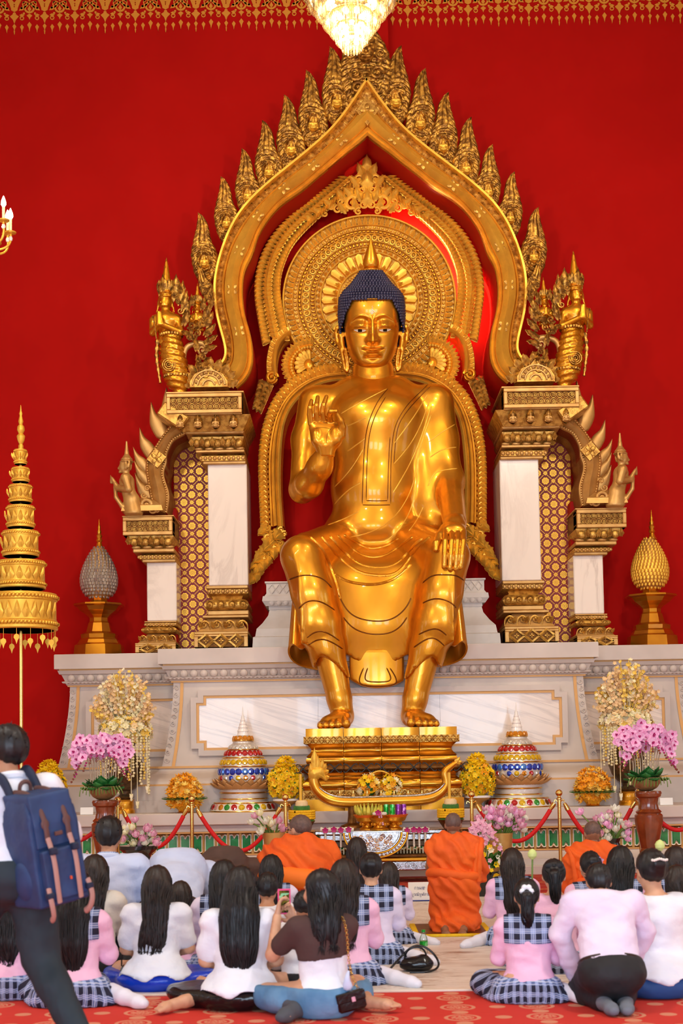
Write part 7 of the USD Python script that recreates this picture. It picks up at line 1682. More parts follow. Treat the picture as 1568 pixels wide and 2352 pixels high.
class Body:
    """joints of a figure, front = +y; builds skin, hair and clothes over the same bones"""
    def __init__(s, pose='sit', lean=.04, nod=.25, turn=0., sex='f', arms='pray', side=1, girth=1., sh=None, hand_s=.9):
        s.sex, s.g = sex, girth; shx = sh or (.158 if sex == 'f' else .19); s.shx = shx
        pz = dict(sit=.115, heels=.235, up=.47, bow=.25, bend=.25, stand=.90)[pose]; py = -.02 if pose != 'bow' else -.05
        if pose == 'bow': P = [V3(0, py, pz), V3(0, .12, .40), V3(0, .30, .50), V3(0, .46, .44)]; head = V3(0, .60, .40)
        elif pose == 'bend': P = [V3(0, py, pz), V3(0, .07, .42), V3(0, .16, .58), V3(0, .25, .72)]; head = V3(0, .37, .80)
        else:
            c = lambda f, z: V3(0, py + lean * f ** 1.3, pz + z); P = [c(0, 0), c(.4, .17), c(.75, .31), c(1., .445)]; head = P[3] + V3(0, .035 + .07 * nod, .155 - .025 * nod)
        s.P, s.head, s.nod, s.turn, s.pose = P, head, nod, turn, pose; up = P[3] - P[2]; up /= np.linalg.norm(up); s.up = up
        s.S = {k: P[3] + V3(k * shx, 0, 0) - up * .055 for k in (-1, 1)}; s.H = {k: P[0] + V3(k * .085, 0, 0) for k in (-1, 1)}; s.E, s.Wr, s.hd = {}, {}, {}
        for k in (-1, 1):
            a = arms if isinstance(arms, str) else arms[0 if k < 0 else 1]; S_ = s.S[k]
            if isinstance(a, tuple): s.E[k], s.Wr[k] = V3(*a[0]), V3(*a[1]); s.hd[k] = (V3(*a[2]), V3(*a[3]), a[4] if len(a) > 4 else .3)
            elif a == 'pray': s.E[k] = S_ + V3(k * .045, .07, -.22); s.Wr[k] = V3(k * .035, S_[1] + .24, S_[2] - .13); s.hd[k] = (V3(0, .25, 1), V3(-k, 0, 0), .02)
            elif a == 'lap': s.E[k] = S_ + V3(k * .06, .02, -.235); s.Wr[k] = V3(k * .07, S_[1] + .18, pz + .09); s.hd[k] = (V3(-k * .3, 1, -.3), V3(0, 0, -1), .25)
            elif a == 'down': s.E[k] = S_ + V3(k * .04, -.03, -.25); s.Wr[k] = S_ + V3(k * .06, .06, -.47); s.hd[k] = (V3(0, .1, -1), V3(-k, 0, 0), .4)
            elif a == 'floor': s.E[k] = S_ + V3(k * .09, .05, -.21); s.Wr[k] = V3(k * .12, S_[1] + .22, .05); s.hd[k] = (V3(-k * .2, 1, 0), V3(0, 0, -1), .1)
        s.K, s.A, s.T = {}, {}, {}
        for k in (-1, 1):
            if pose == 'sit': s.K[k] = V3(k * .13 - side * .16, .34 + .04 * k * side, .09); s.A[k] = V3(side * (.28 + .05 * k * side), .03 - .14 * (k == side), .055); s.T[k] = s.A[k] + V3(side * .10, -.10, -.015)
            elif pose in ('heels', 'bow', 'bend'): s.K[k] = V3(k * .14, .36, .08); s.A[k] = V3(k * .07, -.10, .06); s.T[k] = V3(k * .05, -.25, .045)
            elif pose == 'up': s.K[k] = V3(k * .12, .03, .07); s.A[k] = V3(k * .09, -.36, .06); s.T[k] = V3(k * .08, -.46, .03)
            else: s.K[k] = s.H[k] + V3(0, .05, -.42); s.A[k] = s.H[k] + V3(0, 0, -.81); s.T[k] = s.A[k] + V3(0, .14, -.045)
    def headM(s): return rotm('x', -s.nod * .9) @ rotm('z', 0) if s.turn == 0 else rotm('z', s.turn) @ rotm('x', -s.nod * .9)
    def ex(s, pad=.12):
        p = np.vstack([*s.P, s.head + .13, s.head - .13, *s.S.values(), *s.E.values(), *s.Wr.values(), *s.K.values(), *s.A.values(), *s.T.values(), *s.H.values()]); lo, hi = p.min(0) - pad, p.max(0) + pad; lo[2] = max(lo[2], -.012); return lo, hi
    def torso(s, S, e):
        g = s.g; P = s.P; f = s.sex == 'f'
        S.chain([P[0], P[1], P[2]], [.118 * g + e, (.092 if f else .105) * g + e, .105 * g + e], .05, sc=(1.28, .9, 1)); S.cap(P[2], P[3] - s.up * .06, .105 * g + e, .075 + e, .05, sc=(1.3, .85, 1))
        S.cap(s.S[-1] + V3(.03, 0, .0), s.S[1] - V3(.03, 0, .0), .058 + e, None, .05); S.ell(P[0] + V3(0, -.03, -.01), V3(.175 if f else .165, .13, .115) * g + e, .05)
    def arm(s, S, k, e, to=1., cuff=.0):
        a, b, c = s.S[k], s.E[k], s.Wr[k]; m = 1 if s.sex == 'f' else 1.15
        if to >= 1: S.chain([a, b], [.052 * m + e, .040 * m + e], .03); S.chain([b, b + (c - b) * (to - 1)], [.040 * m + e, (.040 - .013 * (to - 1)) * m + e + cuff], .02)
        else: S.chain([a, a + (b - a) * to], [.052 * m + e, .046 * m + e + cuff], .03)
    def leg(s, S, k, e, to=2.):
        m = s.g; a, b, c = s.H[k], s.K[k], s.A[k]
        if to > 0: S.chain([a, a + (b - a) * min(to, 1)], [.098 * m + e, (.098 - .032 * min(to, 1)) * m + e], .04)
        if to > 1: q = b + (c - b) * (to - 1); md = b + (c - b) * .35; S.chain([b, md, q], [.062 * m + e, .058 * m + e, (.062 - .024 * (to - 1)) * m + e], .03)
    def skin(s, h=.019):
        lo, hi = s.ex(); S = Sdf_(lo, hi, h); s.torso(S, 0)
        for k in (-1, 1):
            s.arm(S, k, 0, 2.); s.leg(S, k, 0); t = s.T[k]; S.cap(s.A[k], t, .036, .03, .02, sc=(1, 1, 1)); S.ell(t, (.038, .055, .028), .02)
        S.cap(s.P[3] - s.up * .03, s.head - V3(0, .012, .05), .052, .048, .03); m = S.mesh()
        hm = s.skull(); hs = [finger_hand(s.Wr[k] + 0 * s.hd[k][0], s.hd[k][0], s.hd[k][1], .95, s.hd[k][2], 1 if k < 0 else -1) for k in (-1, 1)]
        return J(m, hm, *hs)
    def skull(s):
        h = Sdf_(V3(-.13, -.13, -.16), V3(.13, .15, .14), .0095); h.ell((0, -.012, .02), (.074, .093, .095), .01); h.ell((0, .02, -.035), (.062, .068, .085), .03); h.ell((0, .05, -.095), (.03, .03, .022), .03)
        h.cap((0, .085, .0), (0, .108, -.035), .009, .013, .015); h.ell((-.014, .096, -.038), .011, .008); h.ell((.014, .096, -.038), .011, .008)
        for k in (-1, 1): h.ell((k * .034, .082, .002), (.018, .012, .010), .012, op='-'); h.cap((k * .012, .086, .020), (k * .05, .072, .022), .008, .006, .012); h.ell((k * .077, -.005, -.012), (.012, .02, .032), .006); h.ell((k * .04, .06, -.035), (.022, .02, .02), .03)
        h.cap((-.020, .083, -.066), (.020, .083, -.066), .0065, .0065, .006); h.cap((-.017, .081, -.077), (.017, .081, -.077), .008, .008, .006)
        v, f = h.mesh(); return v @ s.headM().T + s.head, f
    def eyes(s):
        M = s.headM(); return J(*[mv(sph((0, 0, 0), .0105, 10), M @ V3(k * .034, .078, .002) + s.head) for k in (-1, 1)])
    def hp(s, *p): return s.headM() @ V3(*p) + s.head
    def hair(s, kind, L=.45, wave=.0, wid=.085):
        M = s.headM(); lo = s.head - V3(.2, .3, .24 + L + .05); hi = s.head + V3(.2, .2, .2); S = Sdf_(lo, hi, .0125); c = s.head; tr = M.T
        S.ell(s.hp(0, -.018, .030), V3(.084, .100, .094) + (.004 if kind != 'crop' else -.003), .01, M=tr)
        if kind in ('long', 'half'):
            b = s.hp(0, -.045, .0); bk = s.P[3] + V3(0, -.088, -.02); q = [b, s.hp(0, -.075, -.06), bk, bk + V3(0, -.03, -.16), bk + V3(.01, -.035, -.16 - max(0, L - .42))]
            if L < .3: q = q[:3] + [bk + V3(0, -.01, -.06)]
            rs = [.09, .088, wid, wid * .95, wid * .6][:len(q)]; S.chain(q, rs, .03, sc=(1, .52, 1))
            for k in (-1, 1): S.chain([s.hp(k * .055, -.005, .03), s.hp(k * .07, -.02, -.06), s.P[3] + V3(k * .075, -.06, -.04 - .1 * min(1, L / .4))], [.034, .034, .028], .02)
        elif kind == 'pony':
            t = s.hp(0, -.105, .015); S.ell(s.hp(0, -.045, .005), V3(.082, .075, .082), .02, M=tr); S.chain([t, t + V3(0, -.045, -.03), t + V3(.0, -.055, -.13), t + V3(.012, -.035, -L)], [.024, .040, .038, .008], .012)
        elif kind == 'bun': S.ell(s.hp(0, -.045, .002), V3(.083, .072, .080), .02, M=tr); S.ell(s.hp(0, -.108, .02), V3(.05, .035, .046), .01, M=tr)
        elif kind in ('short', 'curly'): S.ell(s.hp(0, -.04, .0), V3(.083, .075, .085), .02, M=tr); S.ell(s.hp(0, .03, .085), V3(.075, .06, .04), .02, M=tr)
        if kind != 'crop': S.ell(s.hp(0, .098, -.035), V3(.066, .066, .085), .006, M=tr, op='-')
        else: S.ell(s.hp(0, .085, -.05), V3(.085, .06, .085), .006, M=tr, op='-')
        V, F = S.mesh(); d = V - c; a = np.arctan2(d[:, 0], -d[:, 1]); n = trimesh.Trimesh(V, F, process=False).vertex_normals
        q = np.stack([a * 9, d[:, 2] * 2.2, d[:, 2] * 0], 1) if kind not in ('curly',) else V * 60; amp = dict(short=.010, curly=.02, crop=.002).get(kind, .009)
        V = V + n * ((meshkit.fbm(q + 7, 3, 3) - .5) * amp * 1.6)[:, None] + (np.sin(d[:, 2:] * 22 + a[:, None]) * V3(1, 0, 0) * wave * .5 * np.clip(-d[:, 2:] - .05, 0, 1) if wave else 0)
        m = [(V, F)]
        if kind in ('long', 'half', 'pony'):
            r_ = np.random.default_rng(int(L * 1000)); tr_ = cKDTree(V); zb = V[:, 2].min()
            ax_ = [s.hp(0, -.0, .05), s.hp(0, -.03, -.03), s.P[3] + V3(0, -.07, -.02), s.P[3] + V3(0, -.10, -.18), V3(V[V[:, 2] < zb + .06].mean(0)[0], V[V[:, 2] < zb + .06].mean(0)[1], zb)] if kind != 'pony' else [s.hp(0, -.10, .03), s.hp(0, -.15, -.03), V[V[:, 2] < zb + .03].mean(0)]
            ax_ = A_(sorted([a_ for a_ in ax_ if a_[2] >= zb - .001], key=lambda p: -p[2]))
            for i in range(150 if kind != 'pony' else 60):
                ph = r_.uniform(-1.6, 1.6); t = np.linspace(r_.uniform(.0, .35), 1, 13); q = []; zz = ax_[0][2] + (zb - ax_[0][2]) * t
                for j_, z in enumerate(zz):
                    c_ = A_([np.interp(-z, -ax_[:, 2], ax_[:, k]) for k in (0, 1)] + [z]); d_ = V3(math.sin(ph), -math.cos(ph), 0); p = V[tr_.query(c_ + d_ * .13)[1]]; q.append(V3(p[0], p[1], z) + d_ * .001)
                q = A_(q); q[1:-1] = (q[:-2] + q[1:-1] * 2 + q[2:]) / 4; q = np.vstack([q, q[-1] + V3(r_.normal(0, .012), r_.normal(0, .008), -r_.uniform(.01, .06))]); ph_ = r_.uniform(0, 6); q[:, 0] += wave * .12 * np.sin(q[:, 2] * 22 + ph) * np.clip((q[0, 2] - q[:, 2] - .12) * 4, 0, 1)
                m.append(tube(q, np.r_[.0025, np.full(11, r_.uniform(.0028, .0045)), .003, .001], 3, cap=False))
        if kind in ('short',):
            r_ = np.random.default_rng(5); 
            for i in range(40): p = V[r_.integers(len(V))]; dd = p - s.head; dd /= np.linalg.norm(dd); m.append(tube([p - dd * .01, p + dd * .012 + V3(0, 0, .004)], [.005, .001], 4)) if dd[2] > -.1 and dd[1] < .5 else None
        return J(*m)
    def shirt(s, sleeve=2., hem='tuck', e=.014, collar=None, wr=.030, seed=1, cuff=.004):
        lo, hi = s.ex(); S = Sdf_(lo, hi, .017); s.torso(S, e)
        for k in (-1, 1):
            s.arm(S, k, e + .006, sleeve, cuff)
            if sleeve < 1: S.ell(s.S[k] + V3(k * .01, 0, .012), V3(.075, .07, .065), .02)
        zb = s.P[0][2]
        if hem == 'peplum':
            S.chain([s.P[1] - V3(0, 0, .02), s.P[0] + V3(0, -.01, -.03)], [.098 + e, .222 + e], .01, sc=(1.15, .95, 1))
        if s.pose not in ('bow', 'bend'):
            zc = zb - (.012 if hem == 'peplum' else -.02 if hem == 'tuck' else .05); S.fn(lambda X, Y, Z: zc + .02 * np.sin(X * 26) * (hem == 'peplum') - Z + 0 * Y, .004, '&')
        else:
            n = s.P[1] - s.P[0]; n /= np.linalg.norm(n); d0 = n @ s.P[0] - .0; S.fn(lambda X, Y, Z: d0 - (X * n[0] + Y * n[1] + Z * n[2]), .004, '&')
        nk = s.P[3] + s.up * .012; S.fn(lambda X, Y, Z: np.where(np.hypot(X, Y - nk[1]) < .085, (X * s.up[0] + (Y - nk[1]) * s.up[1] + (Z - nk[2]) * s.up[2]), -.1), 0., '&')
        if sleeve >= 1.7: 
            for k in (-1, 1): d = s.Wr[k] - s.E[k]; d /= np.linalg.norm(d); w = s.Wr[k] - d * .02; S.fn(lambda X, Y, Z: np.where(np.sqrt((X - w[0]) ** 2 + (Y - w[1]) ** 2 + (Z - w[2]) ** 2) < .1, (X - w[0]) * d[0] + (Y - w[1]) * d[1] + (Z - w[2]) * d[2], -.1), 0., '&')
        V, F = S.mesh(); n = trimesh.Trimesh(V, F, process=False).vertex_normals; q = V * V3(9, 9, 16); return V + n * ((meshkit.fbm(q, 2, seed) - .5) * wr)[:, None], F
    def sailor(s, e=.024, L=.165, half=.165):
        lo, hi = s.ex(); S = Sdf_(lo, hi, .013); s.torso(S, e)
        for k in (-1, 1): s.arm(S, k, e + .004, .5)
        z1 = s.P[3][2]; S.fn(lambda X, Y, Z: np.maximum(np.maximum(np.abs(X) - half, (z1 - L) - Z), Y - s.P[3][1] - .02), .004, '&'); nk = s.P[3]
        S.fn(lambda X, Y, Z: .06 - np.hypot(X, Y - nk[1] - .01) + 0 * Z, 0, '&'); return S.mesh()
    def skirt(s, e=.03, kind='full', side=1, seed=2):
        lo, hi = s.ex(.2); S = Sdf_(lo, hi, .018); p = s.P[0]
        S.ell(p + V3(0, -.015, -.015), V3(.215, .17, .135), .06); 
        for k in (-1, 1): s.leg(S, k, e, 1.25 if kind != 'long' else 1.75)
        S.ell((s.K[-1] + s.K[1]) / 2 * V3(1, .75, 1) + V3(0, 0, -.02), V3(.24, .24, .10), .08)
        if kind == 'full': S.cap(p + V3(-.16, -.03, -.08), p + V3(.16, -.03, -.08), .10, .10, .05); S.ell(p + V3(0, .1, -.09), V3(.31, .27, .075), .05)
        if kind == 'long': S.ell(V3(side * .20, .14, .075), V3(.27, .24, .10), .06); S.ell(V3(0, -.03, .07), V3(.27, .2, .1), .05)
        zc = p[2] + (.055 if kind == 'full' else .0); S.fn(lambda X, Y, Z: Z - zc + 0 * X + 0 * Y, .02, '&'); V, F = S.mesh(); n = trimesh.Trimesh(V, F, process=False).vertex_normals
        a = np.arctan2(V[:, 0] - p[0], V[:, 1]); pl = np.sin(a * 30) * .007 * np.clip((zc - V[:, 2]) / .1, 0, 1) * (kind == 'full'); V = V + n * (pl + (meshkit.fbm(V * 10, 2, seed) - .5) * .02)[:, None]; V[:, 2] = np.maximum(V[:, 2], .004); return V, F
    def pants(s, e=.018, to=1.93, seed=3):
        lo, hi = s.ex(.15); S = Sdf_(lo, hi, .018); p = s.P[0]; g = s.g
        S.ell(p + V3(0, -.03, -.01), V3(.185, .15, .13) * g + e * .6, .05); S.cap(p, p + (s.P[1] - p) * .35, .118 * g + e, .112 * g + e, .03, sc=(1.28, .92, 1))
        for k in (-1, 1): s.leg(S, k, e, to)
        n = s.P[1] - p; n /= np.linalg.norm(n); d0 = n @ p + .055; S.fn(lambda X, Y, Z: X * n[0] + Y * n[1] + Z * n[2] - d0, .004, '&'); V, F = S.mesh(); nn = trimesh.Trimesh(V, F, process=False).vertex_normals; V = V + nn * ((meshkit.fbm(V * 11, 2, seed) - .5) * .02)[:, None]
        if s.pose != 'stand': V[:, 2] = np.maximum(V[:, 2], .004)
        return V, F
    def belt(s, e=.026):
        p = s.P[0]; n = s.P[1] - p; n /= np.linalg.norm(n); c = p + n * .05; a = np.linspace(0, 2 * PI, 41); f = np.cross(V3(1, 0, 0), n); R = .118 * s.g + e
        P = [c + V3(1, 0, 0) * R * 1.26 * math.cos(t) + f * R * .92 * math.sin(t) for t in a]; return J(tube(P, .012, 6), tube([q + n * .012 for q in P], .012, 6))
    def sock(s, k, L=.4, e=.008):
        lo, hi = np.minimum(s.A[k], s.T[k]) - .2, np.maximum(s.A[k], s.T[k]) + .2; lo[2] = max(lo[2], -.012); S = Sdf_(lo, hi, .011); d = s.K[k] - s.A[k]; S.cap(s.A[k], s.A[k] + d / np.linalg.norm(d) * min(.17, L), .042 + e, .050 + e, .02)
        t = s.T[k]; S.cap(s.A[k], t, .04 + e, .034 + e, .02); q = (t - s.A[k]) / np.linalg.norm(t - s.A[k]); S.cap(t, t + q * .045, .036 + e, .027 + e, .02, sc=(1.1, 1.1, .9)); V, F = S.mesh(); V[:, 2] = np.maximum(V[:, 2], .003); return V, F
    def foot(s, k):
        a, t = s.A[k], s.T[k]; q = (t - a) / np.linalg.norm(t - a); S = Sdf_(np.minimum(a, t) - .12, np.maximum(a, t) + .14, .0072); S.cap(a, t, .036, .032, .02); x = np.cross(q, V3(0, 0, 1)); x /= np.linalg.norm(x)
        S.cap(a - q * .035, a, .03, .035, .02); S.cap(t - x * .02, t + q * .02 - x * .024, .026, .024, .02); S.cap(t + x * .02, t + q * .012 + x * .022, .024, .021, .02)
        for i in range(5): b = t + q * .03 - x * (.032 - i * .016); S.cap(b, b + q * (.036 - .004 * i) - V3(0, 0, .004), .0125 - .001 * i + (.004 if i == 0 else 0), .0105 - .001 * i + (.003 if i == 0 else 0), .004)
        V, F = S.mesh(); V[:, 2] = np.maximum(V[:, 2], .002); return V, F


_bc = {}
def memo(key, f):
    if key not in _bc: _bc[key] = f()
    return _bc[key]


def place_person(label, B, px, top, Y=None, floor=None, yaw=0., layers=(), s=None, zoff=0.):
    """layers: (part name, mesh, material[, label]); the figure is scaled so that its crown meets the row top"""
    Y = Y or floorY(px, floor); f = W(px, floorY and 2000, Y); f[2] = 0.; zt = max(l[1][0][:, 2].max() for l in layers if l[0] in ('body', 'hair', 'shirt', 'robe'))
    if s is None:
        t = W(px, top, Y)[2]; s = float(np.clip(t / zt, .8, 1.22))
    th = Thing('person', label, 'person', f + [0, 0, zoff], yaw, s); th.loc = np.zeros(3); th.scale = s; th.world = f
    for l in layers: th.part(l[0], l[1], l[2], 60, label=l[3] if len(l) > 3 else None)
    return th


def girl(label, px, top, Y=None, floor=None, yaw=0., hair='long', L=.45, hmat='hair_black', shirt='cloth_pink', sleeve=2., hem='over', bottom='plaid_skirt', sk='full', side=1, feet='sock_white', skinm='skin_light', lean=.05, nod=.35, arms='pray', plaid=True, pose='sit', wave=0., extra=(), s=None, sex='f', turn=0., wid=.085):
    B = Body(pose, lean, nod, turn, sex, arms, side); key = (pose, lean, nod, turn, sex, arms, side); ly = [('body', memo(('b',) + key, B.skin), skinm), ('hair', memo(('h', hair, L, wave, wid) + key, lambda: B.hair(hair, L, wave, wid)), hmat), ('eyes', memo(('e',) + key, B.eyes), 'eye_dark'),
          ('shirt', memo(('s', sleeve, hem) + key, lambda: B.shirt(sleeve, hem)), shirt)]
    if plaid: ly.append(('sailor_collar', memo(('c',) + key, B.sailor), 'plaid'))
    if bottom: ly.append(('skirt', memo(('k', sk) + key, lambda: B.skirt(kind=sk, side=side)), bottom) if 'trouser' not in bottom and 'denim' not in bottom else ('trousers', memo(('p',) + key, B.pants), bottom))
    if feet: ly += [('sock', memo(('f', k) + key, lambda: B.sock(k)), feet) for k in (-1, 1)]
    return place_person(label, B, px, top, Y, floor, yaw, ly + list(extra(B) if callable(extra) else extra), s), B


girl('girl in pink sailor blouse with waist-long black hair, behind the legs of the backpack man', 168, 1992, floor=2306, L=.66, side=1, wid=.1)
girl('girl in pink blouse and plaid skirt sitting at the far left edge', 22, 2010, floor=2290, L=.5, side=-1)
girl('girl in cream knit top with long straight black hair, right of the blue backpack', 214, 1962, floor=2236, L=.52, shirt='cloth_cream', plaid=False, bottom='trouser_black', feet=None, hmat='hair_brown')
th, B = girl('woman in white peplum blouse and shiny blue satin skirt', 358, 1987, floor=2272, L=.47, hmat='hair_brown', shirt='cloth_white', sleeve=.75, hem='peplum', bottom='satin_blue', sk='long', plaid=False, feet=None, side=1, wave=.14, skinm='skin_light', arms='lap', wid=.078)
girl('girl of whom only a dark head shows right of the wavy-haired woman', 412, 2030, Y=10.2, L=.4, hmat='hair_brown')
girl('person in dull mauve bowing low behind the black bowl of lotus', 320, 1956, Y=12.6, hair='bun', shirt='cloth_mauve', plaid=False, bottom='trouser_black', feet=None, nod=.7, lean=.12)
def bare(B): return [('foot', B.foot(k), 'skin_light') for k in (-1, 1)]
girl('woman in white peplum blouse and black leather skirt with very long straight hair', 550, 1988, floor=2312, L=.60, shirt='cloth_white', sleeve=.75, hem='peplum', bottom='leather_black', sk='long', plaid=False, feet=None, side=-1, arms='lap', wid=.11, extra=bare)
girl('girl in lilac pink blouse mostly hidden left of the woman in black leather skirt', 512, 1974, Y=10.1, shirt='cloth_lilac')
girl('girl in lilac blouse with plaid collar left of the seated monk', 622, 1962, Y=11.4, L=.42, shirt='cloth_lilac')
girl('girl with long brown-black hair kneeling just before the silver table', 820, 1922, Y=12.6, L=.44, hmat='hair_brown', shirt='cloth_lilac', pose='heels', plaid=False)
girl('girl with shiny black bun, plaid collar and pale pink blouse, in the middle', 852, 1957, Y=10.7, hair='bun', shirt='cloth_lilac', side=1, nod=.3)
girl('small girl with brown hair peeking out right of the girl with the bun', 893, 1988, Y=11.8, hmat='hair_brown', L=.3, shirt='cloth_lilac')
girl('girl in pink blouse with reddish dark hair behind the woman with the phone', 790, 1972, Y=9.7, L=.4, hmat='hair_brown', side=1)
girl('girl in pink with long brown hair and plaid collar right of the beige rug', 1178, 1947, Y=11.6, L=.52, hmat='hair_brown', nod=.45, side=-1)
th24, B24 = girl('girl in pink with ponytail in a white scrunchie and wide plaid skirt', 1208, 2017, floor=2298, hair='pony', L=.27, nod=.25, yaw=-.12)
th24.part('scrunchie', J(*[mv(sph((0, 0, 0), .022, 8, (1, .8, 1)), B24.hp(.03 * math.cos(a), -.118, .02 + .03 * math.sin(a))) for a in np.linspace(0, 2 * PI, 7)[:-1]]), 'ribbon_white', 60)
th25, B25 = girl('girl in pink with high ponytail tied by a black bow', 1272, 1972, Y=10.1, hair='pony', L=.30, plaid=False, yaw=-.1)
th25.part('hair_bow', J(sph(B25.hp(-.035, -.11, .05), .028, 8, (1.3, .6, .8)), sph(B25.hp(.035, -.11, .05), .028, 8, (1.3, .6, .8)), sph(B25.hp(0, -.115, .05), .016, 8)), 'trouser_black', 60)
th28, B28 = girl('girl with a pink hair clip and plaid collar behind the bowing man in white', 1362, 1954, Y=10.9, hair='bun', yaw=.1)
th28.part('hair_clip', mv(blossom(.035, 5, .5, .4), B28.hp(.06, -.075, .03)), 'petal_pink', 60)
girl('girl with long black hair draped forward, left of the woman with the jewelled bun', 1424, 1942, Y=10.7, L=.48, yaw=-.25)
th30, B30 = girl('woman in white peplum blouse with a jewelled clip in her bun and blue skirt', 1508, 1948, floor=2284, hair='bun', shirt='cloth_white', sleeve=2., hem='peplum', bottom='skirt_blue', sk='long', plaid=False, feet=None, yaw=.22, nod=.3)
th30.part('hair_clip', J(*[sph(B30.hp(x, -.142, .035 + .004 * math.cos(x * 90)), .009, 6) for x in np.linspace(-.045, .045, 9)]), 'pearl', 60)
girl('person with dark brown hair at the right edge, the farther of two', 1556, 1943, Y=10.9, hmat='hair_brown', L=.35)
girl('person with dark brown hair at the right edge, the nearer of two', 1562, 1986, Y=9.9, hmat='hair_brown', L=.35, yaw=.2)


def fellow(label, px, top, Y=None, floor=None, pose='heels', yaw=0., hair='short', hmat='hair_black', shirt='cloth_bluewhite', bottom='trouser_navy', skinm='skin', lean=.05, nod=.2, arms='pray', girth=1.05, feet='sock_grey', belt='belt_brown', s=None, sh=None):
    B = Body(pose, lean, nod, 0., 'm', arms, 1, girth, sh); key = (pose, lean, nod, arms, girth, sh)
    ly = [('body', memo(('mb',) + key, B.skin), skinm), ('hair', memo(('mh', hair) + key, lambda: B.hair(hair, .05)), hmat), ('eyes', memo(('me',) + key, B.eyes), 'eye_dark'), ('shirt', memo(('ms',) + key, lambda: B.shirt(2., 'tuck', .02)), shirt), ('trousers', memo(('mp',) + key, B.pants), bottom)] + ([('belt', B.belt(), belt)] if belt else []) + [('sock', memo(('mf', k) + key, lambda: B.sock(k)), feet) for k in (-1, 1)]
    return place_person(label, B, px, top, Y, floor, yaw, ly, s), B


t5, B5 = fellow('young man in pale blue shirt and navy trousers kneeling upright beside the left urn', 246, 1870, Y=11.0, lean=.06)
t5.part('inner_collar', tube([B5.P[3] + V3(.062 * math.cos(a), .06 * math.sin(a) + .008, .022 - .012 * math.sin(a)) for a in np.linspace(0, 2 * PI, 25)], .013, 6), 'plaid', 60); t5.part('collar', tube([B5.P[3] + V3(.075 * math.cos(a), .07 * math.sin(a) + .005, .004 - .02 * math.sin(a)) for a in np.linspace(0, 2 * PI, 25)], .018, 6), 'cloth_bluewhite', 60)
fellow('man in pale blue shirt bowing forward with his head out of sight, left of centre', 392, 1958, Y=11.0, pose='bow', arms='floor', nod=1.2, s=1.32)
fellow('person in brown jacket with curly hair bowing beside the man in pale blue', 462, 1944, Y=12.0, pose='bow', arms='floor', nod=.6, hair='curly', shirt='cloth_brown', bottom='trouser_black', yaw=-.45, s=1.25)
fellow('boy with short black hair and white shirt left of the woman with the phone', 612, 2000, Y=10.0, pose='sit', shirt='cloth_white', bottom='trouser_black', nod=.5, belt=None, arms='lap')
fellow('person in white shirt and black trousers hunched behind the woman with the phone', 695, 2052, Y=9.2, pose='sit', shirt='cloth_white', bottom='trouser_black', nod=.7, lean=.2, belt=None, arms='lap')
t27, B27 = fellow('man in white shirt and black trousers kneeling and bowing in the right foreground', 1396, 1984, floor=2318, pose='bend', arms='floor', nod=.75, shirt='cloth_lilac', bottom='trouser_black', feet='sock_slate', girth=1.15, sh=.20)


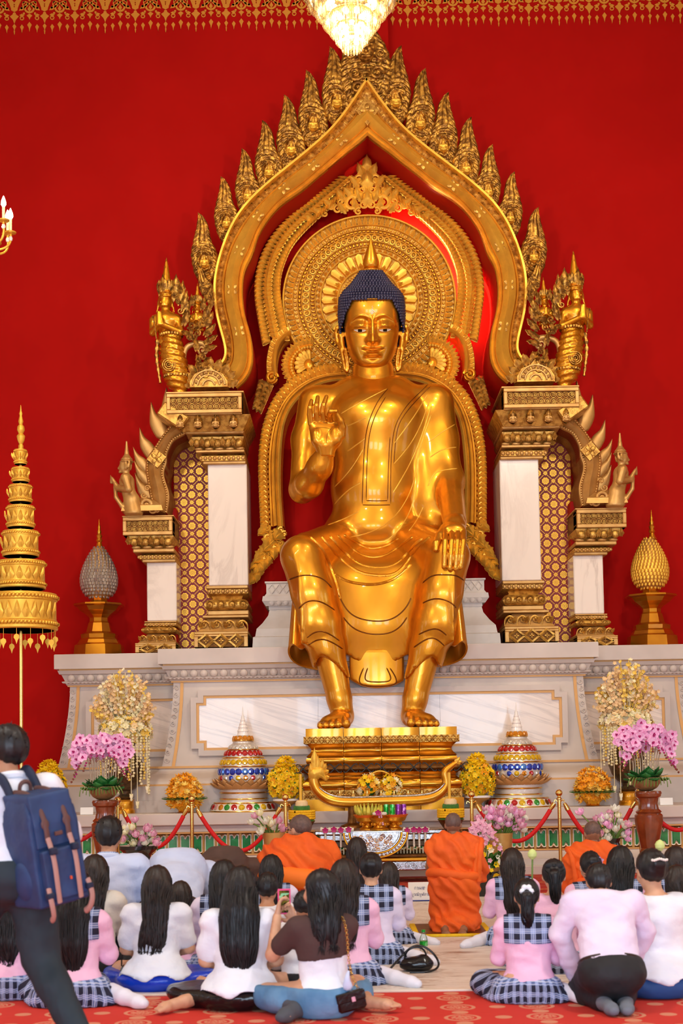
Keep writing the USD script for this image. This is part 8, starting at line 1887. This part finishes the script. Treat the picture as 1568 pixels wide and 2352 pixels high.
def monk(label, px, top, Y=None, floor=None, pose='up', yaw=0., lean=.05, nod=.2, turn=0., girth=1.15, glasses=False, skinm='skin_brown', bare=1, sash=False, s=None, sh=.2):
    B = Body(pose, lean, nod, turn, 'm', 'pray', 1, girth, sh); lo, hi = B.ex(.16); S = Sdf_(lo, hi, .0145); B.torso(S, .035)
    S.ell(B.P[2] + V3(0, -.03, .0), V3(.24, .16, .2) * girth, .08)
    for k in (-1, 1):
        if k != bare: S.chain([B.S[k], B.E[k], B.E[k] + (B.Wr[k] - B.E[k]) * .55], [.095, .10, .07], .05); S.cap(B.S[k] + V3(0, -.02, -.08), B.E[k] + V3(0, 0, -.10), .08, .09, .05)
    p = B.P[0]; S.ell(p, V3(.225, .19, .16) * girth, .06)
    for k in (-1, 1): B.leg(S, k, .06, 1.75)
    if pose == 'up': S.cap(p, V3(0, .02, .12), .19, .21, .06, sc=(1.15, 1, 1)); S.chain([V3(0, -.04, .1), V3(.0, -.28, .07)], [.17, .11], .05)
    else: S.ell(V3(0, .08, .1), V3(.33, .36, .13), .08)
    nk = B.P[3] + B.up * .016; S.fn(lambda X, Y, Z: np.where(np.hypot(X, Y - nk[1]) < .09, (Y - nk[1]) * B.up[1] + (Z - nk[2]) * B.up[2] + 0 * X, -.1), 0., '&')
    V, F = S.mesh(); n = trimesh.Trimesh(V, F, process=False).vertex_normals; u = V[:, 0] * .75 + V[:, 2] * .65; w = np.sin(u * 62 + meshkit.fbm(V * 5, 2, 4) * 9) * .012 + (meshkit.fbm(V * 7, 3, 9) - .5) * .045; V = V + n * w[:, None]; V[:, 2] = np.maximum(V[:, 2], .004)
    ly = [('body', B.skin(), skinm), ('hair', B.hair('crop', .02), 'scalp', 'shaved grey-brown scalp'), ('eyes', B.eyes(), 'eye_dark'), ('robe', (V, F), 'robe_orange')]
    m = tube([(B.P[1] * .65 + p * .35 if not sash else B.P[1] + (B.P[2] - B.P[1]) * .45) + V3(.213 * girth * math.cos(a), .165 * girth * math.sin(a), .02 * math.sin(2 * a)) for a in np.linspace(0, 2 * PI, 49)], .05 if not sash else .085, 12, flat=((0, 0, 1), 1.))
    ly.append(('sash', m, 'sash_orange' if sash else 'robe_orange'))
    fd = [B.S[-bare] + V3(0, .05, .06), B.S[-bare] + V3(0, -.07, .03), B.S[-bare] + V3(.02 * bare, -.13, -.16), B.S[-bare] + V3(.03 * bare, -.12, -.34)]
    if not sash:
        for o in (-.045, -.01, .03, .06): ly.append(('shoulder_fold', tube([q + V3(o * 1.3, .002 * o, -.02 * abs(o) * 10) for q in spl(fd, 22)], np.linspace(.034, .026, 22) * (1 + .12 * np.sin(np.arange(22) * 1.1 + o * 60)), 8), 'robe_orange'))
    if pose == 'up': ly += [('foot', B.foot(k), skinm) for k in (-1, 1)]
    t = place_person(label, B, px, top, Y, floor, yaw, ly, s)
    if glasses: M = B.headM(); t.part('glasses', J(*[tube([B.hp(k * .034 + .024 * math.cos(a), .098, .002 + .019 * math.sin(a)) for a in np.linspace(0, 2 * PI, 17)], .0025, 5) for k in (-1, 1)], *[tube([B.hp(k * .058, .095, .004), B.hp(k * .08, .04, .004), B.hp(k * .08, -.01, -.005)], .0025, 5) for k in (-1, 1)], tube([B.hp(-.01, .1, .004), B.hp(.01, .1, .004)], .0025, 5)), 'rubber_black', 60)
    return t, B
monk('monk in orange robe and bright sash with glasses, seated left of the silver table', 690, 1871, Y=12.4, pose='heels', yaw=.12, turn=.75, nod=.05, girth=1.32, glasses=True, sash=True, bare=1, skinm='skin', sh=.23)
monk('monk in orange robe kneeling upright on a gold mat right of the silver table', 1042, 1867, Y=12.6, pose='up', yaw=-.1, bare=-1, girth=1.12)
monk('farthest monk in orange robe with close-cropped hair beside the right urn', 1368, 1886, Y=13.4, pose='heels', yaw=.1, nod=.4, bare=1, girth=1.1)

# the woman taking a picture with her telephone
Bp = Body('sit', .03, .05, .55, 'f', (((-.255, .17, .34), (-.185, .31, .545), (.25, .25, 1), (1, -.2, .1), .5), ((.06, .24, .36), (-.055, .36, .50), (-.45, .25, .8), (-.6, -.75, .2), .55)), 1)
Bp.K = {-1: V3(-.27, .24, .10), 1: V3(.29, .26, .11)}; Bp.A = {-1: V3(-.17, -.06, .06), 1: V3(.27, .0, .06)}; Bp.T = {-1: V3(-.27, -.15, .045), 1: V3(.36, -.08, .05)}
lo, hi = Bp.ex(); Sx = Sdf_(lo, hi, .0135); Bp.torso(Sx, .012)
for k in (-1, 1): Bp.arm(Sx, k, .012, .62, .004)
nk = Bp.P[3]; zc_ = Bp.P[0][2] + .215
Sx.fn(lambda X, Y, Z: np.maximum(zc_ + .10 * X - Z + 0 * Y, np.where(np.hypot(X, Y - nk[1]) < .085, Z - nk[2] - .01, -.1)), 0, '&'); crop_ = Sx.mesh(rough=.008, rs=10)
Sy = Sdf_(lo, hi, .0135); Bp.torso(Sy, .006); Sy.fn(lambda X, Y, Z: np.maximum(Bp.P[0][2] + .035 - Z + 0 * X + 0 * Y, Z - zc_ - .03), 0, '&'); tank = Sy.mesh(rough=.016, rs=14)
tp_ = place_person('woman in brown and white top and jeans holding up a pink telephone', Bp, 738, 1994, floor=2332, yaw=.32, layers=[('body', Bp.skin(.0125), 'skin_light'), ('hair', Bp.hair('half', .26, .0, .07), 'hair_black'), ('eyes', Bp.eyes(), 'eye_dark'), ('crop_top', crop_, 'knit_brown', 'brown short-sleeved crop top'), ('vest', tank, 'cloth_white', 'white vest under the crop top'), ('jeans', Bp.pants(.016, 1.6), 'denim_blue'), ('sock', Bp.sock(-1), 'sock_grey'), ('foot', Bp.foot(1), 'skin_light')])
tp_.part('bracelet', tube([Bp.Wr[-1] + V3(.03 * math.cos(a), .03 * math.sin(a), -.03) for a in np.linspace(0, 2 * PI, 17)], .004, 6), 'petal_rose', 60); tp_.part('hair_pin', sph(Bp.hp(.03, -.10, .02), .008, 8), 'pearl')
def onp(t, p): return t.world + rotm('z', .32) @ (A_(p, float) * t.scale)
def _screen(g):
    x, y, z = g.xyz(g.obj()); c = g.mix(g.noise(g.obj(), 60, 3).rng(.4, .6), lin('0a0f12'), lin('7a6a2a')); c = g.mix((z - .03).ab().lt(.022) * g.noise(g.obj(), 45, 2).gt(.5), c, lin('9fd8a8'))
    return g('emission', 'emission', color=c, strength=.9)
mat('phone_screen', _screen); pm('case_pink', 'ef2a78', .35)
pc = onp(tp_, (-.118, .385, .625)); ph = Thing('telephone', 'telephone in a hot pink case held up by the woman in jeans', 'telephone', pc, .10); ph.loc = np.zeros(3)
from shapely.geometry import box as _sb
ph.part('case', extrude(_sb(-.034, -.072, .034, .072).buffer(.006), -.005, .006), 'case_pink', 40); ph.part('screen', extrude(_sb(-.031, -.068, .031, .068), -.0075, -.004), 'phone_screen', 30); ph.part('lens', sph((-.02, .007, .055), .006, 8), 'black_gloss')

# the man with the backpack, walking past on the left
Bm = Body('stand', .03, .12, .35, 'm', (((-.30, .02, 1.10), (-.30, .2, .90), (.1, .4, -1), (1, 0, 0), .5), ((.30, -.02, 1.08), (.24, .22, 1.02), (-.3, 1, 0), (-1, 0, 0), .7)), 1, 1.02, .20)
Bm.K = {-1: Bm.H[-1] + V3(-.03, .30, -.36), 1: Bm.H[1] + V3(.05, -.02, -.43)}; Bm.A = {-1: Bm.H[-1] + V3(-.03, .40, -.80), 1: Bm.H[1] + V3(.10, -.32, -.80)}; Bm.T = {k: Bm.A[k] + V3(0, .15, -.055 if k < 0 else -.06) for k in (-1, 1)}
Ym_ = 7.45; tm = place_person('man in white shirt and dark slate trousers walking by with a blue backpack', Bm, 26, 1655, Y=Ym_, yaw=.72, layers=[('body', Bm.skin(.016), 'skin'), ('hair', Bm.hair('short', .05), 'hair_black'), ('eyes', Bm.eyes(), 'eye_dark'), ('shirt', Bm.shirt(2., 'tuck', .022), 'cloth_white'), ('trousers', Bm.pants(.026, 1.98), 'trouser_slate'), ('belt', Bm.belt(.03), 'belt_brown'), ('sock', Bm.sock(-1), 'sock_grey'), ('sock', Bm.sock(1), 'sock_grey')])
tm.part('collar', tube([Bm.P[3] + V3(.075 * math.cos(a), .07 * math.sin(a) + .005, .01 - .02 * math.sin(a)) for a in np.linspace(0, 2 * PI, 25)], .02, 6), 'cloth_white', 60)
pm('pack_blue', '23406e', .6, col2='1c345c', vs=6, bump=.5, bs=14, bd=.012); pm('strap_brown', '5c3a34', .6); pm('strap_tan', 'b08478', .6); pm('strap_navy', '16223c', .7); pm('label_orange', 'e8582a', .5)
bp = Thing('backpack', 'navy blue backpack with brown and tan straps on the walking man', 'backpack', tm.world, .72, tm.scale); bp.loc = np.zeros(3); by = -.15
_bpp = bp.part
bp.part = lambda n, m, *a, **k: _bpp(n, rot(mv(scl(m, (.68, 1, .95), (0, by, 1.05)), (.035, 0, 0)), 'y', -.17, (0, by, 1.05)), *a, **k)
S = Sdf_((-.24, by - .30, .72), (.24, by + .08, 1.36), .012); S.fn(lambda X, Y, Z: np.maximum(np.maximum(np.abs(X) - (.165 - .05 * np.clip((Z - 1.12) / .2, 0, 1) ** 2), np.abs(Y - by + .10) - .095 + .05 * np.clip((Z - 1.2) / .1, 0, 1)), np.abs(Z - 1.02) - .255) - .03)
bp.part('pack_body', S.mesh(rough=.014, rs=7), 'pack_blue', 60); S = Sdf_((-.2, by - .34, .74), (.2, by - .1, 1.06), .012); S.fn(lambda X, Y, Z: np.maximum(np.maximum(np.abs(X) - .13, np.abs(Y - by + .21) - .035), np.abs(Z - .90) - .10) - .025); bp.part('front_pocket', S.mesh(rough=.01, rs=8), 'pack_blue', 60)
S = Sdf_((-.22, by - .30, 1.0), (.22, by + .06, 1.36), .012); S.fn(lambda X, Y, Z: np.maximum(np.maximum(np.abs(X) - .135, np.abs(Y - by + .115 - .12 * np.clip(Z - 1.15, 0, 1)) - .095), np.abs(Z - 1.165) - .105) - .03); bp.part('flap', S.mesh(rough=.01, rs=8, seed=3), 'pack_blue', 60)
for k in (-1, 1):
    S = Sdf_((k * .18 - .09, by - .24, .74), (k * .18 + .09, by + .04, 1.02), .012); S.ell((k * .185, by - .09, .87), (.04, .085, .10), .02); bp.part('side_pocket', S.mesh(), 'pack_blue', 60)
    x = k * .085; bp.part('top_strap', tube(spl([(x, by + .0, 1.30), (x, by - .16, 1.28), (x, by - .245, 1.17), (x, by - .25, 1.06)], 20), .020, 8, flat=((0, 1, 0), .35)), 'strap_brown', 60); bp.part('strap_patch', sph((x, by - .248, 1.15), .032, 10, (1, .25, .9)), 'strap_brown', 60)
    bp.part('hanging_strap', tube(spl([(x, by - .255, 1.08), (x, by - .28, .98), (x - .005, by - .285, .86), (x, by - .275, .76)], 20), .019, 8, flat=((0, 1, 0), .3)), 'strap_tan', 60); bp.part('buckle', box(x - .026, x + .026, by - .30, by - .27, 1.0, 1.035, .006), 'strap_navy'); bp.part('buckle', box(x - .026 + .07 * k, x + .026 + .07 * k, by - .295, by - .265, .79, .82, .006), 'strap_navy')
    bp.part('loose_strap', tube(spl([(x + .07 * k, by - .275, .84), (x + .075 * k, by - .29, .76), (x + .06 * k, by - .27, .70), (x + .05 * k, by - .24, .68)], 16), .019, 8, flat=((0, 1, 0), .3)), 'strap_tan', 60)
    sx = k * .115; bp.part('shoulder_strap', tube(spl([(sx, by + .0, 1.28), (sx, by + .06, 1.375), (sx + k * .015, by + .15, 1.395), (sx + k * .02, by + .27, 1.28), (sx + k * .05, by + .25, 1.08), (sx + k * .10, by + .10, .92), (sx + k * .05, by - .02, .84)], 44), .030, 10, flat=((0, 1, .5), .4)), 'strap_navy', 60)
bp.part('grab_handle', tube(spl([(-.045, by - .0, 1.30), (-.03, by - .01, 1.345), (.03, by - .01, 1.345), (.045, by, 1.30)], 16), .012, 8), 'strap_brown', 60); bp.part('leather_patch', box(-.03, .03, by - .262, by - .25, 1.085, 1.105, .003), 'strap_brown'); bp.part('orange_tab', box(.02, .032, by - .285, by - .272, .86, .876, .002), 'label_orange')
# ---------------------------------------------------------------- things lying about the floor, and the sign
f = W(1040, 2130, 12.5); f[2] = 0; mt = Thing('prayer_mat', 'gold edged mat under the kneeling monk', 'mat', f + [0, 0, .013]); mt.part('mat_top', box(f[0] - .34, f[0] + .30, 12.15, 12.95, .013, .03, .006), 'gold_dark'); mt.part('mat_edge', box(f[0] - .36, f[0] + .32, 12.10, 12.15, .013, .034, .006), 'petal_yellow'); mt.part('mat_edge', box(f[0] - .36, f[0] - .31, 12.15, 12.95, .013, .034, .006), 'petal_yellow'); mt.part('mat_edge', box(f[0] + .27, f[0] + .32, 12.15, 12.95, .013, .034, .006), 'petal_yellow')
f = W(967, 2072, 15.2); f[2] = .013
sg = Thing('sign', 'small white standing sign with two lines of blue script beside the kneeling monk', 'sign', f); pm('ink_blue', '3f4a86', .6)
w_, h_z = .135, .20
sg.part('board', mv(box(-w_, w_, -.006, .006, 0, h_z, .002), f), 'white_card'); sg.part('foot', mv(box(-w_, w_, -.03, .05, 0, .012, .003), f), 'ink_blue')


def glyph(kind, x, z, s):
    """one letter of the rounded script as thin strokes"""
    K = {'o': [[(0, 0), (0, .8), (.25, 1), (.5, .8), (.5, 0)]], 'a': [[(0, .9), (.15, 1), (.3, .8), (.3, 0), (.55, 0), (.55, .9)]], 'n': [[(0, .1), (.15, 0), (.2, .9), (.4, 1), (.5, .8), (.5, 0), (.75, 0), (.75, 1)]], 's': [[(0, 1), (.1, .8), (.1, .1), (.3, 0), (.35, .5), (.5, .5), (.6, 0), (.6, 1)]], 'e': [[(.3, .1), (.1, .0), (0, .5), (.15, 1), (.4, .9), (.45, .5), (.2, .5)]], ':': [[(.1, .25), (.12, .15)], [(.1, .8), (.12, .7)]], 'y': [[(0, 1), (.1, .1), (.4, 0), (.5, .9)], [(.25, 0), (.2, -.4), (.6, -.5), (.7, -.2)]], 'v': [[(0, .5), (.1, 1.3), (.4, 1.3)], [(0, .8), (.1, 0), (.4, 0), (.5, 1)]]}[kind]
    return J(*[tube([(x + a * s, f[1] - .0075, z + b * s) for a, b in st], .0016, 4) for st in K])
for row, (txt, s_, z0) in enumerate((('oasne:', .030, .135), ('syanvysvenes', .026, .070))):
    x = f[0] - (.068 if row == 0 else .115)
    for c in txt: sg.part('letter', glyph(c, x, z0, s_), 'ink_blue', 40); x += s_ * (.76 if row else .8)
f = W(973, 2190, 11.0); f[2] = .013; wb = Thing('water_bottle', 'small clear water bottle with a green cap and label on the pale rug', 'bottle', f)
def _clear(g): fr_ = g('fresnel', 'fac', IOR=1.33); return g('mix_closure', 'closure', fac=fr_.rng(0, 1, .12, .9), closure1=g('transparent_bsdf', 'BSDF', color=(.92, .97, .96)), closure2=g('glossy_bsdf', 'BSDF', color=(1, 1, 1), roughness=.05))
mat('clear_plastic', _clear); wb.part('bottle', lathe([(.02, 0), (.031, .006), (.031, .05), (.028, .06), (.031, .07), (.031, .12), (.026, .14), (.013, .165), (.013, .175)], 24, 0, f), 'clear_plastic'); wb.part('label', lathe([(.032, .072), (.032, .108)], 24, 0, f), 'can_green'); wb.part('cap', lathe([(.015, .175), (.015, .193), (.003, .193)], 18, 0, f), 'can_green')
f = W(955, 2225, 10.2); f[2] = .013; hb = Thing('tote_bag', 'black bag with a long strap lying on the pale rug', 'bag', f)
S = Sdf_(f - [.2, .16, .02], f + [.2, .16, .16], .011); S.ell(f + [0, 0, .045], (.12, .08, .055), .02); S.ell(f + [.05, -.01, .06], (.06, .06, .05), .03); hb.part('bag', S.mesh(rough=.02, rs=16), 'leather_black', 60)
hb.part('strap', tube(spl([f + [-.2, -.06, .008], f + [-.1, .02, .1], f + [0, .03, .17], f + [.1, .02, .14], f + [.16, -.02, .05], f + [.1, -.1, .01], f + [-.05, -.12, .008]], 50), .008, 6), 'leather_black', 60); hb.part('handle', tube(spl([f + [-.08, 0, .08], f + [-.05, -.02, .15], f + [.04, -.02, .16], f + [.08, 0, .09]], 24), .007, 6), 'leather_black', 60)
f = W(293, 2250, 9.75); f[2] = 0.012; pu = Thing('coin_purse', 'small glossy black purse on the floor left of the blue satin skirt', 'purse', f); S = Sdf_(f - [.1, .08, .02], f + [.1, .08, .2], .009); S.ell(f + [0, 0, .075], (.055, .04, .075), .01); pu.part('purse', S.mesh(), 'leather_black', 60); pu.part('clasp', sph(f + [.0, -.042, .085], .013, 10, (1, .4, 1)), 'brass'); pu.part('strap', tube(spl([f + [-.04, 0, .13], f + [-.02, 0, .24], f + [.03, .02, .22], f + [.04, 0, .13]], 20), .005, 6), 'leather_black', 60)
# the shoulder bag of the woman with the telephone: it hangs at her back on a chain
c = onp(tp_, (.10, -.20, .105)); sb_ = Thing('shoulder_bag', 'small black handbag on a gold chain at the back of the woman in jeans', 'handbag', c, .22); sb_.loc = np.zeros(3)
sb_.part('bag', rot(box(-.085, .085, -.03, .03, -.055, .055, .014), 'y', -.2), 'leather_black', 40); sb_.part('flap', rot(box(-.087, .087, -.036, -.006, .0, .058, .012), 'y', -.2), 'leather_black', 40); sb_.part('clasp', rot(box(.0, .022, -.042, -.034, .0, .028, .003), 'y', -.2), 'petal_rose')
lc = lambda p: rotm('z', .32 - .22) @ (A_(p, float) * tp_.scale) - rotm('z', .32 - .22) @ (V3(.10, -.20, .105) * tp_.scale)
ch_ = spl([lc(p) for p in [(.175, -.17, .13), (.12, -.165, .25), (.105, -.15, .38), (.10, -.135, .50), (.085, -.06, .575), (.02, .05, .56)]], 46)
for i in range(0, 45): sb_.part('chain_link', tube([ch_[i] + V3(.0065 * math.cos(a) * (i % 2), .0065 * math.cos(a) * (1 - i % 2), .010 * math.sin(a)) for a in np.linspace(0, 2 * PI, 9)], .0022, 4), 'brass', 60)
sb_.part('scarf', J(tube(spl([lc((.09, -.185, .17)), lc((.08, -.20, .23)), lc((.095, -.18, .27))], 12), [.02, .03, .03, .028, .024, .02, .018, .016, .014, .012, .01, .008], 8)), 'cloth_bluewhite', 60)
for x, y, Y, s_, w in ((1222, 1962, 11.0, 1.2, 'the long-haired girl right of the rug'), (1515, 1942, 10.2, 1.15, 'the woman with the jewelled bun'), (1236, 2012 - 60, 10.9, .01, '')):
    if s_ < .5: continue
    q = W(x, y, Y); lb = Thing('lotus_bud', f'pale green lotus bud held up by {w}', 'lotus bud', q); lb.part('bud', mv(lathe([(.012, -.04), (.034, -.015), (.036, .008), (.024, .03), (.004, .042)], 16), q), 'stem_lime'); lb.part('stem', tube(spl([q - [0, 0, .04], q - [.005, 0, .2], q - [.0, -.02, .36]], 10), .007, 6), 'stem_green', 60)
f = W(505, 2250, 9.7); f[2] = .012; sh_ = Thing('shoe', 'dark shoe lying between the blue satin skirt and the leather skirt', 'shoe', f); S = Sdf_(f - [.17, .1, .02], f + [.17, .1, .12], .009); S.cap(f + [-.09, 0, .03], f + [.07, 0, .03], .03, .038, .02); S.cap(f + [.05, 0, .04], f + [.09, 0, .06], .03, .03, .02); S.ell(f + [.075, 0, .09], (.035, .025, .03), .01, op='-'); sh_.part('shoe', S.mesh(), 'leather_black', 60); sh_.part('sole', box(f[0] - .12, f[0] + .11, f[1] - .038, f[1] + .038, .012, .02, .004), 'rubber_black')
